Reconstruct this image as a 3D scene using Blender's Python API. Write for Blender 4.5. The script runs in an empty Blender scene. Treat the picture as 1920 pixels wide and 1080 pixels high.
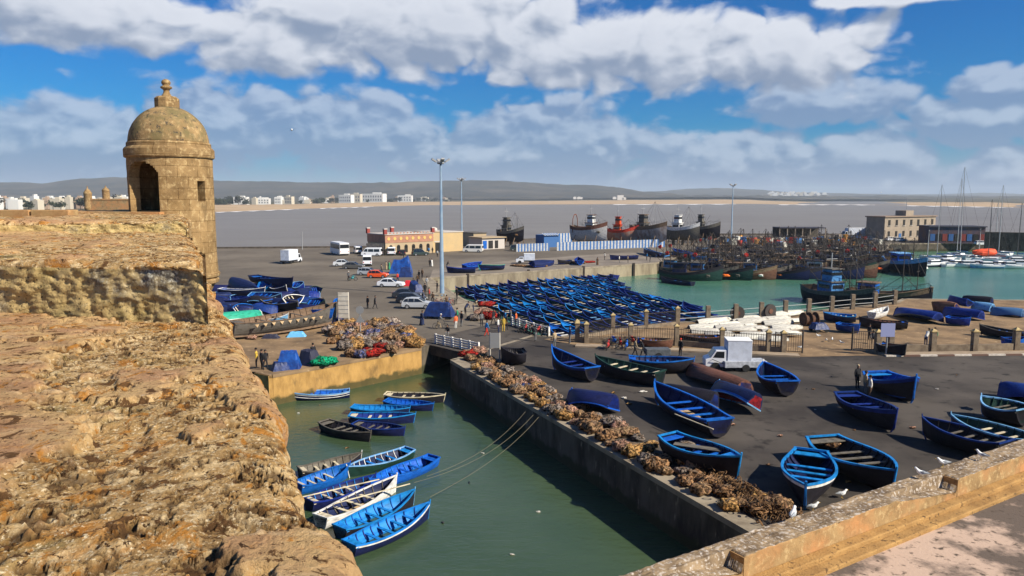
import bpy, bmesh, math, random
import numpy as np
from mathutils import Vector, Matrix, Euler
R = math.radians
rnd = random.Random(7)
# ------------------------------------------------------------------ camera, sky, sun, exposure
scene = bpy.context.scene
COL = scene.collection
HC = 14.5; FP = 1400.0; PITCH = math.atan((540 - 371) / FP)
cam_d = bpy.data.cameras.new('camera'); cam_d.sensor_width = 36; cam_d.lens = 36 * FP / 1920
cam_d.clip_start = 0.1; cam_d.clip_end = 40000
cam = bpy.data.objects.new('camera', cam_d); COL.objects.link(cam)
cam.location = (0, 0, HC); cam.rotation_euler = (R(90) - PITCH, 0, 0)
scene.camera = cam
scene.view_settings.view_transform = 'Standard'; scene.view_settings.look = 'None'
scene.view_settings.exposure = 0.66; scene.view_settings.gamma = 1
scene.view_settings.use_curve_mapping = False
scene.cycles.max_bounces = 6; scene.cycles.volume_bounces = 0
scene.cycles.use_denoising = True
SUN_EL, SUN_ROT = R(36.5), R(117)      # rotation clockwise from +Y seen from above
_f = (0, math.cos(PITCH), -math.sin(PITCH)); _u = (0, math.sin(PITCH), math.cos(PITCH))
def ray(x, y):
    a = (x - 960) / FP; b = (540 - y) / FP
    return Vector((a, _f[1] + b * _u[1], _f[2] + b * _u[2]))
def P(x, y, z=0.0):
    """the point of height z that lies under a pixel of the photograph"""
    d = ray(x, y); t = (z - HC) / d.z
    return Vector((d.x * t, d.y * t, z))
def PY(x, y, Y):
    d = ray(x, y); t = Y / d.y
    return Vector((d.x * t, Y, HC + d.z * t))

def make_world():
    w = bpy.data.worlds.new('World'); scene.world = w; w.use_nodes = True
    nt = w.node_tree; N = nt.nodes; L = nt.links; N.clear()
    out = N.new('ShaderNodeOutputWorld'); bg = N.new('ShaderNodeBackground'); bg.inputs[1].default_value = 0.05
    L.new(bg.outputs[0], out.inputs[0])
    sky = N.new('ShaderNodeTexSky'); sky.sky_type = 'NISHITA'; sky.sun_disc = False
    sky.sun_elevation = SUN_EL; sky.sun_rotation = SUN_ROT; sky.air_density = 1.0; sky.dust_density = 0.6; sky.ozone_density = 2.5
    tc = N.new('ShaderNodeTexCoord'); sep = N.new('ShaderNodeSeparateXYZ'); L.new(tc.outputs['Generated'], sep.inputs[0])
    def M(op, a, b=None, c=None, clamp=False):
        n = N.new('ShaderNodeMath'); n.operation = op; n.use_clamp = clamp
        for i, v in enumerate((a, b, c)):
            if v is None: continue
            if isinstance(v, (int, float)): n.inputs[i].default_value = v
            else: L.new(v, n.inputs[i])
        return n.outputs[0]
    az = M('ARCTAN2', sep.outputs[0], sep.outputs[1]); el = M('ARCSINE', sep.outputs[2])
    def pe(x, y):
        d = ray(x, y).normalized(); return math.atan2(d.x, d.y), math.asin(d.z)
    def noise(a, e, sa, se, scale, detail, rough, off):
        cb = N.new('ShaderNodeCombineXYZ'); L.new(M('MULTIPLY', a, sa), cb.inputs[0]); L.new(M('MULTIPLY', e, se), cb.inputs[1]); cb.inputs[2].default_value = off
        n = N.new('ShaderNodeTexNoise'); n.inputs['Scale'].default_value = scale; n.inputs['Detail'].default_value = detail; n.inputs['Roughness'].default_value = rough
        n.inputs['Distortion'].default_value = 0.25
        L.new(cb.outputs[0], n.inputs['Vector']); return n.outputs[0]
    def smin(v, lo, hi):
        n = N.new('ShaderNodeMapRange'); n.interpolation_type = 'SMOOTHSTEP'
        L.new(v, n.inputs[0]); n.inputs[1].default_value = lo; n.inputs[2].default_value = hi; return n.outputs[0]
    def field(a, e, blobs, k, amp, off, band=None, scale=9.0):
        F = None
        for (x, y, rx, ry) in blobs:
            ca, ce = pe(x, y)
            da = M('MULTIPLY', M('SUBTRACT', a, ca), FP / rx); de = M('MULTIPLY', M('SUBTRACT', e, ce), FP / ry)
            d = M('SUBTRACT', 1.0, M('SQRT', M('ADD', M('MULTIPLY', da, da), M('MULTIPLY', de, de))))
            if F is None: F = d
            else:
                n = N.new('ShaderNodeMath'); n.operation = 'SMOOTH_MAX'; L.new(F, n.inputs[0]); L.new(d, n.inputs[1]); n.inputs[2].default_value = k; F = n.outputs[0]
        if band:
            _, eb = pe(960, band[0])
            d = M('MULTIPLY', M('SUBTRACT', eb, e), FP / band[1])
            F = M('MAXIMUM', F, d)
        n1 = noise(a, e, 1, 1.7, scale, 9, 0.56, off)
        n2 = noise(a, e, 1, 1.4, scale * 1.25, 2, 0.45, off + 4)
        puff = M('MULTIPLY', M('SUBTRACT', M('ABSOLUTE', M('SUBTRACT', n2, 0.5)), 0.07), amp * 1.15)
        return M('ADD', M('ADD', F, puff), M('MULTIPLY', M('SUBTRACT', n1, 0.5), amp * 0.80))
    A = [(170, 30, 280, 58), (520, 85, 170, 62), (820, 50, 400, 95), (1160, 90, 350, 78), (1470, 105, 210, 72), (620, 25, 170, 50), (1780, -16, 220, 16)]
    B = [(120, 270, 260, 90), (420, 235, 150, 95), (650, 250, 220, 85), (1050, 270, 210, 95), (1350, 310, 220, 75), (1640, 305, 130, 65), (1890, 325, 110, 55), (900, 300, 260, 60), (1560, 190, 190, 48), (1880, 160, 110, 36), (1850, 225, 150, 50)]
    FA = field(az, el, A, 0.22, 1.5, 3.1, scale=13.0); 
    az2 = M('ADD', az, 0.012); el2 = M('ADD', el, 0.018)
    FA2 = field(az2, el2, A, 0.22, 1.5, 3.1, scale=13.0)
    FB = field(az, el, B, 0.2, 1.25, 8.7, (350, 70), 15.0); FB2 = field(M('ADD', az, 0.008), M('ADD', el, 0.013), B, 0.2, 1.25, 8.7, (350, 70), 15.0)
    front = smin(sep.outputs[1], 0.0, 0.25)
    allc = smin(noise(az, el, 1, 2, 3.0, 9, 0.6, 20.0), 0.5, 0.62)   # clouds over the rest of the sky
    ma = M('MULTIPLY', smin(FA, -0.05, 0.34), front); mb = M('MULTIPLY', M('MULTIPLY', smin(FB, 0.0, 0.30), 0.80), front)
    up = M('MULTIPLY', smin(el, 0.42, 0.55), 0.35)
    ma = M('MAXIMUM', ma, M('MULTIPLY', up, allc))
    la = smin(M('SUBTRACT', FA, FA2), -0.52, 0.42); lb = smin(M('SUBTRACT', FB, FB2), -0.1, 0.42)
    thick = smin(FA, 0.2, 1.3)
    la = M('MULTIPLY', la, M('SUBTRACT', 1.0, M('MULTIPLY', thick, 0.22)))
    def mix(f, a, b):
        n = N.new('ShaderNodeMix'); n.data_type = 'RGBA'; L.new(f, n.inputs[0])
        for i, v in ((6, a), (7, b)):
            if isinstance(v, tuple): n.inputs[i].default_value = (*v, 1)
            else: L.new(v, n.inputs[i])
        return n.outputs[2]
    # the clear sky: deeper and bluer overhead, paler toward the horizon
    hsv = N.new('ShaderNodeHueSaturation'); hsv.inputs['Saturation'].default_value = 1.25; hsv.inputs['Value'].default_value = 1.0; L.new(sky.outputs[0], hsv.inputs['Color'])
    tint = N.new('ShaderNodeMix'); tint.data_type = 'RGBA'; tint.blend_type = 'MULTIPLY'; tint.inputs[0].default_value = 1
    L.new(hsv.outputs[0], tint.inputs[6]); tint.inputs[7].default_value = (SKYT[0], SKYT[1], SKYT[2], 1)
    S = 1 / 0.085
    def c(r, g, b): return (r * S, g * S, b * S)
    colB = mix(lb, c(0.24, 0.34, 0.53), c(0.54, 0.63, 0.78)); colA = mix(la, c(0.28, 0.36, 0.51), c(0.80, 0.84, 0.93))
    hz = smin(el, 0.10, -0.01)
    base = mix(M('MULTIPLY', hz, 0.8), tint.outputs[2], c(0.35, 0.44, 0.62))
    r1 = mix(mb, base, colB); r2 = mix(ma, r1, colA)
    L.new(r2, bg.inputs[0])
SKYT = (0.07, 0.72, 1.28)
make_world()
sd = bpy.data.lights.new('sun', 'SUN'); sd.energy = 5.0; sd.angle = R(0.53); sd.color = (1.0, 0.915, 0.77)
sun = bpy.data.objects.new('sun', sd); COL.objects.link(sun)
_sv = Vector((math.sin(SUN_ROT) * math.cos(SUN_EL), math.cos(SUN_ROT) * math.cos(SUN_EL), math.sin(SUN_EL)))
sun.rotation_euler = _sv.to_track_quat('Z', 'Y').to_euler(); sun.location = (60, 0, 80)
# ------------------------------------------------------------------ helpers
def tag(o, label=None, cat=None, group=None, kind=None):
    if label: o['label'] = label
    if cat: o['category'] = cat
    if group: o['group'] = group
    if kind: o['kind'] = kind
    return o
def empty(name, loc=(0, 0, 0), rz=0.0):
    o = bpy.data.objects.new(name, None); o.empty_display_size = 0.3; COL.objects.link(o); o.location = loc; o.rotation_euler = (0, 0, rz); return o
def copy_tree(o, parent=None):
    c = o.copy(); COL.objects.link(c)
    if parent is not None: c.parent = parent
    for ch in list(o.children): copy_tree(ch, c)
    return c
_mats = {}
def mat(name, col, rough=0.7, col2=None, scale=3.0, mixw=(0.4, 0.65), bump=0.0, bscale=None, metal=0.0, spec=0.3, stretch=(1, 1, 1), detail=6, rand=0.0, col3=None, scale3=20, w3=(0.6, 0.72), bdist=0.02, coord='Object'):
    if name in _mats: return _mats[name]
    m = bpy.data.materials.new(name); m.use_nodes = True; _mats[name] = m
    nt = m.node_tree; N = nt.nodes; L = nt.links; b = N['Principled BSDF']
    b.inputs['Roughness'].default_value = rough; b.inputs['Metallic'].default_value = metal; b.inputs['Specular IOR Level'].default_value = spec
    m.diffuse_color = (*col, 1)
    tc = N.new('ShaderNodeTexCoord'); mp = N.new('ShaderNodeMapping'); mp.inputs['Scale'].default_value = stretch
    L.new(tc.outputs[coord], mp.inputs[0])
    cur = None
    def nz(sc, dt=detail, ro=0.6):
        n = N.new('ShaderNodeTexNoise'); n.inputs['Scale'].default_value = sc; n.inputs['Detail'].default_value = dt; n.inputs['Roughness'].default_value = ro
        L.new(mp.outputs[0], n.inputs['Vector']); return n.outputs[0]
    def mix(f, a, bb):
        n = N.new('ShaderNodeMix'); n.data_type = 'RGBA'; L.new(f, n.inputs[0])
        for i, v in ((6, a), (7, bb)):
            if isinstance(v, tuple): n.inputs[i].default_value = (*v[:3], 1)
            else: L.new(v, n.inputs[i])
        return n.outputs[2]
    def mr(f, lo, hi):
        n = N.new('ShaderNodeMapRange'); L.new(f, n.inputs[0]); n.inputs[1].default_value = lo; n.inputs[2].default_value = hi; return n.outputs[0]
    cur = tuple(col)
    if col2: cur = mix(mr(nz(scale), *mixw), cur, tuple(col2))
    if col3: cur = mix(mr(nz(scale3), *w3), cur, tuple(col3))
    if rand > 0:
        oi = N.new('ShaderNodeObjectInfo'); h = N.new('ShaderNodeHueSaturation')
        m1 = N.new('ShaderNodeMapRange'); L.new(oi.outputs['Random'], m1.inputs[0]); m1.inputs[3].default_value = 1 - rand; m1.inputs[4].default_value = 1 + rand
        L.new(m1.outputs[0], h.inputs['Value'])
        m2 = N.new('ShaderNodeMapRange'); L.new(oi.outputs['Random'], m2.inputs[0]); m2.inputs[3].default_value = 0.5 - rand * 0.06; m2.inputs[4].default_value = 0.5 + rand * 0.06
        L.new(m2.outputs[0], h.inputs['Hue'])
        if isinstance(cur, tuple): h.inputs['Color'].default_value = (*cur, 1)
        else: L.new(cur, h.inputs['Color'])
        cur = h.outputs[0]
    if isinstance(cur, tuple): b.inputs['Base Color'].default_value = (*cur, 1)
    else: L.new(cur, b.inputs['Base Color'])
    if bump > 0:
        bn = N.new('ShaderNodeBump'); bn.inputs['Strength'].default_value = bump; bn.inputs['Distance'].default_value = bdist
        L.new(nz(bscale or scale * 3, 8, 0.65), bn.inputs['Height']); L.new(bn.outputs[0], b.inputs['Normal'])
    return m
class MB:
    """collects shapes; build() links them as ONE mesh object"""
    def __init__(s): s.v = []; s.f = []; s.mi = []; s.cur = 0
    def add(s, vs, fs, M=None):
        n = len(s.v)
        if M is not None: vs = [M @ Vector(v) for v in vs]
        s.v += [tuple(v) for v in vs]; s.f += [tuple(i + n for i in f) for f in fs]; s.mi += [s.cur] * len(fs); return s
    def box(s, c, d, rz=0.0, M=None, taper=1.0, rx=0.0, ry=0.0):
        a, b, e = d[0] / 2, d[1] / 2, d[2] / 2; t = taper
        vs = [(-a, -b, -e), (a, -b, -e), (a, b, -e), (-a, b, -e), (-a * t, -b * t, e), (a * t, -b * t, e), (a * t, b * t, e), (-a * t, b * t, e)]
        T = Matrix.Translation(c) @ Euler((rx, ry, rz)).to_matrix().to_4x4()
        if M is not None: T = M @ T
        return s.add(vs, [(0, 3, 2, 1), (4, 5, 6, 7), (0, 1, 5, 4), (1, 2, 6, 5), (2, 3, 7, 6), (3, 0, 4, 7)], T)
    def tube(s, pts, r, n=6, closed_ends=True, M=None):
        pts = [Vector(p) for p in pts]; rs = r if isinstance(r, (list, tuple)) else [r] * len(pts); vs = []; fs = []
        for i, p in enumerate(pts):
            t = (pts[min(i + 1, len(pts) - 1)] - pts[max(i - 1, 0)])
            if t.length < 1e-9: t = Vector((0, 0, 1))
            t.normalize(); a = t.cross(Vector((0, 0, 1)))
            if a.length < 1e-3: a = t.cross(Vector((1, 0, 0)))
            a.normalize(); b = t.cross(a)
            for k in range(n):
                q = 2 * math.pi * k / n; vs.append(p + (a * math.cos(q) + b * math.sin(q)) * rs[i])
        for i in range(len(pts) - 1):
            for k in range(n):
                k2 = (k + 1) % n; fs.append((i * n + k, i * n + k2, (i + 1) * n + k2, (i + 1) * n + k))
        if closed_ends: fs.append(tuple(range(n))[::-1]); fs.append(tuple((len(pts) - 1) * n + k for k in range(n)))
        return s.add(vs, fs, M)
    def lathe(s, prof, n=32, c=(0, 0, 0), M=None):
        vs = []; fs = []
        for (r, z) in prof:
            for k in range(n):
                q = 2 * math.pi * k / n; vs.append((c[0] + r * math.cos(q), c[1] + r * math.sin(q), c[2] + z))
        for i in range(len(prof) - 1):
            for k in range(n):
                k2 = (k + 1) % n; fs.append((i * n + k, i * n + k2, (i + 1) * n + k2, (i + 1) * n + k))
        fs.append(tuple(range(n))[::-1]); fs.append(tuple((len(prof) - 1) * n + k for k in range(n)))
        return s.add(vs, fs, M)
    def wheel(s, c, r, w, axis='y', n=14):
        vs = []
        for sgn in (-1, 1):
            for k in range(n):
                q = 2 * math.pi * k / n
                if axis == 'y': vs.append((c[0] + r * math.cos(q), c[1] + sgn * w / 2, c[2] + r * math.sin(q)))
                else: vs.append((c[0] + sgn * w / 2, c[1] + r * math.cos(q), c[2] + r * math.sin(q)))
        fs = [(k, (k + 1) % n, n + (k + 1) % n, n + k) for k in range(n)] + [tuple(range(n))[::-1], tuple(range(n, 2 * n))]
        return s.add(vs, fs)
    def blob(s, c, d, seed=0, rough=0.18, nu=14, nv=9, M=None, freq=1.7):
        vs = []; fs = []; r_ = random.Random(seed); ph = [r_.uniform(0, 9) for _ in range(8)]
        for i in range(nv + 1):
            th = math.pi * i / nv
            for k in range(nu):
                q = 2 * math.pi * k / nu; x, y, z = math.sin(th) * math.cos(q), math.sin(th) * math.sin(q), math.cos(th)
                w = 1 + rough * (math.sin(freq * 2.3 * x + ph[0]) * math.sin(freq * 2.1 * y + ph[1]) + 0.6 * math.sin(freq * 5 * y + ph[2] + z * 3) * math.sin(freq * 4.3 * x + ph[3]) + 0.4 * math.sin(freq * 9 * z + ph[4] + 5 * x) * math.sin(freq * 8 * y + ph[5])) + r_.uniform(-1, 1) * rough * 0.35 * math.sin(th)
                vs.append((c[0] + x * w * d[0] / 2, c[1] + y * w * d[1] / 2, c[2] + z * w * d[2] / 2))
        for i in range(nv):
            for k in range(nu):
                k2 = (k + 1) % nu; fs.append((i * nu + k, (i + 1) * nu + k, (i + 1) * nu + k2, i * nu + k2))
        return s.add(vs, fs, M)
    def build(s, name, mats, parent=None, smooth=False, bevel=0.0, loc=None, sub=0):
        me = bpy.data.meshes.new(name); me.from_pydata(s.v, [], s.f)
        ml = mats if isinstance(mats, (list, tuple)) else [mats]
        for m in ml: me.materials.append(m)
        me.polygons.foreach_set('material_index', [min(i, len(ml) - 1) for i in s.mi])
        if smooth: me.polygons.foreach_set('use_smooth', [True] * len(me.polygons))
        me.update()
        o = bpy.data.objects.new(name, me); COL.objects.link(o)
        if parent is not None: o.parent = parent
        if loc is not None: o.location = loc
        if bevel:
            b = o.modifiers.new('bevel', 'BEVEL'); b.width = bevel; b.segments = 2; b.limit_method = 'ANGLE'
        return o
def poly_sheet(name, pts, z, m, kind='structure'):
    from mathutils.geometry import tessellate_polygon
    vs = [Vector((p[0], p[1], z)) for p in pts]; tr = tessellate_polygon([vs]); fs = []
    for t in tr:
        a, b, c = (vs[i] for i in t); fs.append(tuple(t) if (b - a).cross(c - a).z > 0 else (t[0], t[2], t[1]))
    me = bpy.data.meshes.new(name); me.from_pydata(vs, [], fs); me.update(); me.materials.append(m)
    o = bpy.data.objects.new(name, me); COL.objects.link(o)
    if kind: o['kind'] = kind
    return o
_rs = np.random.RandomState(5)
_perm = _rs.rand(256, 256).astype(np.float64)
def vn(x, y):
    xi = np.floor(x).astype(int); yi = np.floor(y).astype(int); fx = x - xi; fy = y - yi
    fx = fx * fx * (3 - 2 * fx); fy = fy * fy * (3 - 2 * fy)
    g = lambda a, b: _perm[a & 255, b & 255]
    return (g(xi, yi) * (1 - fx) * (1 - fy) + g(xi + 1, yi) * fx * (1 - fy) + g(xi, yi + 1) * (1 - fx) * fy + g(xi + 1, yi + 1) * fx * fy)
def fbm(x, y, o=5, g=0.5, l=2.03):
    a = 1; t = 0; n = 0
    for i in range(o):
        t = t + a * vn(x + 17.3 * i, y + 9.1 * i); n += a; a *= g; x = x * l; y = y * l
    return t / n
def grid_mesh(name, V, m, parent=None, smooth=True, attr=None):
    """V: array rows x cols x 3"""
    r, c, _ = V.shape; me = bpy.data.meshes.new(name)
    i = np.arange(r * c).reshape(r, c); F = np.stack([i[:-1, :-1], i[:-1, 1:], i[1:, 1:], i[1:, :-1]], -1).reshape(-1, 4)
    me.vertices.add(r * c); me.vertices.foreach_set('co', V.reshape(-1)); me.loops.add(F.size); me.loops.foreach_set('vertex_index', F.reshape(-1).astype(np.int32))
    me.polygons.add(len(F)); me.polygons.foreach_set('loop_start', np.arange(len(F), dtype=np.int32) * 4); me.polygons.foreach_set('loop_total', np.full(len(F), 4, dtype=np.int32))
    me.update(calc_edges=True); me.validate()
    if smooth: me.polygons.foreach_set('use_smooth', [True] * len(me.polygons))
    if attr:
        for k, a in attr.items():
            at = me.attributes.new(k, 'FLOAT', 'POINT'); at.data.foreach_set('value', a.reshape(-1).astype(np.float32))
    me.materials.append(m); o = bpy.data.objects.new(name, me); COL.objects.link(o)
    if parent is not None: o.parent = parent
    return o
_ones = 'first second third fourth fifth sixth seventh eighth ninth tenth eleventh twelfth thirteenth fourteenth fifteenth sixteenth seventeenth eighteenth nineteenth'.split()
_tens = {2: ('twentieth', 'twenty'), 3: ('thirtieth', 'thirty'), 4: ('fortieth', 'forty'), 5: ('fiftieth', 'fifty'), 6: ('sixtieth', 'sixty'), 7: ('seventieth', 'seventy'), 8: ('eightieth', 'eighty')}
def nth(n):
    if n < 20: return _ones[n - 1]
    t, u = divmod(n, 10); return _tens[t][0] if u == 0 else _tens[t][1] + '-' + _ones[u - 1]
ZW = -2.6
# ------------------------------------------------------------------ materials of the setting
ASPH = mat('asphalt', (0.088, 0.075, 0.063), 0.9, (0.042, 0.036, 0.032), 0.11, (0.40, 0.60), 0.6, 9.0, col3=(0.024, 0.021, 0.019), scale3=0.7, w3=(0.56, 0.68), spec=0.15, bdist=0.02)
SAND = mat('packed_sand', (0.27, 0.18, 0.10), 0.95, (0.14, 0.095, 0.058), 0.35, (0.4, 0.65), 0.6, 6.0, col3=(0.5, 0.36, 0.2), scale3=1.6, w3=(0.6, 0.75), spec=0.1)
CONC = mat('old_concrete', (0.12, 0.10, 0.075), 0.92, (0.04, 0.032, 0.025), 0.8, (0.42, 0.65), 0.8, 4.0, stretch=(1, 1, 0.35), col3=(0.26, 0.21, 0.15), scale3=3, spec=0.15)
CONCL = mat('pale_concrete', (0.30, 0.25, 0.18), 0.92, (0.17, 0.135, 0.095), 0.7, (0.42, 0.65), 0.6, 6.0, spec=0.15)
YELW = mat('ochre_quay_face', (0.44, 0.26, 0.085), 0.92, (0.27, 0.155, 0.05), 1.6, (0.36, 0.66), 0.8, 4.0, stretch=(1, 1, 0.45), col3=(0.12, 0.075, 0.035), scale3=0.7, w3=(0.6, 0.75), spec=0.15)
def water_mat(name, col, col2, rough, scale, bump, st=(1, 1, 1), spec=0.5, dist=0.1):
    m = mat(name, col, rough, col2, scale * 0.06, (0.35, 0.7), bump, scale, spec=spec, stretch=st, bdist=dist); return m
def tide(m):
    nt = m.node_tree; N = nt.nodes; L = nt.links; b = N['Principled BSDF']; src = b.inputs['Base Color'].links[0].from_socket
    tc = N.new('ShaderNodeTexCoord'); sx = N.new('ShaderNodeSeparateXYZ'); L.new(tc.outputs['Object'], sx.inputs[0]); nz = N.new('ShaderNodeTexNoise'); nz.inputs['Scale'].default_value = 1.2; nz.inputs['Detail'].default_value = 6; L.new(tc.outputs['Object'], nz.inputs['Vector'])
    ad = N.new('ShaderNodeMath'); ad.operation = 'MULTIPLY_ADD'; L.new(nz.outputs[0], ad.inputs[0]); ad.inputs[1].default_value = 1.1; L.new(sx.outputs[2], ad.inputs[2])
    mr = N.new('ShaderNodeMapRange'); L.new(ad.outputs[0], mr.inputs[0]); mr.inputs[1].default_value = -1.55; mr.inputs[2].default_value = -1.25; mr.inputs[3].default_value = 0.85; mr.inputs[4].default_value = 0.0
    mx = N.new('ShaderNodeMix'); mx.data_type = 'RGBA'; L.new(mr.outputs[0], mx.inputs[0]); L.new(src, mx.inputs[6]); mx.inputs[7].default_value = (0.035, 0.04, 0.018, 1); L.new(mx.outputs[2], b.inputs['Base Color'])
tide(CONC); tide(YELW)
WHARB = water_mat('harbour_water', (0.05, 0.155, 0.095), (0.09, 0.21, 0.14), 0.16, 1.5, 0.9, (0.55, 1.1, 1), 0.5, 0.15)
WINL = water_mat('inlet_water', (0.038, 0.066, 0.030), (0.058, 0.090, 0.046), 0.09, 1.3, 0.5, (0.7, 1.1, 1), 0.45, 0.12)
WSEA = water_mat('bay_water', (0.175, 0.155, 0.130), (0.215, 0.195, 0.168), 0.45, 0.35, 0.8, (0.4, 1.1, 1), 0.16, 0.3)
# ------------------------------------------------------------------ ground, water
dA, dB = P(845, 675), P(1410, 1000)
dd = (dB - dA).normalized(); dock_near = dA + dd * ((dB - dA).length + 12)
chR = P(1000, 628)
yard_edge = [P(1050, 631), P(1149, 619), P(1270, 604), P(1379, 596), P(1515, 583.5), P(1677, 567), P(1692, 560), P(1960, 563)]
near_out = [dock_near, dA, chR] + yard_edge + [Vector((130, 110, 0)), Vector((150, 15, 0)), Vector((30, 15, 0))]
poly_sheet('quay_ground', near_out, 0.0, ASPH)
yq, yq0 = P(790, 652), P(511, 703); yc = P(484, 697)
basin_w = [P(940, 601), P(925, 582), P(870, 561), P(806, 521)]
basin_far = [P(806, 521), P(1232, 492.5)]
back_edge = [P(1292, 476), P(1625, 468), P(1664, 473), P(1668, 457), P(2250, 452)]
far_edge = [P(2250, 443), P(1700, 440.5), P(1350, 440), P(1040, 447), P(900, 455), P(690, 464), P(415, 466), P(300, 466)]
far_out = [yc, yq0, yq] + basin_w + basin_far[1:] + back_edge + far_edge + [Vector((-150, 200, 0)), Vector((-120, 60, 0)), Vector((-45, 60, 0))]
poly_sheet('far_quay_ground', far_out, 0.0, mat('worn_road', (0.170, 0.143, 0.110), 0.9, (0.108, 0.090, 0.071), 0.05, (0.38, 0.62), 0.4, 9.0, col3=(0.09, 0.078, 0.065), scale3=0.35, w3=(0.58, 0.74), spec=0.12))
def inset_sheet(name, px, z, m): return poly_sheet(name, [P(*p) for p in px], z, m)
# ochre packed earth of the small quay and of the boat yard
poly_sheet('small_quay_sand', [yc, yq0 + Vector((0.05, 0.2, 0)), yq, P(806, 641), P(770, 626), P(700, 606), P(640, 600), P(560, 607), P(400, 640), Vector((-45, 62, 0))], 0.004, SAND)
poly_sheet('boat_yard_sand', [P(1020, 636), P(1050, 632), P(1149, 620), P(1270, 605), P(1379, 597), P(1515, 584.5), P(1677, 568), P(1692, 561), P(1960, 564), Vector((130, 105, 0)), P(2300, 668), P(1960, 664), P(1660, 666), P(1500, 669), P(1290, 656), P(1075, 646)], 0.004, SAND)
poly_sheet('pale_quay_paving', [P(870, 563), P(925, 583), P(938, 602), P(905, 604), P(860, 585), P(815, 560), P(790, 520), P(806, 522)], 0.004, CONCL)
poly_sheet('far_quay_paving', [P(806, 520.5), P(1230, 492), P(1290, 475.5), P(1340, 470), P(1150, 475), P(960, 488), P(812, 505)], 0.004, mat('far_paving', (0.24, 0.20, 0.155), 0.9, (0.17, 0.14, 0.11), 0.15, (0.4, 0.6), 0.3, 4))
def strip_wall(name, pts, m, top=0.0, bottom=-4.5, cop=0.5, copm=None, label=None, inward=1, cat='wall', over=0.06):
    root = MB(); L = len(pts)
    for i in range(L - 1):
        a, b = Vector(pts[i]), Vector(pts[i + 1]); d = (b - a).normalized(); n = Vector((-d.y, d.x, 0)) * inward
        for (q0, q1) in ((a, b),):
            vs = [(*(q0 - n * 0.02).xy, bottom), (*(q1 - n * 0.02).xy, bottom), (*(q1 - n * 0.02).xy, top - 0.02), (*(q0 - n * 0.02).xy, top - 0.02), (*(q0 + n * 0.4).xy, bottom), (*(q1 + n * 0.4).xy, bottom), (*(q1 + n * 0.4).xy, top - 0.02), (*(q0 + n * 0.4).xy, top - 0.02)]
            root.add(vs, [(0, 1, 2, 3), (5, 4, 7, 6), (3, 2, 6, 7), (1, 5, 6, 2), (4, 0, 3, 7)])
    o = root.build(name, m); tag(o, label, cat)
    if cop:
        c = MB()
        for i in range(L - 1):
            a, b = Vector(pts[i]), Vector(pts[i + 1]); d = (b - a).normalized(); n = Vector((-d.y, d.x, 0)) * inward
            vs = [(*(a - n * over).xy, top - 0.25), (*(b - n * over).xy, top - 0.25), (*(b + n * cop).xy, top - 0.25), (*(a + n * cop).xy, top - 0.25), (*(a - n * over).xy, top + 0.03), (*(b - n * over).xy, top + 0.03), (*(b + n * cop).xy, top + 0.03), (*(a + n * cop).xy, top + 0.03)]
            c.add(vs, [(0, 3, 2, 1), (4, 5, 6, 7), (0, 1, 5, 4), (1, 2, 6, 5), (2, 3, 7, 6), (3, 0, 4, 7)])
        c.build('coping', copm or CONCL, o)
    return o
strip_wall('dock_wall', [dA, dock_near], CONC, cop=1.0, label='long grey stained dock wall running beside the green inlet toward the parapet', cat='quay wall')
strip_wall('quay_wall', [yc, yq0], YELW, inward=-1, cop=0.35, copm=SAND, label='short shaded end wall of the ochre quay beside the rampart', cat='quay wall')
strip_wall('quay_wall', [yq0, yq], YELW, inward=1, cop=0.35, copm=SAND, label='sunlit ochre quay wall at the far end of the green inlet', cat='quay wall')
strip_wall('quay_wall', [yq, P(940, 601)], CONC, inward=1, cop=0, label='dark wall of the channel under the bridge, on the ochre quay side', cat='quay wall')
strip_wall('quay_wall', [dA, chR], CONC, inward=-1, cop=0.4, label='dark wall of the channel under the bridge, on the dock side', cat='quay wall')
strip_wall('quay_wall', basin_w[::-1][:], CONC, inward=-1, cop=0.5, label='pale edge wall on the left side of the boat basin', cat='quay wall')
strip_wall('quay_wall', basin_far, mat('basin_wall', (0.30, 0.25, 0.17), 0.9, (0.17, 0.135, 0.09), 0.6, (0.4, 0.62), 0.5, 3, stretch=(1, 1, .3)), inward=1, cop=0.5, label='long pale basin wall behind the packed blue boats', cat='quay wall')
strip_wall('quay_wall', [P(1232, 492.5)] + back_edge, CONC, inward=1, cop=0.5, label='harbour wall behind the moored fishing fleet and the yachts', cat='quay wall')
strip_wall('quay_wall', [chR] + yard_edge, CONC, inward=-1, cop=0.6, label='low edge wall of the boat yard along the basin', cat='quay wall')
strip_wall('breakwater_edge', far_edge[::-1], mat('dark_rock', (0.10, 0.08, 0.065), 0.9, (0.05, 0.04, 0.03), 1, bump=0.8), top=0.5, inward=-1, cop=0, label='low dark sea wall along the far edge of the quay', cat='sea wall')
# dark rubbing posts of the basin wall
for i, (x, y) in enumerate([(877, 516), (991, 508), (1094, 501.5), (1188, 495.5)]):
    p = P(x, y); b = MB().box((0, 0, -1.6), (0.55, 0.35, 3.6)); b.box((0, -0.2, -1.6), (0.3, 0.12, 3.4))
    o = b.build('fender_post', mat('dark_timber', (0.045, 0.035, 0.028), 0.85, (0.08, 0.06, 0.045), 3), loc=p + Vector((0, -0.15, 0.1)))
    tag(o, 'dark upright fender timber on the basin wall, %s from the lamp mast' % nth(i + 1), 'fender post', 'fender timbers on the basin wall')
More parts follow.
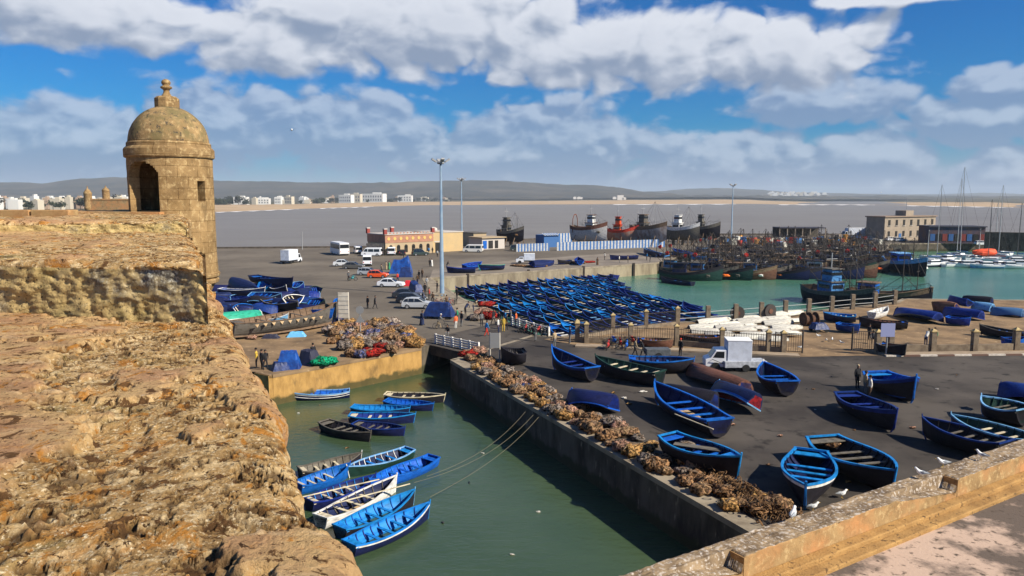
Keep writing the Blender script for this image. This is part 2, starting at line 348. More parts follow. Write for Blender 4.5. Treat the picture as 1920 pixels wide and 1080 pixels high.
# water sheets (inlet, harbour, open bay) each a few mm apart
W = [Vector((-3, -10, 0)), Vector((-40, 40, 0)), Vector((-40, 80, 0)), P(790, 640), P(870, 625), P(900, 640), dA + Vector((1, 0, 0)), dock_near + Vector((3, -8, 0))]
poly_sheet('inlet_water', W, ZW + 0.008, WINL)
poly_sheet('harbour_water', [P(770, 640), P(780, 500), P(1232, 470), P(1300, 440), P(3500, 440), Vector((500, 60, 0)), Vector((60, 50, 0)), P(1000, 680)], ZW + 0.004, WHARB)
poly_sheet('bay_water', [Vector((-4000, -50, 0)), Vector((4500, -50, 0)), Vector((4500, 4200, 0)), Vector((-4000, 4200, 0))], ZW, WSEA)
poly_sheet('sea_bed', [Vector((-30000, -100, 0)), Vector((30000, -100, 0)), Vector((30000, 16000, 0)), Vector((-30000, 16000, 0))], ZW - 3, WSEA)
# ------------------------------------------------------------------ far land: beach, plain, hills
def interp(x, tab):
    xs = [t[0] for t in tab]; return np.interp(x, xs, [t[1] for t in tab])
xs = np.linspace(-700, 2600, 420)
shore = interp(xs, [(-700, 420), (0, 404), (405, 397.5), (560, 391.5), (700, 387), (800, 384.5), (1000, 383.2), (1400, 382), (1470, 383.2), (1600, 383.2), (1700, 385), (1900, 388.5), (2600, 390)])
inner = interp(xs, [(-700, 396), (0, 390), (405, 384), (560, 382.5), (700, 379.5), (800, 378), (1000, 377), (1130, 375.5), (1340, 374), (1400, 374.5), (1450, 377), (1600, 380.5), (1700, 379), (1850, 379), (1920, 382), (2600, 384)])
d0 = (HC - ZW) * FP / (shore - 371)
cols = (xs - 960) / FP
def land(name, rows, m, x_=cols):
    V = np.zeros((len(rows), len(x_), 3))
    for i, (d, z) in enumerate(rows): V[i, :, 0] = x_ * d; V[i, :, 1] = d; V[i, :, 2] = z
    o = grid_mesh(name, V, m); o['kind'] = 'structure'; return o
zi = lambda d, y: HC - d * (y - 371) / FP
di = d0 * 1.55
jit = (fbm(xs * 0.05, xs * 0 + 3, 4) - 0.5)
BEACH = mat('beach_sand', (0.46, 0.33, 0.20), 0.95, (0.36, 0.25, 0.15), 0.004, (0.35, 0.65), 0, spec=0.05)
rows = [(d0 * 0.99, d0 * 0 + ZW - 0.4), (d0 * 1.005, d0 * 0 + ZW + 0.1), (d0 * 1.12, zi(d0 * 1.12, shore * 0.75 + inner * 0.25)), (d0 * 1.3, zi(d0 * 1.3, shore * 0.45 + inner * 0.55)), (di, zi(di, inner) + jit * 2)]
land('beach', rows, BEACH)
surf = MB()
for (x0, x1) in ((405, 560), (600, 700), (1460, 1640), (1700, 1900), (1150, 1380)):
    nn = 24
    q = [P(x0 + (x1 - x0) * k / nn, float(np.interp(x0 + (x1 - x0) * k / nn, xs, shore)) + 0.25, ZW + 0.15) for k in range(nn + 1)]
    q2 = [P(x0 + (x1 - x0) * k / nn, float(np.interp(x0 + (x1 - x0) * k / nn, xs, shore)) + 0.9 + 0.5 * math.sin(k * 1.3), ZW + 0.15) for k in range(nn + 1)]
    for k in range(nn): surf.add([q[k], q[k + 1], q2[k + 1], q2[k]], [(0, 3, 2, 1)])
tag(surf.build('surf_foam', mat('foam', (0.75, 0.73, 0.70), 0.9)), kind='stuff')
SCRUB = mat('scrub_plain', (0.075, 0.07, 0.045), 0.95, (0.22, 0.17, 0.11), 0.006, (0.5, 0.75), 0, spec=0.05)
HILL = mat('hill_scrub', (0.042, 0.040, 0.032), 0.95, (0.105, 0.085, 0.062), 0.0035, (0.42, 0.72), 0, detail=10, spec=0.05, col3=(0.24, 0.17, 0.12), scale3=0.0009, w3=(0.6, 0.7))
ridge = interp(xs, [(-700, 352), (-200, 346), (0, 344), (25, 342), (90, 344.5), (160, 335), (240, 333), (330, 337), (420, 339), (520, 341), (620, 343), (720, 343), (800, 341), (870, 338), (930, 339), (1000, 343), (1060, 347), (1110, 347), (1160, 352), (1210, 360), (1300, 367), (2600, 371)])
ridge2 = interp(xs, [(-700, 370), (1000, 366), (1150, 361), (1230, 359), (1290, 354), (1340, 352.5), (1420, 356), (1480, 361), (1560, 362.5), (1700, 366), (2600, 371)])
ridge3 = interp(xs, [(-700, 372), (1300, 366), (1460, 359.5), (1520, 361), (1600, 363), (1700, 364.5), (1760, 364), (1840, 361.5), (1920, 364), (2050, 362), (2600, 366)])
lastd, lasty = di, inner
def hills(name, ridge, dc, foot_y, dfoot, m, seed, amp):
    rows = []; n = 26
    for i in range(n + 1):
        t = i / n; d = dfoot + (dc - dfoot) * t
        s = t ** 1.4; y = foot_y + (ridge - foot_y) * s
        nn = (fbm(xs * 0.035 + seed, xs * 0 + i * 0.45 + seed, 6, 0.62) - 0.5) * amp * (0.3 + t) * (1 if t < 0.97 else 0.35)
        rows.append((d, zi(d, y) + nn * d / FP))
    rows.append((rows[-1][0] * 1.1, rows[-1][1] - 60))
    return land(name, rows, m)
plain_y = inner - 4.0
dpl = di * 1.35
land('coastal_plain', [(di, zi(di, inner) - 1.5), (dpl, zi(dpl, inner - 3.0)), (di * 0 + 4200, zi(4200, np.minimum(371.5, inner - 5) + jit * 2)), (di * 0 + 9000, di * 0 + 0.0)], SCRUB)
hills('hills', ridge, 5200 + 0 * xs, np.minimum(inner - 4, 374), 3600 + 0 * xs, HILL, 1.0, 9)
hills('distant_hills', ridge2, 8000 + 0 * xs, 374 + 0 * xs, 5600 + 0 * xs, HILL, 5.0, 5)
hills('farthest_hills', ridge3, 10500 + 0 * xs, 374.5 + 0 * xs, 8400 + 0 * xs, HILL, 9.0, 3)
# ------------------------------------------------------------------ the fort: rampart top, blocks, sentry turret, parapet
def stone_material(name, kind):
    m = bpy.data.materials.new(name); m.use_nodes = True; nt = m.node_tree; N = nt.nodes; L = nt.links; b = N['Principled BSDF']
    b.inputs['Roughness'].default_value = 0.95; b.inputs['Specular IOR Level'].default_value = 0.1
    tc = N.new('ShaderNodeTexCoord')
    def nz(sc, dt=9, ro=0.62, dist=0.0, st=(1, 1, 1)):
        mp = N.new('ShaderNodeMapping'); mp.inputs['Scale'].default_value = st; L.new(tc.outputs['Object'], mp.inputs[0])
        n = N.new('ShaderNodeTexNoise'); n.inputs['Scale'].default_value = sc; n.inputs['Detail'].default_value = dt; n.inputs['Roughness'].default_value = ro; n.inputs['Distortion'].default_value = dist
        L.new(mp.outputs[0], n.inputs['Vector']); return n.outputs[0]
    def mr(f, lo, hi, a=0.0, bb=1.0):
        n = N.new('ShaderNodeMapRange'); L.new(f, n.inputs[0]); n.inputs[1].default_value = lo; n.inputs[2].default_value = hi; n.inputs[3].default_value = a; n.inputs[4].default_value = bb; return n.outputs[0]
    def mul(a, c):
        n = N.new('ShaderNodeMath'); n.operation = 'MULTIPLY'; L.new(a, n.inputs[0])
        if isinstance(c, float): n.inputs[1].default_value = c
        else: L.new(c, n.inputs[1])
        return n.outputs[0]
    def mix(f, a, c):
        n = N.new('ShaderNodeMix'); n.data_type = 'RGBA'; L.new(f, n.inputs[0])
        for i, v in ((6, a), (7, c)):
            if isinstance(v, tuple): n.inputs[i].default_value = (*v, 1)
            else: L.new(v, n.inputs[i])
        return n.outputs[2]
    if kind == 'top':
        at = N.new('ShaderNodeAttribute'); at.attribute_name = 'render_coat'; co = at.outputs['Fac']
        pt = N.new('ShaderNodeAttribute'); pt.attribute_name = 'pit'
        rough = mix(mr(nz(2.2), 0.38, 0.62), (0.55, 0.345, 0.14), (0.33, 0.20, 0.08))
        rough = mix(mr(nz(7.0, st=(1, 1, 1)), 0.5, 0.66), rough, (0.76, 0.56, 0.30))
        rough = mix(mr(nz(1.3, dist=0.8), 0.56, 0.66), rough, (0.46, 0.19, 0.035))
        rough = mix(mr(nz(0.9, ro=0.7), 0.56, 0.70), rough, (0.26, 0.22, 0.085))
        rough = mix(mr(nz(34, 6, 0.7), 0.55, 0.62), rough, (0.80, 0.64, 0.40))
        rough = mix(mr(nz(26, 6, 0.75), 0.60, 0.66), rough, (0.12, 0.07, 0.035))
        rough = mix(mr(nz(11, 8, 0.75), 0.57, 0.64), rough, (0.055, 0.034, 0.02))
        coat = mix(mr(nz(1.6), 0.4, 0.6), (0.44, 0.245, 0.125), (0.55, 0.36, 0.165))
        coat = mix(mr(nz(3.5, st=(.5, 1.4, 1)), 0.55, 0.7), coat, (0.66, 0.47, 0.27))
        coat = mix(mr(nz(9), 0.6, 0.72), coat, (0.30, 0.17, 0.09))
        coat = mix(mr(nz(30, 6, 0.75), 0.60, 0.66), coat, (0.18, 0.10, 0.06))
        coat = mix(mr(nz(0.9, ro=.7), 0.52, 0.62), coat, (0.62, 0.40, 0.18))
        cur = mix(co, rough, coat)
        cur = mix(mr(nz(1.9, dist=0.4), 0.68, 0.73), cur, (0.85, 0.76, 0.64))
        cur = mix(mr(nz(5.5, 7, 0.68, dist=0.7), 0.565, 0.60), cur, (0.13, 0.065, 0.026))
        cur = mix(mr(nz(3.1, 7, 0.72, dist=1.0), 0.565, 0.62), cur, (0.46, 0.20, 0.04))
        cur = mix(mr(nz(15, 6, 0.7, dist=0.5), 0.59, 0.625), cur, (0.07, 0.035, 0.016))
        cur = mix(mul(pt.outputs['Fac'], 0.85), cur, (0.085, 0.045, 0.02))  # shade inside pits and cracks painted into the colour
        bs, bd = 26, 0.06
    elif kind == 'face':
        cur = mix(mr(nz(1.5), 0.4, 0.62), (0.52, 0.37, 0.16), (0.34, 0.25, 0.10))
        cur = mix(mr(nz(5), 0.5, 0.62), cur, (0.60, 0.44, 0.20))
        cur = mix(mr(nz(24, 5, 0.7), 0.57, 0.64), cur, (0.08, 0.06, 0.035))
        cur = mix(mr(nz(0.8), 0.5, 0.62), cur, mix(mr(nz(30), 0.5, 0.6), (0.16, 0.14, 0.11), (0.45, 0.42, 0.34)))
        bs, bd = 18, 0.05
    else:
        cur = mix(mr(nz(1.3), 0.38, 0.62), (0.36, 0.235, 0.108), (0.22, 0.14, 0.065))
        cur = mix(mr(nz(6), 0.52, 0.68), cur, (0.50, 0.36, 0.18))
        cur = mix(mr(nz(2.4, st=(1, 1, 0.5)), 0.58, 0.7), cur, (0.19, 0.125, 0.06))
        cur = mix(mr(nz(18, 5, 0.7), 0.62, 0.70), cur, (0.10, 0.07, 0.04))
        if kind == 'dome':
            cur = mix(mr(nz(1.8, ro=0.7), 0.42, 0.6), cur, (0.165, 0.13, 0.06)); cur = mix(mr(nz(5, ro=0.7), 0.55, 0.62), cur, (0.07, 0.06, 0.045))
        if kind == 'para':
            cur = mix(mr(nz(0.7), 0.42, 0.6), cur, (0.44, 0.22, 0.09)); 
        bs, bd = 12, 0.02
        if kind == 'drum':
            br = N.new('ShaderNodeTexBrick'); br.inputs['Scale'].default_value = 1; br.inputs['Brick Width'].default_value = 0.75; br.inputs['Row Height'].default_value = 0.38; br.inputs['Mortar Size'].default_value = 0.009
            br.inputs['Color1'].default_value = (1, 1, 1, 1); br.inputs['Color2'].default_value = (0.78, 0.75, 0.7, 1); br.inputs['Mortar'].default_value = (0.30, 0.25, 0.2, 1)
            sx = N.new('ShaderNodeSeparateXYZ'); L.new(tc.outputs['Object'], sx.inputs[0]); a2 = N.new('ShaderNodeMath'); a2.operation = 'ARCTAN2'; L.new(sx.outputs[1], a2.inputs[0]); L.new(sx.outputs[0], a2.inputs[1])
            cb = N.new('ShaderNodeCombineXYZ'); L.new(mul(a2.outputs[0], 1.5), cb.inputs[0]); L.new(sx.outputs[2], cb.inputs[1]); L.new(cb.outputs[0], br.inputs['Vector'])
            mm = N.new('ShaderNodeMix'); mm.data_type = 'RGBA'; mm.blend_type = 'MULTIPLY'; L.new(mr(nz(2.0), 0.35, 0.55, 0.35, 1.0), mm.inputs[0]); L.new(cur, mm.inputs[6]); L.new(br.outputs[0], mm.inputs[7]); cur = mm.outputs[2]
    L.new(cur, b.inputs['Base Color'])
    bn = N.new('ShaderNodeBump'); bn.inputs['Strength'].default_value = 0.9; bn.inputs['Distance'].default_value = bd
    L.new(nz(bs, 8, 0.7), bn.inputs['Height']); L.new(bn.outputs[0], b.inputs['Normal'])
    return m
STOP = stone_material('weathered_rampart_top', 'top'); SFACE = stone_material('lichened_block_face', 'face'); SDRUM = stone_material('turret_masonry', 'drum')
SDOME = stone_material('turret_dome_stone', 'dome'); SPARA = stone_material('parapet_stone', 'para')
WD = Vector((-0.417, 0.909, 0)).normalized(); WN = Vector((-WD.y, WD.x, 0))   # along the wall; inward (left)
E0 = Vector((-0.665, 2.94, 0))
def wall_pt(u, v, z): return Vector((E0.x + WD.x * u + WN.x * v, E0.y + WD.y * u + WN.y * v, z))
fort = empty('rampart_wall', wall_pt(4, 3, -3)); tag(fort, 'broad weathered ochre stone rampart filling the left foreground, leading to the domed turret', 'rampart')
inv = Vector(fort.location)
def rampart_slab(name, u0, u1, vmax, z, nu, nv, coat_fn, drop, seed, endcap=False, amp=1.0, log=True):
    k = np.linspace(0, 1, nu)
    uu = (np.exp(k * math.log((u1 + 3.0) / (u0 + 3.0))) * (u0 + 3.0) - 3.0) if log else u0 + (u1 - u0) * k
    kk = np.linspace(0, 1, nv); vv = vmax * (0.25 * kk + 0.75 * kk ** 2.2)
    down = np.array([drop, 3.0, 1.2, 0.7, 0.42, 0.25, 0.15, 0.09, 0.05, 0.02]) if drop > 3 else np.array([drop, drop * .7, drop * .45, 0.2, 0.12, 0.06, 0.02])
    nd = len(down); U = np.repeat(uu[:, None], nd + nv, 1); Vv = np.concatenate([np.zeros(nd), vv])[None, :].repeat(nu, 0); D = np.concatenate([down, np.zeros(nv)])[None, :].repeat(nu, 0)
    us, vs = U * 1.0 + seed * 7.7, Vv + seed * 3.1
    edge = (fbm(us * 1.1, us * 0 + 4.4, 5, 0.6) - 0.5) * 0.42 * amp + (fbm(us * 5, us * 0 + 1.4, 3) - 0.5) * 0.09 * amp
    fall = np.exp(-Vv / 0.5)
    Vd = Vv + edge * fall + (D > 0) * ((fbm(us * 2.2, D * 2.2 + 9, 5) - 0.5) * 0.2)
    rounding = -0.10 * np.exp(-Vv / 0.07) * (D == 0)
    coat = coat_fn(U, Vv, us, vs)
    n1 = (fbm(us * 0.8, vs * 0.8, 3) - 0.5) * 0.06
    r1 = fbm(us * 3.6 + 5, vs * 3.6, 8, 0.66); r2 = fbm(us * 12.0, vs * 12.0 + 7, 6, 0.68)
    rid = 1 - np.abs(2 * fbm(us * 2.0 + 31, vs * 1.6 + 3, 5, 0.55) - 1)
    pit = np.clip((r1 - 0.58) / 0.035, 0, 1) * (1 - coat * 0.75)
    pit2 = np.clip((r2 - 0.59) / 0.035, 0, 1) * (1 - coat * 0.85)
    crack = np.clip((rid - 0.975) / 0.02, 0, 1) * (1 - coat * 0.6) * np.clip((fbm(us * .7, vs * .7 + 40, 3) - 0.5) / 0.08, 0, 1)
    big = np.clip((fbm(us * 0.9 + 60, vs * 0.9 + 3, 4, .55) - 0.60) / 0.06, 0, 1) * (1 - coat)
    Z = z - D + (D == 0) * (n1 * amp + (r1 - 0.5) * 0.045 * amp * (1 - coat * .8) + (r2 - .5) * 0.032 * amp * (1 - coat * 0.8) + coat * 0.045 - pit * 0.042 * amp - pit2 * 0.022 * amp - crack * 0.05 * amp - big * 0.04 * amp) + rounding
    Z = Z + (D > 0) * (-(0.10) + 0.0)
    V = np.zeros(U.shape + (3,)); V[..., 0] = E0.x + WD.x * U + WN.x * Vd - inv.x; V[..., 1] = E0.y + WD.y * U + WN.y * Vd - inv.y; V[..., 2] = Z - inv.z
    V = V[:, ::-1]; 
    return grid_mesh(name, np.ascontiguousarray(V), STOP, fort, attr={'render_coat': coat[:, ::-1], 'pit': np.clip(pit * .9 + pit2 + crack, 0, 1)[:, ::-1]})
def coat1(U, V, us, vs):
    b = 1.55 + (U - 3.5) * 0.06 + (fbm(us * 0.8, vs * 0.8 + 50, 7, .62) - 0.5) * 3.0
    lim = np.clip((V - b) / 0.10, 0, 1)
    near = np.clip((U - 1.5 + (fbm(us * 0.9, vs * 0.9 + 70, 4) - .5) * 2.0) / 0.12, 0, 1)
    patch = np.clip((fbm(us * 0.8 + 11, vs * 0.8 + 41, 7, .6) - 0.655) / 0.03, 0, 1)
    return np.maximum(lim * near, patch)
def coat2(U, V, us, vs):
    b = 1.8 + (fbm(us * 0.6, vs * 0.6 + 50, 5, .6) - 0.5) * 4.5
    return np.clip((V - b) / 0.15, 0, 1) * np.clip((fbm(us * .5, vs * .5 + 10, 3) - .42) / .05, 0, 1)
rampart_slab('coping', -1.2, 12.5, 13, 12.98, 700, 560, coat1, 17.0, 0.0)
# second, higher level: two blocks whose rough faces look at the camera
z2 = 13.70
def block_front(x0, x1, ya, yb):   # plan line of the face between two pixels at slab level
    return P(x0, ya, 13.0), P(x1, yb, 13.0)
fa, fb_ = block_front(-420, 392, 566, 598)
def u_of(p): return (p.x - E0.x) * WD.x + (p.y - E0.y) * WD.y
def v_of(p): return (p.x - E0.x) * WN.x + (p.y - E0.y) * WN.y
ua, ub = u_of(fa), u_of(fb_)
def upper_top(name, zt, u_front_at0, slope, u1, vmax, nu, nv, seed, coat_fn, drop=17):
    """a raised level whose front edge runs at a slant: u_front(v) = u_front_at0 + slope*v"""
    kk = np.linspace(0, 1, nv); vv = vmax * (0.45 * kk + 0.55 * kk ** 2)
    side = np.array([drop, 3, 1.2, 0.6, 0.3, 0.15, 0.07, 0.02]); ns = len(side)
    Vc = np.concatenate([np.zeros(ns), vv]); Dc = np.concatenate([side, np.zeros(nv)])
    k = np.linspace(0, 1, nu)
    fd = np.concatenate([np.linspace(0.9, 0.02, 60), np.zeros(nu)]); fk = np.concatenate([np.zeros(60), k])
    Vv = Vc[None, :].repeat(len(fd), 0); D = Dc[None, :].repeat(len(fd), 0); FD = fd[:, None].repeat(len(Vc), 1); K = fk[:, None].repeat(len(Vc), 1)
    U0 = u_front_at0 + slope * Vv; U = U0 + (u1 - U0) * (0.5 * K + 0.5 * K ** 2)
    us, vs = U + seed * 5.1, Vv + seed * 2.3
    ed = (fbm(us * 0.9, us * 0 + 4.4, 5, .6) - 0.5) * 0.5 + (fbm(us * 5, us * 0 + 2.4, 3) - .5) * .1
    Vd = Vv + ed * np.exp(-Vv / 0.5) * (FD == 0)
    fe = (fbm(vs * 1.4, vs * 0 + 8.8, 5, .6) - .5) * 0.22
    Ud = U + fe * np.exp(-(U - U0) / 0.3) + (FD > 0) * ((fbm(vs * 3, FD * 3, 5, .65) - .5) * 0.22 + (fbm(vs * 14, FD * 14, 3, .6) - .5) * 0.06)
    coat = coat_fn(U, Vv, us, vs) * (FD == 0) * (D == 0)
    r1 = fbm(us * 2.6 + 5, vs * 1.3, 6, 0.62); r2 = fbm(us * 8.0, vs * 5.0 + 7, 5, 0.6)
    pit = np.clip((r1 - 0.60) / 0.05, 0, 1) * (1 - coat) * (FD == 0); pit2 = np.clip((r2 - 0.63) / 0.04, 0, 1) * (1 - coat * .9) * (FD == 0)
    top = (D == 0) & (FD == 0)
    Z = zt - np.maximum(D, FD * (D == 0)) + top * ((fbm(us * .6, vs * .6, 3) - .5) * 0.16 + (r1 - .5) * 0.12 * (1 - coat) + (r2 - .5) * .05 + coat * .04 - pit * .06 - pit2 * .03) - 0.07 * np.exp(-Vv / 0.08) - 0.05 * np.exp(-(U - U0) / 0.08)
    V = np.zeros(U.shape + (3,)); V[..., 0] = E0.x + WD.x * Ud + WN.x * Vd - inv.x; V[..., 1] = E0.y + WD.y * Ud + WN.y * Vd - inv.y; V[..., 2] = Z - inv.z
    V = np.ascontiguousarray(V[:, ::-1])
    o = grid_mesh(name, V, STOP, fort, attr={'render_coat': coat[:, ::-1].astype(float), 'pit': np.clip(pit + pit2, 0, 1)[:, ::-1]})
    o.data.materials.append(SFACE)
    nc = V.shape[1] - 1; mi = np.zeros(len(o.data.polygons), dtype=np.int32); mi[:nc * 58] = 1; o.data.polygons.foreach_set('material_index', mi)
    return o
slope = (ua - ub) / (v_of(fa) - v_of(fb_))
u_f0 = ub - slope * v_of(fb_)
_e = E0.copy(); E0.x += WN.x * 0.24; E0.y += WN.y * 0.24
upper_top('upper_course', z2, u_f0, slope, 19.5, 17.0, 260, 330, 2.0, coat2)
# third level in front of the turret
p3a, p3b = P(110, 431, z2), P(335, 424, z2)
s3 = (u_of(p3a) - u_of(p3b)) / (v_of(p3a) - v_of(p3b)); u30 = u_of(p3b) - s3 * v_of(p3b)
upper_top('turret_platform', 14.0, 16.0, 0.0, 27.0, 15.0, 120, 200, 5.0, coat2)
E0 = _e
# dark gap and crack on the blocks, their shade painted as near-black blobs stuck to the face
GAP_SHADE = mat('painted_gap_shade', (0.035, 0.025, 0.018), 0.95)
for (x, w, y0, y1) in ((22, 0.17, 516, 558), (226, 0.06, 500, 580)):
    c = P(x, y1, 13.0); top = (y1 - y0) * c.y / FP
    g = MB(); g.blob((0, 0, top / 2), (w, 0.30, top * 1.05), int(x), 0.25)
    o = g.build('gap_shade', GAP_SHADE, fort); o.location = Vector((c.x, c.y - 0.16, 12.98)) - inv
# low flat parapet slabs at the far left
pm = MB()
a0, a1 = P(-260, 437, 13.55), P(118, 437, 13.55)
for i in range(5):
    q0 = a0.lerp(a1, i / 5); q1 = a0.lerp(a1, (i + 1) / 5); c = (q0 + q1) / 2
    o = MB().box((0, 0, -6), ((q1 - q0).length - 0.05, 0.5, 13.2)).build('parapet_slab', SPARA, bevel=0.02); o.location = c + Vector((0, 0.6, 0.02)); 
    tag(o, 'rust streaked stone parapet slab at the far left edge, %s from the left of its row' % nth(i + 1), 'parapet slab', 'parapet slabs at the far left')
gx = MB(); gx.box((0, 0, 0), (22, 3.2, 16.9)); o = gx.build('fort_terrace', SPARA); o.location = (-22, 25.0, 14.06 - 8.45); tag(o, 'low ochre fort terrace behind the rampart blocks at far left', 'terrace')

# ------------------------------------------------------------------ sentry turret
TC = PY(332, 540, 25.0); TC.z = 0
tur = empty('sentry_turret', (TC.x, TC.y, 11.0)); tur.scale = (0.875, 0.875, 0.93); tur.location.z = 14.5 - 3.5 * 0.93 + 0.03; tag(tur, 'round stone sentry turret with dome, ball finial and dark arched doorway', 'turret')
R0 = 1.49; zb = 0.66; zt = 4.9
base_ang = math.atan2(-TC.y, -TC.x)
door_c = base_ang - R(43); door_h = R(27); win_c = base_ang + R(42.5); win_h = R(6.5)
def drum():
    n = 180; zs = [0.66 + i * (4.9 - 0.66) / 60 for i in range(61)]; b = MB()
    def hole(a, z):
        d = math.atan2(math.sin(a - door_c), math.cos(a - door_c)) / door_h
        if abs(d) < 1 and 2.3 < z < 4.28 + 0.52 * math.sqrt(max(0, 1 - d * d)) - 0.10: return True
        w = math.atan2(math.sin(a - win_c), math.cos(a - win_c)) / win_h
        return abs(w) < 1 and 3.38 < z < 4.06
    for r, inward in ((R0, False), (R0 - 0.36, True)):
        vs = []; fs = []
        for j, z in enumerate(zs):
            rr = r + (0.05 * max(0, (1.4 - z)) if not inward else 0)
            for i in range(n):
                a = 2 * math.pi * i / n; rr2 = rr + (0.012 * (vn(np.array([i * 0.3]), np.array([z * 6.0]))[0] - .5) if not inward else 0)
                vs.append((rr2 * math.cos(a), rr2 * math.sin(a), z))
        for j in range(60):
            for i in range(n):
                i2 = (i + 1) % n; am = 2 * math.pi * (i + 0.5) / n; zm = (zs[j] + zs[j + 1]) / 2
                if hole(am, zm): continue
                q = (j * n + i, j * n + i2, (j + 1) * n + i2, (j + 1) * n + i); fs.append(q if not inward else q[::-1])
        b.add(vs, fs)
    m = n * 61
    for j in range(60):     # reveals round the openings
        for i in range(n):
            i2 = (i + 1) % n; am = 2 * math.pi * (i + 0.5) / n; zm = (zs[j] + zs[j + 1]) / 2
            if not hole(am, zm): continue
            for (di_, dj_, e0, e1) in ((1, 0, (i2, j), (i2, j + 1)), (-1, 0, (i, j + 1), (i, j)), (0, 1, (i2, j + 1), (i, j + 1)), (0, -1, (i, j), (i2, j))):
                if not hole(2 * math.pi * (i + di_ + 0.5) / n, zm + dj_ * (zs[1] - zs[0])):
                    g = lambda e, o: o + e[1] * n + e[0]
                    b.f.append((g(e0, 0), g(e1, 0), g(e1, m), g(e0, m))); b.mi.append(0)
    return b
drum().build('drum', SDRUM, tur, smooth=False)
MB().lathe([(1.12, 3.0), (0.0, 3.001)], 32).lathe([(0.05, 2.9), (1.13, 2.9), (1.13, 3.0)], 32)
fl = MB().lathe([(0.01, 2.99), (1.14, 2.99), (1.14, 3.03), (0.01, 3.03)], 40); fl.build('floor_slab', SPARA, tur)
cn = MB().lathe([(1.1, 4.86), (1.555, 4.86), (1.575, 4.90), (1.575, 5.14), (1.53, 5.20), (1.47, 5.24), (1.465, 5.36), (1.43, 5.40), (1.1, 5.40)], 96); cn.build('cornice', SDRUM, tur, smooth=False)
pr = [(1.2, 5.36)] + [(1.40 * math.cos(t), 5.38 + 1.30 * math.sin(t)) for t in [R(a) for a in range(0, 75, 3)]]
dm = MB().lathe(pr, 96)
dm.v = [(x * (1 + 0.012 * (vn(np.array([x * 5 + 50]), np.array([y * 5 + z * 5 + 50]))[0] - .5) * 2), y * (1 + 0.012 * (vn(np.array([x * 5 + 70]), np.array([y * 5 + z * 7 + 50]))[0] - .5) * 2), z) for x, y, z in dm.v]
dm.build('dome', SDOME, tur, smooth=True)
MB().lathe([(0.44, 6.50), (0.44, 6.93), (0.40, 6.955), (0.34, 7.0), (0.16, 7.02)], 10).build('finial_base', SDRUM, tur)
MB().lathe([(0.22, 6.98), (0.17, 7.04), (0.12, 7.12), (0.10, 7.20), (0.13, 7.25), (0.20, 7.29), (0.21, 7.33), (0.14, 7.37), (0.11, 7.39), (0.15, 7.43), (0.165, 7.49), (0.13, 7.56), (0.05, 7.60)], 24).build('finial', SDRUM, tur, smooth=True)
MB().lathe([(0.2, -1.6), (0.5, -1.3), (0.95, -0.6), (1.25, 0.1), (1.38, 0.35), (1.52, 0.42), (1.54, 0.52), (1.48, 0.58), (1.56, 0.64), (1.58, 0.74), (1.53, 0.80), (1.3, 0.82)], 72).build('corbel', SDRUM, tur, smooth=False)
# ------------------------------------------------------------------ distant bastion with its two little turrets
bp = PY(182, 392, 232)
bs = empty('distant_bastion', (bp.x, bp.y, 0)); tag(bs, 'distant sandy bastion wall with two tiny domed turrets, left of the big turret', 'bastion')
bw = MB().box((12, 4, 6), (30, 9, 15.6)); bw.box((12, 4, 14.0), (30.2, 9.2, 0.5)); bw.box((-6, 6, 3), (10, 8, 14)); bw.build('wall', SPARA, bs)
def mini(x, r, h, z, y=0):
    t = MB().lathe([(0.2, z - 2.2), (r * 0.5, z - 1.4), (r, z - 0.3), (r * 1.05, z), (r, z + 0.1), (r, z + h * 0.72), (r * 1.06, z + h * 0.74), (r * 0.96, z + h * 0.8), (r * 0.6, z + h * 0.93), (0.2, z + h), (0.15, z + h * 1.1), (0.05, z + h * 1.15)], 20)
    o = t.build('turret', SDRUM, bs, smooth=True); o.location = (x, y, 0)
mini(-2.6, 1.15, 5.8, 11.5); mini(-0.2, 1.1, 4.0, 13.8, 6)
# ------------------------------------------------------------------ lower terrace and parapet, bottom right
ZP = 6.5
pin0 = P(1440, 1027, ZP); pin1 = P(1920, 853, ZP); PD = (pin1 - pin0); PD.z = 0; PD.normalize(); PN = Vector((-PD.y, PD.x, 0))  # PN points outward (to the harbour)
pout = P(1700, 897, ZP); wid = abs((pout - pin0).dot(PN))
def par_t(x, y): return (P(x, y, ZP) - pin0).dot(PD)
para = empty('stone_parapet', pin0); para.location.z = 5.7; tag(para, 'long worn ochre stone parapet with two notches crossing the lower right corner', 'parapet')
def pbox(mb, t0, t1, n0, n1, z0, z1):
    vs = []
    for z in (z0, z1):
        for (t, n) in ((t0, n0), (t1, n0), (t1, n1), (t0, n1)):
            q = pin0 + PD * t + PN * n; vs.append((q.x - para.location.x, q.y - para.location.y, z - para.location.z))
    mb.add(vs, [(0, 3, 2, 1), (4, 5, 6, 7), (0, 1, 5, 4), (1, 2, 6, 5), (2, 3, 7, 6), (3, 0, 4, 7)])
ts = [(-14, par_t(1290, 1083)), (par_t(1396, 1043), par_t(1687, 938)), (par_t(1797, 898), 60)]
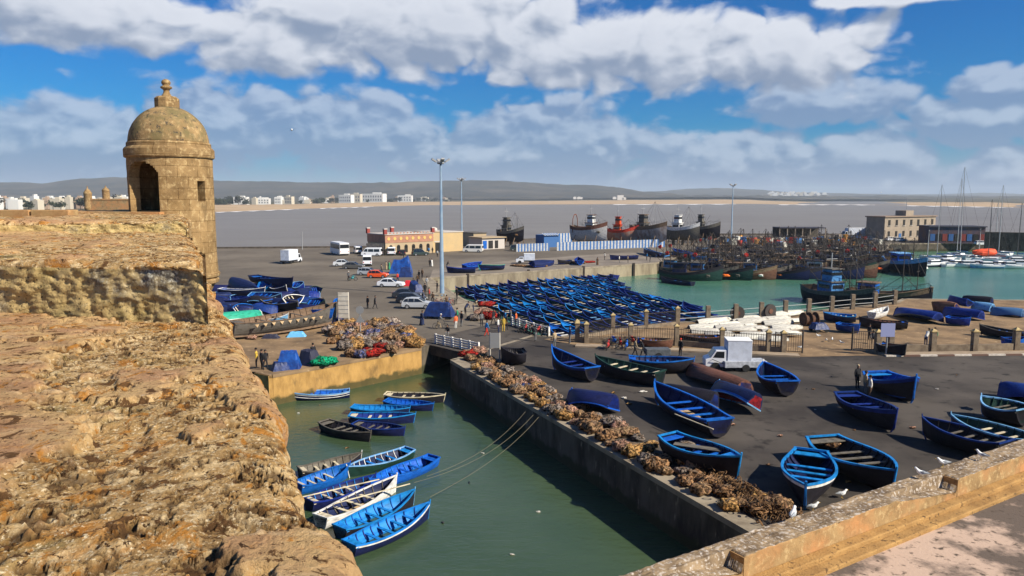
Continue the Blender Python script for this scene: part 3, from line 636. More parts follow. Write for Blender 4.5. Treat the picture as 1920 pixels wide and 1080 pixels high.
# rough top surface as a height grid over the outer half, whole length
nt_, nn_ = 700, 60
T = np.linspace(-14, 60, nt_)[:, None].repeat(nn_, 1); prof_n = np.concatenate([[wid + 0.02] * 8, np.linspace(wid, 0.0, nn_ - 16), [0.0] * 8]); prof_d = np.concatenate([[9, 3, 1, 0.5, 0.25, 0.12, 0.06, 0.02], np.zeros(nn_ - 16), [0.02, 0.06, 0.12, 0.2, 0.28, 0.36, 0.5, 0.9]])
Nn = prof_n[None, :].repeat(nt_, 0); Dp = prof_d[None, :].repeat(nt_, 0)
notch = np.zeros_like(T)
for (a, b_) in ((ts[0][1], ts[1][0]), (ts[1][1], ts[2][0])):
    f = np.clip((T - a) / (b_ - a), 0, 1); inside = (T > a) & (T < b_)
    notch = np.where(inside, 0.06 + 0.34 * f, notch)
inner_half = np.clip((wid * 0.52 - Nn) / 0.02, 0, 1)
nz_ = (fbm(T * 2, Nn * 6 + 3, 5) - .5) * 0.06 + (fbm(T * 9, Nn * 9 + 3, 4) - .5) * 0.035
pt_ = np.clip((fbm(T * 7 + 5, Nn * 10, 5, .6) - .62) / .04, 0, 1)
Zp = ZP - np.maximum(Dp, notch * inner_half) + (Dp == 0) * (nz_ - pt_ * 0.03)
Nd = Nn + (Dp > 0) * np.sign(Nn - wid / 2) * (fbm(T * 3, Dp * 3, 4) - .5) * 0.05 + (fbm(T * 1.5, T * 0 + 4, 4) - .5) * 0.04
V = np.zeros(T.shape + (3,)); V[..., 0] = pin0.x + PD.x * T + PN.x * Nd - para.location.x; V[..., 1] = pin0.y + PD.y * T + PN.y * Nd - para.location.y; V[..., 2] = Zp - para.location.z
PTOP = mat('parapet_top', (0.30, 0.215, 0.13), 0.95, (0.15, 0.105, 0.065), 2.0, (0.4, 0.6), 0.9, 14, col3=(0.48, 0.42, 0.36), scale3=9, w3=(0.52, 0.64), spec=0.1, bdist=0.03)
o = grid_mesh('coping', V, PTOP, para); 
o.data.materials.append(SPARA)
nc = nn_ - 1; mi = np.zeros((nt_ - 1, nc), dtype=np.int32); mi[:, nn_ - 9:] = 1; mi[:, :7] = 1; o.data.polygons.foreach_set('material_index', mi.reshape(-1))
lb = MB(); pbox(lb, -14, 60, -0.32, 0.0, 5.0, 5.98); pbox(lb, -14, 60, -0.62, -0.32, 5.0, 5.86); lb.build('footing', mat('worn_ochre_ledge', (0.46, 0.27, 0.10), 0.95, (0.30, 0.17, 0.065), 1.3, (0.35, 0.68), 1.0, 20, spec=0.1, bdist=0.04, col3=(0.13, 0.08, 0.04), scale3=8, w3=(.58, .66), detail=10), para, bevel=0.03)
sb = MB()
for (a, b_) in ((ts[0][1], ts[1][0]), (ts[1][1], ts[2][0])): sb = MB(); pbox(sb, b_ - 0.03, b_ + 0.05, -0.02, wid * 0.5, 5.9, ZP - 0.03); sb.build('notch_end', SPARA, para)
fl_pts = [pin0 + PD * t + PN * n for t, n in ((-14, -0.6), (60, -0.6), (60, -30), (-14, -30))]
TERR = mat('terrace_paving', (0.13, 0.10, 0.08), 0.95, (0.50, 0.36, 0.27), 0.42, (0.44, 0.52), 0.8, 14, col3=(0.085, 0.065, 0.05), scale3=4.5, w3=(0.56, 0.68), spec=0.1, detail=9, bdist=0.02)
poly_sheet('terrace_floor', fl_pts, 5.75, TERR)
# ------------------------------------------------------------------ wooden boats
def paint(name, col, rough=0.55, wear=0.5, rand=0.12):
    dark = tuple(c * 0.45 for c in col); pale = tuple(min(1, c * 1.3 + 0.03) for c in col)
    return mat(name, col, rough, dark, 2.2, (0.46, 0.72), 0.25, 9, col3=pale, scale3=6, w3=(0.62, 0.78), spec=0.22, rand=rand, stretch=(0.6, 2, 2), bdist=0.01)
BLUE = paint('bright_blue_paint', (0.006, 0.105, 0.46)); BLUE2 = paint('azure_paint', (0.010, 0.20, 0.56)); NAVY = paint('navy_paint', (0.008, 0.014, 0.065)); MIDB = paint('royal_blue_paint', (0.008, 0.030, 0.19))
BLACK = paint('tar_black_paint', (0.016, 0.014, 0.020), 0.6); CREAM = paint('cream_paint', (0.60, 0.52, 0.36)); WHITE = paint('white_paint', (0.72, 0.70, 0.66), 0.5, rand=0.05)
GREEN = paint('green_paint', (0.03, 0.36, 0.24)); BROWN = paint('brown_planks', (0.19, 0.125, 0.075), 0.8); GREYW = paint('grey_planks', (0.13, 0.115, 0.095), 0.85); REDP = paint('red_paint', (0.42, 0.025, 0.02)); ORANGE = paint('orange_paint', (0.75, 0.12, 0.02))
PALEB = paint('pale_blue_paint', (0.16, 0.36, 0.60)); PINE = mat('raw_pine_board', (0.50, 0.36, 0.20), 0.8, (0.32, 0.20, 0.10), 3, bump=0.3, stretch=(0.4, 3, 3)); DKGREEN = paint('dark_green_paint', (0.012, 0.045, 0.035)); RUST = paint('rusty_brown_paint', (0.16, 0.07, 0.045), 0.8)
ROPE = mat('rope', (0.38, 0.33, 0.22), 0.9)
def hull_fn(L, B, D, rise=0.55, srise=0.12, tw=0.62, keel_rise=0.35):
    def sec(t):      # t 0 stern .. 1 bow -> half width, sheer z, keel z
        if t < 0.42: w = tw + (1 - tw) * math.sin(math.pi / 2 * t / 0.42)
        else: w = max(0.0, 1 - ((t - 0.42) / 0.58) ** 2.3)
        w = B / 2 * max(w, 0.02); h = D + rise * max(0, (t - 0.25) / 0.75) ** 2.2 + srise * max(0, (0.25 - t) / 0.25) ** 2
        k = keel_rise * max(0, (t - 0.8) / 0.2) ** 2 * 0.6 + 0.08 * max(0, (0.2 - t) / 0.2)
        return w, h, k
    return sec
def hull_mesh(L, B, D, sec, nst=18, nk=7, th=0.05, floor=0.22, ribs=10, stripe=True, rib_slot=2):
    """material slots: 0 outside, 1 inside, 2 ribs, 3 stripe below the gunwale"""
    b = MB(); ts = [i / nst for i in range(nst + 1)]
    def xpos(t, z, h): return -L / 2 + L * t + (0.22 * (z / h) * max(0, (t - 0.75) / 0.25))  # raked stem
    def row(t, inner):
        w, h, k = sec(t); w2 = max(0.012, w - (th if inner else 0)); k2 = k + (floor if inner else 0); pts = []
        hs = h - (0.0 if inner else 0)
        for i in range(nk + 1):
            a = i / nk; y = w2 * (math.sin(a * math.pi / 2) ** 0.62) * (0.93 + 0.07 * a); z = k2 + (hs - k2) * (a ** 1.25 if not inner else a ** 1.0)
            if inner and i == 0: y = 0
            elif inner and i == 1: z = k2 + 0.01; y = w2 * 0.62
            pts.append((xpos(t, z, h), y, z))
        return pts
    for inner in (False, True):
        vs = []; fs = []; n = 2 * nk + 1; mi = []
        for t in ts:
            r = row(t, inner); vs += [(x, -y, z) for x, y, z in r[::-1]] + r[1:]
        for s in range(nst):
            for j in range(n - 1):
                q = (s * n + j, s * n + j + 1, (s + 1) * n + j + 1, (s + 1) * n + j); fs.append(q if not inner else q[::-1])
                e = min(j, n - 2 - j); mi.append((3 if (e == 0 and stripe) else 0) if not inner else 1)
        if not inner:
            fs.append(tuple(range(n))); mi.append(0)
        else: fs.append(tuple(range(n))[::-1]); mi.append(1)
        k0 = len(b.v); b.v += vs; b.f += [tuple(i + k0 for i in f) for f in fs]; b.mi += mi
    b.cur = rib_slot
    for i in range(ribs):
        t = 0.08 + 0.78 * i / max(1, ribs - 1); r = row(t, True); L_ = [(x, -y * 0.985, z + 0.01) for x, y, z in r[::-1]] + [(x, y * 0.985, z + 0.01) for x, y, z in r[1:]]
        vs = []; fs = []
        for (x, y, z) in L_:
            s_ = 1 if y > 0 else (-1 if y < 0 else 0)
            vs += [(x - 0.03, y, z), (x + 0.03, y, z), (x + 0.03, y - 0.045 * s_, z + 0.03), (x - 0.03, y - 0.045 * s_, z + 0.03)]
        for j in range(len(L_) - 1):
            if abs(L_[j][1]) < B * 0.28 and abs(L_[j + 1][1]) < B * 0.28 and L_[j][2] < floor + 0.1: continue
            for k in range(4): fs.append((j * 4 + k, j * 4 + (k + 1) % 4, (j + 1) * 4 + (k + 1) % 4, (j + 1) * 4 + k))
        b.add(vs, fs)
    return b, xpos
def make_boat(name, label, L=6.2, B=2.1, D=0.95, outer=NAVY, inner=MIDB, rim=BLUE, ribm=None, stripe=None, thwart=BLUE, rise=0.5, tw=0.62, nth_=3, board=False, foredeck=False, ribs=9, stem=None, simple=False, rubber=False, cat='boat', group=None):
    root = empty(name); tag(root, label, cat, group); root['L'] = L; root['D'] = D; root['rise'] = rise; root['B'] = B
    sec = hull_fn(L, B, D, rise, tw=tw)
    if simple: hb, xp = hull_mesh(L, B, D, sec, nst=11, nk=4, ribs=0)
    else: hb, xp = hull_mesh(L, B, D, sec, ribs=ribs)
    if rubber and not simple:
        hb.cur = 3
        for s_ in (-1, 1):
            pts = []
            for i in range(19):
                t = i / 18; w, h, k = sec(t); z = h - 0.30 - 0.1 * t; pts.append((xp(t, z, h), s_ * (w * 0.985 + 0.01), z))
            hb.tube(pts, 0.03, 4)
    hb.build('hull', [outer, inner, ribm or inner, stripe or outer], root, smooth=False)
    g = MB(); n = 11 if simple else 20
    rw = 0.055
    for s_ in (-1, 1):
        vs = []; fs = []
        for i in range(n + 1):
            t = i / n; w, h, k = sec(t); x = xp(t, h, h)
            vs += [(x, s_ * (w + rw * 0.6), h - 0.05), (x, s_ * (w + rw * 0.6), h + 0.03), (x, s_ * max(0.0, w - rw * 1.5), h + 0.03), (x, s_ * max(0.0, w - rw * 1.5), h - 0.05)]
        for i in range(n):
            for k in range(4): fs.append((i * 4 + k, i * 4 + (k + 1) % 4, (i + 1) * 4 + (k + 1) % 4, (i + 1) * 4 + k))
        fs += [(0, 1, 2, 3)]; g.add(vs, fs)
    w0, h0, _ = sec(0); g.box((-L / 2, 0, h0 - 0.01), (0.09, 2 * w0 + 0.12, 0.09))
    g.build('gunwale', rim, root)
    w1, h1, k1 = sec(1.0); xb = xp(1, h1, h1)
    st = MB().tube([(L / 2 - 0.35, 0, 0.02), (L / 2 - 0.02, 0, k1 + 0.1), (xb + 0.03, 0, h1 + 0.16)], [0.05, 0.06, 0.05], 5); st.build('stem_post', stem or rim, root)
    pos = [0.30, 0.46, 0.62, 0.76, 0.18][:nth_]
    for t in sorted(pos):
        w, h, k = sec(t); z = h - 0.24; x = xp(t, z, h)
        MB().box((x, 0, z), (0.24, 2 * w * 0.93, 0.045)).build('thwart', thwart, root)
    w, h, k = sec(0.05)
    if tw > 0.4:
        MB().box((-L / 2 + L * 0.055, 0, h0 - 0.16), (L * 0.10, 2 * w * 0.95, 0.04)).build('stern_seat', thwart, root)
    if foredeck:
        d = MB(); vs = []
        for t in (0.80, 0.86, 0.92, 0.98):
            w, h, k = sec(t); x = xp(t, h, h); vs += [(x, -w, h - 0.04), (x, w, h - 0.04)]
        d.add(vs, [(i, i + 2, i + 3, i + 1) for i in (0, 2, 4)]); d.build('foredeck', rim, root)
    if board:
        bd = MB()
        for k in range(3): bd.box((-L * 0.02, -0.27 + 0.27 * k, 0.40), (L * 0.22, 0.24, 0.03))
        bd.build('floor_board', PINE, root)
    return root
def set_boat(r, s, b_, z0=0.0, heel=0.0, wscale=None, pitch=0.0, label=None, group=None, zscale=None):
    """puts a boat so that its rim's stern and bow ends fall on two points of the picture"""
    D, rise, L = r['D'], r['rise'], r['L']
    ps = P(s[0], s[1], z0 + D); pb = P(b_[0], b_[1], z0 + D + rise); d = pb - ps; d.z = 0; k = d.length / (L + 0.2)
    c = (ps + pb) / 2; r.location = (c.x, c.y, z0); ws = wscale or min(1.25, max(0.8, k)); zs = zscale or min(1.15, max(0.85, k ** 0.5)); r.scale = (k, ws, zs)
    r.rotation_mode = 'ZYX' if False else 'XYZ'; r.rotation_euler = (heel, pitch, math.atan2(d.y, d.x))
    if label: r['label'] = label
    if group: r['group'] = group
    return r
def set_upturned(r, s, b_, z0=0.0, tilt=0.0, label=None, group=None, wscale=None, pitch=0.0):
    D, rise, L = r['D'], r['rise'], r['L']
    ps = P(s[0], s[1], z0 + D * 0.8); pb = P(b_[0], b_[1], z0 + D * 0.8); d = pb - ps; d.z = 0; k = d.length / L
    c = (ps + pb) / 2; B = r['B'] * (wscale or 1)
    r.scale = (k, wscale or min(1.2, max(0.85, k)), 1)
    lift = D * math.cos(tilt) + abs(math.sin(tilt)) * B / 2
    r.location = (c.x, c.y, z0 + lift + 0.04); r.rotation_euler = (math.pi + tilt, R(3) + pitch, math.atan2(d.y, d.x))
    if label: r['label'] = label
    if group: r['group'] = group
    return r
# ---- boats in the green inlet
gi = 'small boats moored in the green inlet'
FLO = ZW - 0.28
def ib(label, s, b, **k): 
    hk = {q: k.pop(q) for q in ('heel', 'wscale', 'pitch', 'zscale') if q in k}
    z = k.pop('z', FLO)
    return set_boat(make_boat('rowing_boat', label, group=k.pop('group', gi), **k), s, b, z, **hk)
ib('blue boat with white stripes moored against the ochre quay wall, a man standing in it', (657, 731), (537, 731), outer=NAVY, inner=BLUE, rim=PALEB, stripe=WHITE, rubber=True, thwart=BLUE, rise=0.3, L=6.4, D=0.9)
ib('black boat with cream rim and cream seats, farthest back in the inlet', (721, 737), (833, 737), outer=BLACK, inner=BLACK, rim=CREAM, thwart=CREAM, rise=0.15)
ib('bright blue boat just in front of the cream rimmed black boat', (722, 748), (812, 752), outer=NAVY, inner=BLUE, rim=BLUE, rise=0.15)
ib('bright blue boat with azure stern deck, left end of the middle trio', (659, 760), (767, 760), outer=NAVY, inner=BLUE2, rim=BLUE2, thwart=BLUE2, rise=0.15)
ib('blue boat with pale seats, third down in the middle cluster', (654, 776), (777, 772), outer=NAVY, inner=MIDB, rim=BLUE2, thwart=CREAM, rise=0.2)
ib('dark blue boat with grey seats tied beside the black grey rimmed boat', (664, 790), (758, 797), outer=NAVY, inner=NAVY, rim=MIDB, thwart=GREYW, rise=0.15)
ib('black boat with worn grey rim and seats, nearest of the middle cluster', (606, 788), (694, 806), outer=BLACK, inner=BLACK, rim=GREYW, thwart=GREYW, rise=0.25, nth_=3)
ib('dark boat with tall white stem post, half hidden behind the rampart edge', (560, 878), (676, 842), outer=BLACK, inner=GREYW, rim=GREYW, stem=WHITE, thwart=CREAM, rise=0.45, foredeck=False)
ib('bright blue boat with pale oars seen behind the rampart edge', (556, 905), (655, 862), outer=BLUE, inner=BLUE, ribm=BLUE2, rim=BLUE, thwart=CREAM, rise=0.4)
ib('dark green boat with white rim and blue ribs, upper right of the near cluster', (770, 838), (652, 868), outer=DKGREEN, inner=NAVY, ribm=WHITE, rim=PALEB, thwart=BLUE2, rise=0.3, L=7, stem=WHITE)
ib('all bright blue boat with square stern, rightmost of the near cluster', (815, 853), (694, 893), outer=BLUE, inner=BLUE, ribm=BLUE2, rim=BLUE, thwart=BLUE, rise=0.25, L=7, stripe=BLUE)
ib('dark blue boat full of blue ribs with beige rail, between white and green boats', (576, 936), (703, 884), outer=NAVY, inner=NAVY, ribm=BLUE2, rim=MIDB, thwart=CREAM, rise=0.3, L=7)
ib('white rimmed boat with tan stern deck and tall white stem in the near cluster', (598, 968), (742, 886), outer=WHITE, inner=NAVY, ribm=GREYW, rim=WHITE, thwart=CREAM, rise=0.5, L=7.4, board=True, stripe=WHITE, stem=WHITE)
ib('azure boat second from the front of the near cluster', (634, 988), (776, 912), outer=BLACK, inner=BLUE2, ribm=BLUE, rim=BLUE2, thwart=BLUE2, rise=0.4, L=7, stem=PALEB)
ib('azure boat with navy white striped hull, front boat of the near cluster', (652, 1018), (804, 936), outer=NAVY, inner=BLUE2, ribm=MIDB, rim=BLUE2, thwart=BLUE2, rise=0.4, L=7, board=False, stripe=WHITE, stem=BLUE2, nth_=4)
# ---- boats on the tarmac
gt = 'boats standing on the tarmac'
def tb(label, s, b, **k):
    k['wscale'] = k.get('wscale', 1.0) * 1.12; k.setdefault('zscale', 1.18)
    return ib(label, s, b, z=k.pop('z', 0.0), group=gt, **k)
tb('black boat standing alone beside the road sign at the end of the net heap', (985, 662), (940, 656), outer=BLACK, inner=BLACK, rim=BLACK, thwart=GREYW, rise=0.35, L=6.2, wscale=1.15)
tb('dark blue boat with raised bright blue bow, left of the black green boat', (1112, 696), (1036, 656), outer=BLACK, inner=NAVY, rim=BLUE, stem=BLUE, thwart=MIDB, rise=0.7, stripe=MIDB)
tb('black green boat with four cream seats and white stern corner', (1240, 704), (1118, 672), outer=BLACK, inner=DKGREEN, rim=DKGREEN, thwart=CREAM, rise=0.35, L=7.4, nth_=4, wscale=1.0)
tb('dark blue boat with bright rim just behind the black green boat', (1178, 676), (1300, 676), outer=BLACK, inner=NAVY, rim=BLUE, thwart=BLUE, rise=0.15, L=7)
tb('big open blue boat with tan floor boards, centre of the tarmac', (1352, 796), (1229, 722), outer=BLACK, inner=NAVY, rim=BLUE, thwart=BLUE, rise=0.4, L=7.6, board=True, nth_=3, wscale=1.2, stripe=NAVY)
tb('dark blue boat with azure rim and a loose plank, beside the net heaps', (1250, 822), (1387, 862), outer=BLACK, inner=NAVY, rim=BLUE2, thwart=BLUE, rise=0.3, L=7, board=False, foredeck=True)
tb('small blue boat on the tarmac end on to the parapet, nearest the chains', (1521, 852), (1511, 916), outer=BLACK, inner=NAVY, rim=BLUE2, thwart=BLUE2, rise=0.25, L=5.6, B=2.2, wscale=1.05, stripe=WHITE)
tb('large black boat with azure rim and pale seats behind the parapet', (1540, 826), (1678, 888), outer=BLACK, inner=BLACK, rim=BLUE2, thwart=GREYW, rise=0.25, L=7.4, wscale=1.2, B=2.4)
tb('dark blue boat loaded with planks beside the three men', (1584, 742), (1680, 776), outer=BLACK, inner=NAVY, rim=MIDB, stripe=MIDB, thwart=MIDB, rise=0.35, board=True, wscale=1.1)
tb('high sided blue boat with outboard engine behind the three men', (1640, 706), (1716, 718), outer=BLACK, inner=BLUE, rim=BLUE, thwart=BLUE2, rise=0.6, wscale=1.4, L=6.6, foredeck=False, zscale=1.3, stripe=MIDB)
tb('long black boat with violet grey rubbing strake at the right, nearest the parapet', (1890, 838), (1731, 788), outer=BLACK, inner=BLACK, rim=MIDB, thwart=GREYW, rise=0.2, L=8)
tb('black boat with thin white rim second from the parapet at the right', (1945, 832), (1785, 783), outer=BLACK, inner=DKGREEN, rim=PALEB, thwart=CREAM, rise=0.15, L=8)
tb('black green boat with white rim at the right frame edge behind its twins', (1925, 775), (1841, 748), outer=BLACK, inner=DKGREEN, rim=PALEB, thwart=GREYW, rise=0.2, wscale=1.3, L=6.5)
tb('blue boat with raised white stem right of the box van', (1478, 722), (1432, 684), outer=BLACK, inner=NAVY, rim=BLUE, stem=WHITE, thwart=BLUE, rise=0.5, wscale=1.15, L=6.2)
def up(label, s, b, tilt=0.0, z=0.0, group='upturned boats on the tarmac', wscale=None, pitch=0.0, **k):
    return set_upturned(make_boat('upturned_boat', label, group=group, **k), s, b, z, tilt, wscale=wscale, pitch=pitch)
up('upturned dark blue boat with bright blue transom beside the net heap', (1155, 756), (1068, 738), 0.35, outer=NAVY, rim=BLUE, L=6, wscale=1.1)
up('long upturned dark boat with reddish brown bottom behind the red one', (1400, 728), (1290, 680), 0.2, outer=RUST, rim=BLACK, L=8.5, wscale=1.2)
up('upturned black boat leaning behind the big open blue boat', (1345, 752), (1240, 728), 0.45, outer=BLACK, rim=GREYW, L=7)
up('tilted navy boat with red bottom and white transom edge', (1426, 758), (1345, 722), 0.55, outer=NAVY, stripe=BLUE, rim=PALEB, L=6.2, inner=REDP)
up('upturned blue boat at the right frame edge behind the black boats', (1955, 735), (1873, 722), 0.2, outer=MIDB, rim=MIDB, L=7)
# ---- boats in the yard behind the fence
gy = 'boats laid up in the boat yard'
def yb(label, s, b, **k): return ib(label, s, b, z=k.pop('z', 0.05), group=gy, **k)
yb('open blue boat beside the capstan in the yard, left of the white dinghy', (1606, 590), (1545, 582), outer=NAVY, inner=BLUE, rim=BLUE2, thwart=CREAM, rise=0.3, wscale=1.1)
yb('smaller blue boat in front of the open blue one in the yard', (1570, 604), (1612, 604), outer=MIDB, inner=MIDB, rim=BLUE, rise=0.3)
yb('long black hull lying in the middle of the yard', (1702, 602), (1612, 590), outer=BLACK, inner=RUST, rim=BLACK, rise=0.5, L=9)
yb('little white dinghy raised among the blue yard boats', (1634, 586), (1664, 573), outer=WHITE, inner=WHITE, rim=WHITE, thwart=WHITE, rise=0.3)
yb('small blue boat with open rim in front of the glossy upturned one', (1775, 592), (1820, 592), outer=MIDB, inner=MIDB, rim=BLUE, rise=0.3)
yb('black boat loaded with gear behind the right fence', (1925, 622), (1838, 604), outer=BLACK, inner=BLACK, rim=GREYW, rise=0.4, L=8)
yb('blue boat with pale rim leaning at the water side of the yard', (1815, 562), (1775, 550), outer=MIDB, inner=NAVY, rim=BLUE, thwart=CREAM, rise=0.3, heel=0.5, z=0.4)
yb('black boat with white rope along its side just behind the right fence', (1648, 640), (1700, 640), outer=BLACK, inner=RUST, rim=GREYW, rise=0.5)
yb('blue boat at the right end of the yard fence', (1880, 632), (1925, 628), outer=BLUE, inner=MIDB, rim=BLUE, rise=0.3)
yb('black boat lying inside the front fence, left of the white hulls', (1350, 628), (1272, 624), outer=BLACK, inner=BLACK, rim=RUST, rise=0.2, L=8)
yb('brown hulled dark boat at the yard front close to the left fence', (1200, 632), (1262, 632), outer=RUST, inner=RUST, rim=BROWN, rise=0.2)
gu = 'upturned boats in the boat yard'
up('large glossy blue upturned boat in the middle of the yard', (1762, 596), (1680, 580), 0.25, group=gu, outer=MIDB, rim=BLACK, L=8, wscale=1.3, stripe=GREYW)
up('blue upturned boat right of the large glossy one', (1842, 590), (1770, 578), 0.2, group=gu, outer=MIDB, rim=MIDB, L=7)
up('pale blue upturned boat by the water', (1862, 574), (1822, 568), 0.1, group=gu, outer=PALEB, rim=PALEB, L=6)
up('steel blue upturned boat at the far right of the yard', (1918, 584), (1858, 578), 0.1, group=gu, outer=mat('steel_blue', (0.07, 0.16, 0.32), 0.4, rand=.1), rim=NAVY, L=7)
up('dark covered boat hull on the shore between blue ones', (1860, 562), (1805, 556), 0.1, group=gu, outer=BLACK, rim=NAVY, L=7)
up('black upturned stern poking up behind the glossy blue hull', (1790, 578), (1745, 572), -0.5, group=gu, outer=RUST, rim=BLACK, L=6)
# ---- boats on the far quay
gq = 'boats standing on the far quay'
FQ = [('dark blue boat lying right of the lamp mast on the far quay', (892, 503), (838, 499), dict(outer=NAVY, rim=MIDB), 0), ('blue boat leaning on its neighbour beyond the lamp mast', (868, 498), (900, 490), dict(outer=MIDB, rim=BLUE), 0.3),
      ('green striped blue boat beside the white van on the far quay', (945, 497), (898, 495), dict(outer=NAVY, rim=GREEN, inner=BLUE, wscale=1.3), 0.2), ('small black boat standing alone near the quay rim', (1070, 487), (1046, 485), dict(outer=BLACK, rim=BLACK), 0),
      ('blue boat seen end on beside the small black one', (1088, 490), (1084, 482), dict(outer=BLUE, rim=MIDB), 0), ('long dark blue boat before the striped fence', (1196, 479), (1144, 477), dict(outer=NAVY, rim=NAVY, L=8), 0),
      ('blue boat under the white trawler stem', (1240, 476), (1206, 465), dict(outer=NAVY, rim=PALEB), .2), ('blue boat with long raised bow by the fleet', (1300, 477), (1262, 467), dict(outer=NAVY, rim=BLUE, L=8), 0), ('dark blue boat right of the long bowed one', (1338, 474), (1305, 466), dict(outer=NAVY, rim=NAVY, L=8), 0), ('azure boat farthest right on the far quay', (1325, 480), (1296, 476), dict(outer=BLUE2, rim=BLUE2), 0)]
for lb_, s, b, k, hl in FQ:
    k = dict(k); ib(lb_, s, b, z=0.0, group=gq, heel=hl, simple=True, rise=0.4, **k)
up('upturned blue boat propped on the far quay left of the grey van', (1000, 496), (1040, 490), 0.4, group=gq, outer=NAVY, rim=MIDB, simple=True)
# ---- pile of boats by the turret
gp = 'boats piled beside the turret'
PILE = [('upturned navy boat at the upper left of the pile', (434, 528), (482, 540), 'u', dict(outer=NAVY, rim=MIDB, L=7), 0.3, 1.0), ('navy boat on top at the back of the pile', (474, 519), (548, 523), 'b', dict(outer=NAVY, rim=NAVY, L=8), 0.0, 1.4),
        ('blue boat with pale round rim at the top right of the pile', (550, 530), (572, 524), 'b', dict(outer=MIDB, rim=PALEB), 0.5, 1.1), ('bright blue boat standing open in the upper middle of the pile', (486, 530), (512, 524), 'b', dict(outer=BLUE2, inner=BLUE2, rim=BLUE2), 0.7, 1.0),
        ('boat with white scarred rim left of the pale round one', (512, 533), (540, 531), 'b', dict(outer=NAVY, rim=WHITE), 0.3, 0.8), ('black boat with curved ribs tilted at the right end of the pile', (578, 540), (600, 532), 'b', dict(outer=BLACK, rim=DKGREEN, ribm=GREYW), 0.8, 0.8),
        ('long boat with white rail across the back of the pile', (412, 541), (496, 537), 'b', dict(outer=NAVY, rim=WHITE, L=8), 0.0, 0.6), ('navy boat under the white railed one', (400, 556), (470, 552), 'b', dict(outer=NAVY, rim=MIDB, L=8), 0.2, 0.4),
        ('blue boat with green white plank in the middle of the pile', (470, 549), (530, 545), 'b', dict(outer=NAVY, rim=PALEB, L=7), 0.4, 0.5), ('open boat with white oval rim facing the camera', (524, 560), (557, 545), 'b', dict(outer=NAVY, inner=BLACK, rim=WHITE, thwart=CREAM), 0.9, 0.7),
        ('upturned navy boat right of the oval one', (560, 555), (590, 545), 'u', dict(outer=NAVY, rim=BLACK, L=6), 0.5, 0.4), ('rusty brown upturned boat at the right of the pile', (565, 565), (608, 562), 'u', dict(outer=RUST, rim=BLACK, L=6), 0.2, 0.0),
        ('black hull with green rim at the right of the pile', (580, 562), (612, 556), 'b', dict(outer=BLACK, rim=DKGREEN, L=6), 0.5, 0.2), ('navy upturned boat low in the pile next to the turret', (392, 578), (452, 572), 'u', dict(outer=NAVY, rim=NAVY, L=7), 0.3, 0.0),
        ('open blue boat with cream seats facing the camera low in the pile', (430, 577), (462, 562), 'b', dict(outer=NAVY, inner=MIDB, rim=BLUE, thwart=CREAM), 0.9, 0.3), ('small upturned violet blue boat in the middle of the pile', (478, 574), (506, 570), 'u', dict(outer=MIDB, rim=NAVY, L=5), 0.1, 0.0),
        ('dark boat with pale rail in front middle of the pile', (500, 562), (560, 568), 'b', dict(outer=BLACK, rim=GREYW, L=7), 0.1, 0.2), ('bright blue boat lying inside the old grey hull', (560, 577), (622, 575), 'b', dict(outer=BLUE, inner=BLUE, rim=BLUE, L=7), -0.2, 0.9),
        ('emerald green upturned boat on the left of the pile', (405, 596), (490, 584), 'u', dict(outer=GREEN, rim=WHITE, L=8), -0.2, 0.6), ('navy boat left of the green one', (388, 590), (440, 583), 'b', dict(outer=NAVY, rim=WHITE, L=7), 0.1, 0.4),
        ('blue white painted boat inside the front of the old hull', (490, 592), (540, 584), 'b', dict(outer=PALEB, rim=WHITE, L=6), 0.1, 0.6), ('azure boat standing upright behind the tall notice board', (618, 566), (637, 552), 'b', dict(outer=BLUE2, inner=BLUE2, rim=BLUE, L=5), 1.0, 0.2),
        ('blue orange hull end behind the tall notice board', (614, 590), (638, 578), 'b', dict(outer=BLUE, rim=ORANGE, L=5), 0.3, 0.0)]
for lb_, s, b, kind, k, hl, z in PILE:
    if kind == 'u': up(lb_, s, b, hl, z=z, group=gp, **k)
    else: ib(lb_, s, b, z=z, heel=hl, group=gp, **k)
# more hulls filling the pile's lower layers
FILL = []
for j, (x0, x1, y) in enumerate([(398, 590, 540), (396, 600, 552), (392, 604, 563), (392, 610, 576)]):
    for i in range(5):
        xx = x0 + (x1 - x0) * (i + 0.2) / 5; r = up('hull packed low in the turret pile, %s from left of its %s layer' % (nth(i + 1), ('rear', 'upper', 'middle', 'front')[j]), (xx - 14, y + rnd.uniform(-3, 3)), (xx + 34, y + rnd.uniform(-3, 3)), rnd.uniform(-.5, .5), z=-0.1 + rnd.uniform(0, .5), group=gp, outer=rnd.choice([NAVY, MIDB, NAVY, BLACK]), rim=rnd.choice([BLUE, PALEB, MIDB]), simple=True)
# the old grey hull
old = make_boat('old_wooden_hull', 'long weathered grey wooden hull before the piled boats', L=17, B=4.2, D=1.75, outer=GREYW, inner=BROWN, rim=BROWN, thwart=GREYW, rise=0.9, nth_=3, ribs=16, group=None, tw=0.5)
set_boat(old, (430, 606), (632, 566), 0.0); old.scale = (old.scale[0], 1, 1.0)
ft = MB()
for i in range(9):
    x = -6 + i * 1.25; ft.add([(x - .32, -2.02, 1.62), (x + .32, -2.02, 1.62), (x, -2.10, 1.30), (x - .32, -2.08, 1.62), (x + .32, -2.08, 1.62), (x, -2.13, 1.30)], [(3, 5, 4), (0, 1, 2), (0, 3, 4, 1), (1, 4, 5, 2), (2, 5, 3, 0)])
ft.build('frame_rail', PINE, old)
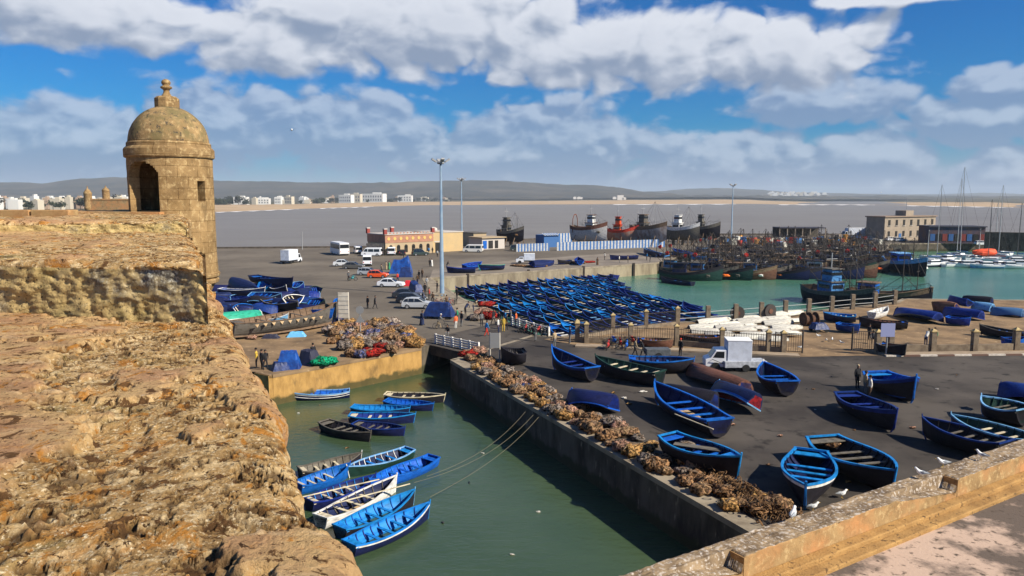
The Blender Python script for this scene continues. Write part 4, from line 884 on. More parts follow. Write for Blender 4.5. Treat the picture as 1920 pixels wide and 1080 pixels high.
# ---- white hulls stored in the yard
CHALK = paint('chalky_hull', (0.56, 0.53, 0.46), 0.8, rand=0.2)
wh = make_boat('white_hull', 'x', L=6, B=1.9, D=0.6, outer=CHALK, inner=CHALK, rim=GREYW, thwart=CHALK, rise=0.1, simple=True, nth_=1)
first = True
BLc, BRc, TLc, TRc = P(1318, 632), P(1500, 640), P(1306, 606), P(1498, 591)
for row in range(8):
    for i in range(3):
        q = row / 7; l_ = BLc.lerp(TLc, q); r_ = BRc.lerp(TRc, q); d_ = (r_ - l_); c = l_.lerp(r_, (i + 0.5) / 3 + (.07 if row % 2 else -.05)) + Vector((rnd.uniform(-.7, .7), 0, 0))
        o = wh if first else copy_tree(wh); first = False
        o.location = (c.x, c.y, 0.48 + (0.2 if (row + i) % 3 == 0 else 0)); o.rotation_euler = (math.pi + rnd.uniform(-.25, .25), 0, math.atan2(d_.y, d_.x) + rnd.uniform(-.04, .04)); k_ = d_.length / 3 / 6 * 0.97; o.scale = (k_ * 0.96, 0.72, .7)
        tag(o, 'white hull upside down in the yard, %s from left in %s row from the fence' % (nth(i + 1), nth(row + 1)), 'hull', 'white hulls laid in rows in the yard')
# ---- the packed raft of blue boats in the basin
raft = [make_boat('rowing_boat', 'x', L=6.0, B=2.0, D=0.85, outer=NAVY, inner=NAVY, rim=MIDB, thwart=PALEB, rise=0.5, simple=True, nth_=3),
        make_boat('rowing_boat', 'x', L=6.0, B=2.0, D=0.85, outer=NAVY, inner=BLACK, rim=BLUE2, thwart=CREAM, rise=0.5, simple=True, nth_=3),
        make_boat('rowing_boat', 'x', L=6.0, B=2.0, D=0.85, outer=MIDB, inner=MIDB, rim=BLUE2, thwart=BLUE2, rise=0.55, simple=True, nth_=4, foredeck=True),
        make_boat('rowing_boat', 'x', L=6.0, B=2.0, D=0.85, outer=BLACK, inner=DKGREEN, rim=MIDB, thwart=GREYW, rise=0.5, simple=True, nth_=3),
        make_boat('rowing_boat', 'x', L=6.0, B=2.0, D=0.85, outer=BLUE, inner=NAVY, rim=BLUE, thwart=WHITE, rise=0.5, simple=True, nth_=3, foredeck=True)]
rlab = ['navy boat, blue rim', 'navy boat, cream seats', 'blue boat, azure foredeck', 'black green boat', 'bright blue boat']
used = [False] * 5
rp = [P(x, y, ZW) for x, y in ((845, 538), (1095, 517), (1150, 527), (1175, 548), (1240, 566), (1330, 590), (1310, 606), (1262, 610), (1150, 624), (1065, 637), (1010, 633), (975, 608), (945, 590), (885, 565))]
def inside(p, poly):
    c = False; j = len(poly) - 1
    for i in range(len(poly)):
        a, b = poly[i], poly[j]
        if (a.y > p.y) != (b.y > p.y) and p.x < (b.x - a.x) * (p.y - a.y) / (b.y - a.y) + a.x: c = not c
        j = i
    return c
hd = Vector((-0.50, 0.86, 0)).normalized(); sd_ = Vector((0.86, 0.50, 0)).normalized()
sd_ = (P(1300, 590) - P(1060, 625)); sd_.z = 0; sd_.normalize()
org = P(1065, 637, ZW)
nb = 0
for r_ in range(-2, 14):
    cnt = 0
    for i in range(-16, 30):
        c = org + hd * (r_ * 6.1 + 1.8 + rnd.uniform(-.5, .5)) + sd_ * (i * 2.42 + (r_ % 2) * 1.1 + rnd.uniform(-.12, .12))
        if not inside(c, rp): continue
        cnt += 1; v = rnd.choice([0, 0, 1, 1, 1, 2, 3, 3, 4]); o = raft[v] if not used[v] else copy_tree(raft[v]); used[v] = True; nb += 1
        s = rnd.uniform(0.92, 1.05); o.scale = (s, s * rnd.uniform(0.94, 1.02), s); o.location = (c.x, c.y, ZW - 0.25 + rnd.uniform(-.05, .12)); 
        o.rotation_euler = (rnd.uniform(-.08, .08), rnd.uniform(-.04, .02), math.atan2(hd.y, hd.x) + rnd.uniform(-.13, .13))
        tag(o, '%s, %s from left in %s row of the basin raft' % (rlab[v], nth(cnt), nth(r_ + 3)), 'boat', 'blue boats packed in the basin')
for k in range(5):
    if not used[k]: bpy.data.objects.remove(raft[k])
for lb_, s, b in [('dark boat at the right tip of the packed raft with pale oar', (1213, 560), (1160, 541)), ('dark blue boat moored alone against the far basin wall', (1130, 523), (1085, 513)), ('long blue boat moored at the foot of the far basin wall', (1156, 519), (1112, 508)), ('black green boat with high bow at the near right of the raft', (1318, 592), (1282, 568)), ('small blue boat moored between the fence posts', (1365, 592), (1332, 586))]:
    ib(lb_, s, b, z=FLO, simple=True, group='single boats at the edge of the raft', outer=rnd.choice([NAVY, BLACK]), rim=MIDB, rise=0.5)
# ------------------------------------------------------------------ people
def cloth(n, c): return mat('cloth_' + n, c, 0.9, tuple(x * 0.7 for x in c), 6, bump=0.1)
SKIN = mat('skin', (0.25, 0.13, 0.08), 0.6); HAIR = mat('hair', (0.012, 0.010, 0.009), 0.7)
CL = {'black': cloth('black', (0.018, 0.018, 0.022)), 'navy': cloth('navy', (0.02, 0.03, 0.08)), 'white': cloth('white', (0.65, 0.63, 0.58)), 'red': cloth('red', (0.55, 0.04, 0.02)), 'orange': cloth('orange', (0.75, 0.14, 0.04)), 'blue': cloth('blue', (0.03, 0.22, 0.5)),
      'grey': cloth('grey', (0.16, 0.16, 0.16)), 'green': cloth('green', (0.04, 0.30, 0.14)), 'yellow': cloth('yellow', (0.6, 0.4, 0.06)), 'brown': cloth('brown', (0.12, 0.07, 0.04)), 'tan': cloth('tan', (0.40, 0.30, 0.18)), 'teal': cloth('teal', (0.05, 0.3, 0.33))}
def figure(pose='stand', seed=0):
    """one continuous body grown on a skeleton; returns (mesh vertices, faces, zone per face)"""
    r_ = random.Random(seed); V = []; E = []; Rr = []
    def v(p, r, par=None):
        V.append(Vector(p)); Rr.append(r); i = len(V) - 1
        if par is not None: E.append((par, i))
        return i
    hip = {'stand': 0.92, 'walk': 0.90, 'sit': 0.50, 'bend': 0.88, 'push': 0.90}[pose]
    ln = {'stand': 0.02, 'walk': 0.05, 'sit': 0.12, 'bend': 0.42, 'push': 0.22}[pose]
    pel = v((0, 0, hip), 0.135); ab = v((ln * 0.4, 0, hip + 0.20), 0.13, pel); ch = v((ln, 0, hip + 0.42), 0.155, ab); ne = v((ln * 1.2, 0, hip + 0.56), 0.06, ch)
    hx = ln * 1.3 + 0.02; h0 = v((hx, 0, hip + 0.63), 0.075, ne); h1 = v((hx + 0.015, 0, hip + 0.73), 0.095, h0); v((hx + 0.01, 0, hip + 0.82), 0.06, h1)
    v((hx + 0.10, 0, hip + 0.69), 0.022, h1)
    for s in (-1, 1):
        k = {'stand': 0.04, 'walk': 0.24 * s, 'sit': 0, 'bend': 0.05, 'push': 0.26 * s}[pose]
        if pose == 'sit':
            a = v((0.02, s * 0.10, hip), 0.10, pel); b = v((0.40, s * 0.13, hip + 0.02), 0.075, a); c = v((0.42, s * 0.13, 0.08), 0.05, b); v((0.55, s * 0.14, 0.03), 0.04, c)
        else:
            a = v((0, s * 0.09, hip - 0.10), 0.098, pel); b = v((k * 0.5 + 0.04, s * 0.10, hip * 0.53), 0.066, a); c = v((k - (0.05 if k < 0 else 0), s * 0.105, 0.08), 0.043, b); v((k + 0.13, s * 0.12, 0.035), 0.035, c)
        sh = v((ln, s * 0.18, hip + 0.47), 0.062, ch)
        if pose == 'push': e = v((ln + 0.18, s * 0.21, hip + 0.25), 0.045, sh); h = v((ln + 0.42, s * 0.2, hip + 0.22), 0.032, e)
        elif pose == 'bend': e = v((ln + 0.10, s * 0.22, hip + 0.18), 0.045, sh); h = v((ln + 0.22, s * 0.16, hip - 0.08), 0.032, e)
        elif pose == 'sit': e = v((ln + 0.06, s * 0.24, hip + 0.22), 0.045, sh); h = v((ln + 0.28, s * 0.16, hip + 0.12), 0.032, e)
        else: e = v((ln - k * 0.35, s * 0.25, hip + 0.20), 0.045, sh); h = v((ln - k * 0.6 + 0.06, s * 0.25, hip - 0.05), 0.032, e)
        d = (V[h] - V[e]).normalized(); v(V[h] + d * 0.09, 0.026, h)
    me = bpy.data.meshes.new('tmp'); me.from_pydata([tuple(x) for x in V], E, []); o = bpy.data.objects.new('tmp', me); COL.objects.link(o)
    sk = o.modifiers.new('s', 'SKIN'); 
    for i, dta in enumerate(me.skin_vertices[0].data): dta.radius = (Rr[i], Rr[i] * (1.15 if i in (pel, ab, ch) else 1)); dta.use_root = (i == 0)
    sk.use_smooth_shade = True
    sb = o.modifiers.new('u', 'SUBSURF'); sb.levels = 1; sb.render_levels = 1
    dg = bpy.context.evaluated_depsgraph_get(); ev = o.evaluated_get(dg).to_mesh()
    vs = [tuple(x.co) for x in ev.vertices]; fs = [tuple(p.vertices) for p in ev.polygons]; zn = []
    neck = hip + 0.57; wrist = [V[i] for i in range(len(V))]
    hands = [V[i] for i in range(len(V)) if abs(Rr[i] - 0.026) < 1e-6]
    for p in ev.polygons:
        c = p.center
        if c.z > neck and abs(c.x - hx) < 0.2: z = 2
        elif any((c - h).length < 0.12 for h in hands): z = 2
        elif c.z < 0.09 and pose != 'x': z = 3
        elif c.z < hip + 0.02 and not any((c - h).length < 0.30 and abs(c.y) > 0.17 for h in hands): z = 1
        else: z = 0
        if pose == 'sit' and c.z < hip + 0.09 and c.x > 0.08: z = 1 if c.z > 0.09 else 3
        zn.append(z)
    o.evaluated_get(dg).to_mesh_clear(); bpy.data.objects.remove(o)
    return vs, fs, zn, (hx, hip)
_fig = {p: figure(p) for p in ('stand', 'walk', 'sit', 'bend', 'push')}
def person(x, y, label, top='black', legs='black', pose='stand', rz=None, z=0.0, hat=None, robe=None, group=None, s=1.0, xy=None):
    vs, fs, zn, (hx, hip) = _fig[pose]; p = P(x, y, z) if xy is None else Vector((*xy, z))
    root = empty('person', p, rnd.uniform(0, 6.28) if rz is None else rz); root.scale = (s, s, s * rnd.uniform(0.96, 1.04)); tag(root, label, 'person', group)
    b = MB(); b.v = list(vs); b.f = list(fs); b.mi = list(zn)
    b.build('body', [CL[top], CL[legs], SKIN, HAIR], root, smooth=True)
    h = MB().blob((hx - 0.012, 0, hip + 0.755), (0.235, 0.21, 0.20), 1, 0.03, 10, 6)
    h.v = [(x_, y_, max(z_, hip + 0.735 if x_ > hx + 0.03 else hip + 0.66)) for x_, y_, z_ in h.v]
    h.build('hat' if hat else 'hair', CL[hat] if hat else HAIR, root, smooth=True)
    if robe:
        r_ = MB().lathe([(0.155, hip + 0.50), (0.20, hip + 0.40), (0.19, hip + 0.1), (0.22, hip - 0.1), (0.27, 0.12), (0.265, 0.10)], 12, c=(0.02, 0, 0)); r_.build('robe', CL[robe], root, smooth=True)
    return root
PE = [(690, 579, 'man in black walking on the open road, left of a pair', dict()), (703, 579, 'man in black walking on the open road, right of a pair', dict(pose='walk')),
      (791, 610, 'person in long dark robe walking behind the covered cart', dict(robe='navy', pose='walk', rz=0)), (822, 616, 'man with pale cap pushing a bicycle past the white railing', dict(top='grey', legs='tan', pose='push', hat='white', rz=0)),
      (855, 617, 'person in orange shirt near the red nets', dict(top='orange', legs='white')), (866, 612, 'person in dark green beside the orange shirted one', dict(top='black', legs='grey')), (858, 604, 'man in black jacket carrying a green cloth', dict(top='green', legs='black')),
      (843, 598, 'man standing behind the covered cart', dict(top='grey', legs='black')), (840, 632, 'man sitting on the white bridge railing', dict(top='black', legs='grey', pose='sit')), 
      (912, 630, 'man in teal blue shirt and red shorts by the roadside', dict(top='blue', legs='red', pose='walk')), (934, 624, 'man in white shirt and dark trousers among the group at the railing', dict(top='white', legs='navy')),
      (944, 622, 'person in yellow dress among the group at the railing', dict(top='yellow', legs='yellow')), (950, 618, 'dark clothed man behind the yellow dress', dict()), (936, 612, 'man in black at the back of the railing group', dict()), (968, 612, 'person in orange top at the far railing', dict(top='orange')), (958, 606, 'man in grey leaning at the far railing', dict(top='grey')),
      (1069, 644, 'man in dark clothes leaning on the first fence pillar', dict(top='navy', legs='grey')), (1190, 668, 'man in white shirt walking by the handcart', dict(top='tan', legs='black', pose='walk', rz=0)), (1206, 668, 'man in black pulling the handcart', dict(top='black', legs='black', pose='push', rz=math.pi)),
      (1276, 668, 'man in black standing beside the box van', dict(hat='red')), (1606, 728, 'man in black with grey scarf bending over the planks, left of three', dict(top='black', legs='black', pose='stand', s=1.05, hat='tan')), (1621, 740, 'man in pale jacket at the middle of the three men', dict(top='tan', legs='grey', pose='stand', rz=0, s=1.05)),
      (1631, 748, 'man in white shirt sitting on the boat edge, front of the three', dict(top='white', legs='brown', s=1.0, rz=3)), (563, 729, 'man standing in the blue white boat at the ochre wall', dict(top='grey', legs='black', z=ZW + 0.35, pose='bend')),
      (588, 680, 'man in black handling the dark tarpaulin on the ochre quay', dict(pose='stand')), (491, 694, 'person in black at the quay corner beside the rampart', dict()), (482, 690, 'person in yellow green top beside the rampart edge', dict(top='yellow', legs='black')), (498, 692, 'second dark clothed person at the quay corner', dict(pose='walk')),
      (654, 527, 'man in pale shirt standing beside a small scooter on the road', dict(top='grey', legs='black', hat='white')), (724, 506, 'person in white robe left of the tall tarpaulin', dict(top='tan', robe='tan')), (730, 506, 'person in green beside the tall tarpaulin', dict(top='green', robe='green')),
      (806, 500, 'man in black by the far quay boats', dict()), (810, 500, 'person in white robe by the far quay boats', dict(robe='white', top='white')), (804, 476, 'person in blue at the cafe doorway', dict(top='blue')), (811, 476, 'person in black at the cafe doorway', dict()), (852, 470, 'person in brown before the cream annex wall', dict(top='brown', robe='brown')),
      (786, 524, 'person in dark clothes near the quay head', dict()), (792, 522, 'person in brown near the quay head', dict(top='brown')), (797, 552, 'man behind the parked cars near the lamp mast', dict(top='black')), (805, 562, 'person in red near the lamp mast', dict(top='red', legs='black')), (812, 565, 'person in brown at the table near the lamp mast', dict(top='brown', pose='sit')), (820, 548, 'person in black left of the lamp mast foot', dict()), (857, 562, 'man in black walking right of the bicycles', dict(pose='walk')),
      (1120, 497, 'person in brown robe at the rim of the far quay', dict(top='brown', robe='brown')), (1134, 487, 'person in white on the far quay', dict(top='white')), (1161, 493, 'person in white shirt at the rim of the far quay', dict(top='white', legs='grey')), (1177, 493, 'person in pale shirt near the long dark boat', dict(top='tan')), (1219, 492, 'person in black at the far quay corner', dict()), (1213, 488, 'person in blue at the far quay corner', dict(top='blue')),
      (1744, 557, 'person in black standing at the water side of the yard', dict()), (1735, 648, 'person in green white behind the right fence', dict(top='white', legs='navy', pose='bend')), (1752, 646, 'person in dark green behind the right fence', dict(top='green')), (1629, 638, 'man in black behind the open gate', dict()), (1636, 644, 'person in grey sitting by the open gate', dict(top='grey', pose='sit')),
      (742, 474, 'person in pink beside the vans', dict(top='tan', legs='red')), (782, 478, 'person in black near the dark jeep', dict())]
for x, y, lb_, k in PE: person(x, y, lb_, **k)
EX = [(716, 512, 'tan', 'person in tan left of the orange red car'), (746, 530, 'red', 'person in red between white saloon and tarpaulin stall'), (775, 541, 'black', 'man in black behind the blue sloping cover'), (783, 533, 'brown', 'person in brown at the edge of the pale paving'), (800, 538, 'white', 'person in white near the quay corner above the masts foot'), (793, 568, 'black', 'man in black just right of the silver hatchback'), (838, 578, 'brown', 'man in brown crouched near the bicycles'), (872, 590, 'navy', 'man in navy standing before the red net heaps'), (903, 612, 'grey', 'man in grey walking toward the railing group'), (925, 608, 'black', 'man in black right of the pinkish net heap'), (948, 610, 'blue', 'person in blue behind the yellow dress'), (887, 585, 'tan', 'person in tan beside the grey net heap'), (757, 487, 'black', 'person in black in front of the vans'), (820, 482, 'white', 'person in white crossing before the annex'), (838, 505, 'black', 'man in black beside the far quay boats left end'), (1005, 640, 'black', 'man in black at the near end of the far railing'), (1040, 652, 'tan', 'person in tan walking on the road by the lone black boat')]
for x, y, c, lb_ in EX: person(x, y, lb_, top=c, legs=rnd.choice(['black', 'navy', 'grey']), pose=rnd.choice(['stand', 'walk', 'walk', 'bend']))
# the crowd on the quay behind the moored fleet: every person is a thing
cc = ['white', 'red', 'black', 'navy', 'tan', 'brown', 'blue', 'grey', 'orange', 'black', 'white']
proto_c = {}
for i in range(90):
    x = 1240 + (1650 - 1240) * ((i * 0.618) % 1); t = rnd.random(); y = 446 + (1 - abs(x - 1450) / 400) * 14 * t + 3 * t
    c = rnd.choice(cc); ps = rnd.choice(['stand', 'walk']); key = (c, ps)
    if key not in proto_c: o = person(x, y, 'x', top=c, legs=rnd.choice(['black', 'navy', 'brown']), pose=ps); proto_c[key] = o
    else: o = copy_tree(proto_c[key]); o.location = P(x, y); o.rotation_euler = (0, 0, rnd.uniform(0, 6.28))
    tag(o, 'person in %s in the crowd on the quay behind the moored fleet' % c, 'person', 'people in %s in the quay crowd' % c)
# ------------------------------------------------------------------ gulls
GW = mat('gull_white', (0.75, 0.75, 0.73), 0.6); GG = mat('gull_grey', (0.30, 0.32, 0.34), 0.6); BEAK = mat('beak_yellow', (0.7, 0.45, 0.05), 0.5)
def gull(loc, rz, label, fly=False, s=1.0):
    r_ = empty('gull', loc, rz); r_.scale = (s,) * 3; tag(r_, label, 'gull')
    zb_ = 0.0 if fly else 0.17
    b = MB().tube([(-0.24, 0, zb_ + 0.03), (-0.12, 0, zb_ + 0.03), (0.0, 0, zb_ + 0.02), (0.10, 0, zb_ + 0.06), (0.15, 0, zb_ + 0.13 if not fly else zb_ + .05), (0.20, 0, zb_ + 0.17 if not fly else zb_ + .06), (0.235, 0, zb_ + 0.17 if not fly else zb_ + .06)], [0.012, 0.05, 0.085, 0.075, 0.045, 0.045, 0.018], 8)
    b.build('body', GW, r_, smooth=True)
    w = MB()
    if fly:
        for q in (-1, 1): w.add([(0.08, q * .05, .04), (-.10, q * .05, .04), (0.12, q * .35, .16), (-.06, q * .35, .15), (-.08, q * .72, .10)], [(0, 1, 3, 2), (2, 3, 4)] if q > 0 else [(0, 2, 3, 1), (2, 4, 3)])
    else:
        for q in (-1, 1): w.add([(0.08, q * .06, zb_ + .08), (-.10, q * .085, zb_ + .07), (-.30, q * .02, zb_ + .05), (-.05, q * .05, zb_ + .11), (-.05, q * .09, zb_)], [(0, 3, 2), (0, 1, 3), (3, 1, 2), (0, 4, 1), (1, 4, 2)])
    w.build('wings', GG, r_)
    MB().tube([(0.23, 0, zb_ + (.165 if not fly else .055)), (0.29, 0, zb_ + (.15 if not fly else .05))], [0.014, 0.005], 5).build('beak', BEAK, r_)
    if not fly:
        for q in (-1, 1): MB().tube([(0, q * .03, zb_ - .02), (0.01, q * .03, 0.01), (0.05, q * .03, 0.005)], 0.007, 4).build('leg', BEAK, r_)
    return r_
gull(P(1727, 896, ZP + 0.03), 2.6, 'white gull with grey wings standing on the parapet between the notches', s=.8)
gull(P(1841, 862, ZP + 0.03), 2.2, 'white gull standing on the parapet nearest the right frame edge', s=.8)
gull(P(1768, 876, ZP + 0.03), 3.0, 'brownish young gull on the parapet just left of the upper notch', s=0.8)
gull(P(1486, 976, ZP + 0.03), 1.0, 'dark grey gull standing at the chain end of the parapet', s=0.9)
gull(P(1578, 934), 0.2, 'grey gull on the tarmac beneath the large black boat', s=1.2); gull(P(1524, 958), 0.1, 'white gull on the tarmac by the anchor chain end', s=1.2)
gull(PY(547, 244, 60), 1.8, 'white gull gliding in the sky right of the turret', fly=True); gull(PY(1652, 361, 120), 1.2, 'small gull flying low above the right horizon', fly=True)
for i, (x, y) in enumerate([(1500, 655), (1560, 640), (1578, 646), (1534, 633), (1549, 641)]): gull(P(x, y), i * 1.1, 'gull resting on the sand by the yard gate, %s of its flock from the left' % nth(i + 1), s=1.1)
# ------------------------------------------------------------------ vehicles
GLASS = mat('dark_glass', (0.015, 0.018, 0.022), 0.12, spec=0.6); TYRE = mat('tyre', (0.018, 0.018, 0.018), 0.85); RIMM = mat('wheel_rim', (0.45, 0.45, 0.46), 0.35, metal=0.6); LAMP = mat('tail_lamp', (0.4, 0.02, 0.02), 0.3); HEAD = mat('head_lamp', (0.7, 0.7, 0.68), 0.15)
PLAST = mat('bumper_plastic', (0.03, 0.03, 0.032), 0.6)
def carpaint(n, c): return mat('car_paint_' + n, c, 0.3, spec=0.5)
def vehicle(x, y, rz, label, kind='car', col=(0.6, 0.6, 0.6), cn='silver', L=4.0, W=1.68, H=1.45, cat='car', group=None, z=0.0):
    root = empty('parked_' + cat.replace(' ', '_'), P(x, y, z), rz); tag(root, label, cat, group); m = carpaint(cn, col)
    def prof(pts, w, inset):   # pts: outline x,z  lower edge first ; sides lean in above the belt line
        b = MB(); n = len(pts); vs = []
        for s in (-1, 1):
            for (px, pz) in pts:
                k = max(0, (pz - H * 0.58) / (H * 0.42)); vs.append((px, s * (w / 2 - inset * k), pz))
        fs = [tuple(range(n)), tuple(range(n, 2 * n))[::-1]] + [(i, n + i, n + (i + 1) % n, (i + 1) % n) for i in range(n)]
        return b.add(vs, fs)
    a = L / 2; wr = 0.31 if kind in ('car', 'hatch') else 0.36
    def arch(cx): return [(cx - wr * 1.15, 0.24), (cx - wr * 0.9, wr * 1.45), (cx, wr * 2.05), (cx + wr * 0.9, wr * 1.45), (cx + wr * 1.15, 0.24)]
    ax = (-a * 0.62, a * 0.62)
    low = [(-a, 0.30)] + arch(ax[0]) + arch(ax[1]) + [(a, 0.30)]
    if kind == 'car': up_ = [(a, 0.62), (a * 0.93, 0.78), (a * 0.42, 0.90), (a * 0.10, H * 0.98), (-a * 0.30, H), (-a * 0.60, H * 0.95), (-a * 0.80, 0.98), (-a * 0.98, 0.92), (-a, 0.6)]
    elif kind == 'hatch': up_ = [(a, 0.60), (a * 0.92, 0.82), (a * 0.52, 0.95), (a * 0.12, H * 0.98), (-a * 0.45, H), (-a * 0.80, H * 0.94), (-a * 0.96, 0.98), (-a, 0.6)]
    elif kind == 'van': up_ = [(a, 0.6), (a * 0.96, H * 0.50), (a * 0.80, H * 0.56), (a * 0.58, H * 0.94), (a * 0.48, H), (-a * 0.93, H), (-a * 0.985, H * 0.93), (-a, 0.6)]
    else: up_ = [(a, 0.5), (a * 0.99, H * 0.5), (a * 0.95, H * 0.9), (a * 0.90, H), (-a * 0.95, H), (-a, H * 0.93), (-a, 0.5)]
    body = prof(low + up_, W, 0.14 if kind in ('car', 'hatch') else 0.07); body.build('body', m, root, bevel=0.035)
    if kind == 'car': wins = [[(a * 0.36, 0.93), (a * 0.10, H * 0.93), (-a * 0.13, H * 0.955), (-a * 0.13, 0.93)], [(-a * 0.17, 0.93), (-a * 0.17, H * 0.955), (-a * 0.52, H * 0.92), (-a * 0.70, 0.97)]]; wsr = ((a * 0.44, 0.92), (a * 0.115, H * 0.965)); rwr = ((-a * 0.80, 1.0), (-a * 0.62, H * 0.935))
    elif kind == 'hatch': wins = [[(a * 0.42, 0.98), (a * 0.12, H * 0.93), (-a * 0.13, H * 0.955), (-a * 0.13, 0.96)], [(-a * 0.17, 0.96), (-a * 0.17, H * 0.955), (-a * 0.52, H * 0.955), (-a * 0.52, 0.97)], [(-a * .56, .98), (-a * .56, H * .95), (-a * .76, H * .9), (-a * .86, 1.0)]]; wsr = ((a * 0.50, 0.97), (a * 0.14, H * 0.965)); rwr = ((-a * 0.955, 1.02), (-a * 0.825, H * 0.92))
    elif kind == 'van': wins = [[(a * 0.74, H * 0.56), (a * 0.56, H * 0.88), (a * 0.34, H * 0.88), (a * 0.34, H * 0.54)], [(a * 0.28, H * 0.54), (a * 0.28, H * 0.86), (-a * 0.25, H * 0.86), (-a * 0.25, H * 0.54)], [(-a * 0.31, H * 0.54), (-a * 0.31, H * 0.86), (-a * 0.86, H * 0.86), (-a * 0.86, H * 0.54)]]; wsr = ((a * 0.79, H * 0.58), (a * 0.60, H * 0.91)); rwr = ((-a * 1.0, H * 0.55), (-a * 0.99, H * 0.88))
    else: wins = [[(a * 0.92 - k * L * 0.155, H * 0.5), (a * 0.92 - k * L * 0.155, H * 0.86), (a * 0.92 - (k + 0.93) * L * 0.155, H * 0.86), (a * 0.92 - (k + 0.93) * L * 0.155, H * 0.5)] for k in range(6)]; wsr = ((a * 1.0, H * 0.42), (a * 0.965, H * 0.88)); rwr = ((-a * 1.0, H * 0.58), (-a * 1.0, H * 0.88))
    ins = 0.14 if kind in ('car', 'hatch') else 0.07
    for w in wins:
        for s in (-1, 1):
            vs = []
            for (px, pz) in w: k = max(0, (pz - H * 0.58) / (H * 0.42)); vs.append((px, s * (W / 2 - ins * k + 0.012), pz))
            for (px, pz) in w: k = max(0, (pz - H * 0.58) / (H * 0.42)); vs.append((px, s * (W / 2 - ins * k - 0.02), pz))
            n = len(w); MB().add(vs, [tuple(range(n)), tuple(range(n, 2 * n))[::-1]] + [(i, n + i, n + (i + 1) % n, (i + 1) % n) for i in range(n)]).build('side_window', GLASS, root)
    for (q0, q1), nm, sg in ((wsr, 'windscreen', 1), (rwr, 'rear_window', -1)):
        wv = W / 2 - ins - 0.06; dx, dz = q1[0] - q0[0], q1[1] - q0[1]; l_ = math.hypot(dx, dz); nx, nz2 = (dz / l_ * 0.02, -dx / l_ * 0.02) if True else (0, 0)
        if nx * sg < 0: nx, nz2 = -nx, -nz2
        vs = [(q0[0] + nx, -wv - 0.04, q0[1] + nz2), (q0[0] + nx, wv + 0.04, q0[1] + nz2), (q1[0] + nx, wv, q1[1] + nz2), (q1[0] + nx, -wv, q1[1] + nz2)]; vs += [(v_[0] - nx * 2, v_[1], v_[2] - nz2 * 2) for v_ in vs]
        MB().add(vs, [(0, 1, 2, 3), (7, 6, 5, 4), (0, 4, 5, 1), (1, 5, 6, 2), (2, 6, 7, 3), (3, 7, 4, 0)]).build(nm, GLASS, root)
    for cx in ax:
        for s in (-1, 1):
            w = MB().wheel((cx, s * (W / 2 - 0.10), wr), wr, 0.2).build('wheel', TYRE, root); MB().wheel((0, 0, 0), wr * 0.62, 0.215).build('rim', RIMM, w).location = (cx, s * (W / 2 - 0.10), wr)
    for s in (-1, 1):
        MB().box((a - 0.02, s * W * 0.36, 0.66), (0.08, 0.26, 0.14)).build('headlight', HEAD, root); MB().box((-a + 0.01, s * W * 0.40, 0.80 if kind != 'bus' else 1.0), (0.06, 0.16, 0.26)).build('tail_light', LAMP, root)
    bp_ = MB().box((a + 0.0, 0, 0.40), (0.14, W * 0.94, 0.2)); bp_.build('bumper', m if kind == 'car' else PLAST, root, bevel=0.03); MB().box((-a, 0, 0.40), (0.14, W * 0.94, 0.2)).build('bumper', m if kind == 'car' else PLAST, root, bevel=0.03)
    return root
gc = 'cars parked in the row along the quay'
vehicle(783, 578, R(-4), 'silver hatchback nearest the camera at the end of the parked row', 'hatch', (0.42, 0.43, 0.44), 'silver', 4.0, group=gc)
vehicle(772, 568, R(-4), 'black car parked just behind the silver hatchback', 'hatch', (0.015, 0.016, 0.02), 'black', 4.1, group=gc)
vehicle(764, 559, R(-4), 'dark grey car parked behind the black one', 'car', (0.03, 0.033, 0.04), 'charcoal', 4.2, group=gc)
vehicle(733, 538, R(-6), 'white saloon parked alone in the middle of the row', 'car', (0.72, 0.73, 0.75), 'white', 4.3, group=gc)
vehicle(709, 521, R(-6), 'orange red car in the parked row', 'hatch', (0.75, 0.09, 0.015), 'orange', 3.6, group=gc)
vehicle(691, 516, R(-6), 'silver estate car left of the orange red car', 'hatch', (0.35, 0.37, 0.39), 'steel', 4.0, group=gc)
vehicle(663, 504, R(-5), 'dark grey saloon in front of the white van', 'car', (0.10, 0.095, 0.085), 'grey', 4.3, group=gc)
vehicle(644, 499, R(8), 'light silver saloon farthest left of the parked cars', 'car', (0.55, 0.56, 0.57), 'light', 4.3, group=gc)
gv = 'vans parked by the cafe'
vehicle(689, 497, R(100), 'white minibus seen from behind, nearest of the vans', 'van', (0.75, 0.76, 0.78), 'van_white', 5.2, 1.9, 2.25, 'van', gv)
vehicle(697, 480, R(178), 'white minibus seen from the side behind the nearest one', 'van', (0.75, 0.76, 0.78), 'van_white', 5.0, 1.9, 2.1, 'van', gv)
vehicle(735, 478, R(95), 'white van seen from behind in front of the cafe arches', 'van', (0.75, 0.76, 0.78), 'van_white', 4.6, 1.9, 2.1, 'van', gv)
vehicle(671, 475, R(110), 'small white van between the coach and the vans', 'van', (0.7, 0.71, 0.73), 'van_white', 4.2, 1.8, 1.9, 'van', gv)
vehicle(887, 473, R(170), 'white minibus parked right of the cream annex', 'van', (0.72, 0.70, 0.64), 'van_cream', 5.4, 1.9, 2.1, 'van', gv)
vehicle(754, 478, R(100), 'black car parked beside the white van at the arches', 'hatch', (0.02, 0.02, 0.02), 'black', 4.0, group='cars by the cafe'); vehicle(724, 477, R(100), 'dark car half hidden left of the white van at the arches', 'hatch', (0.03, 0.03, 0.03), 'black', 4.0, group='cars by the cafe')
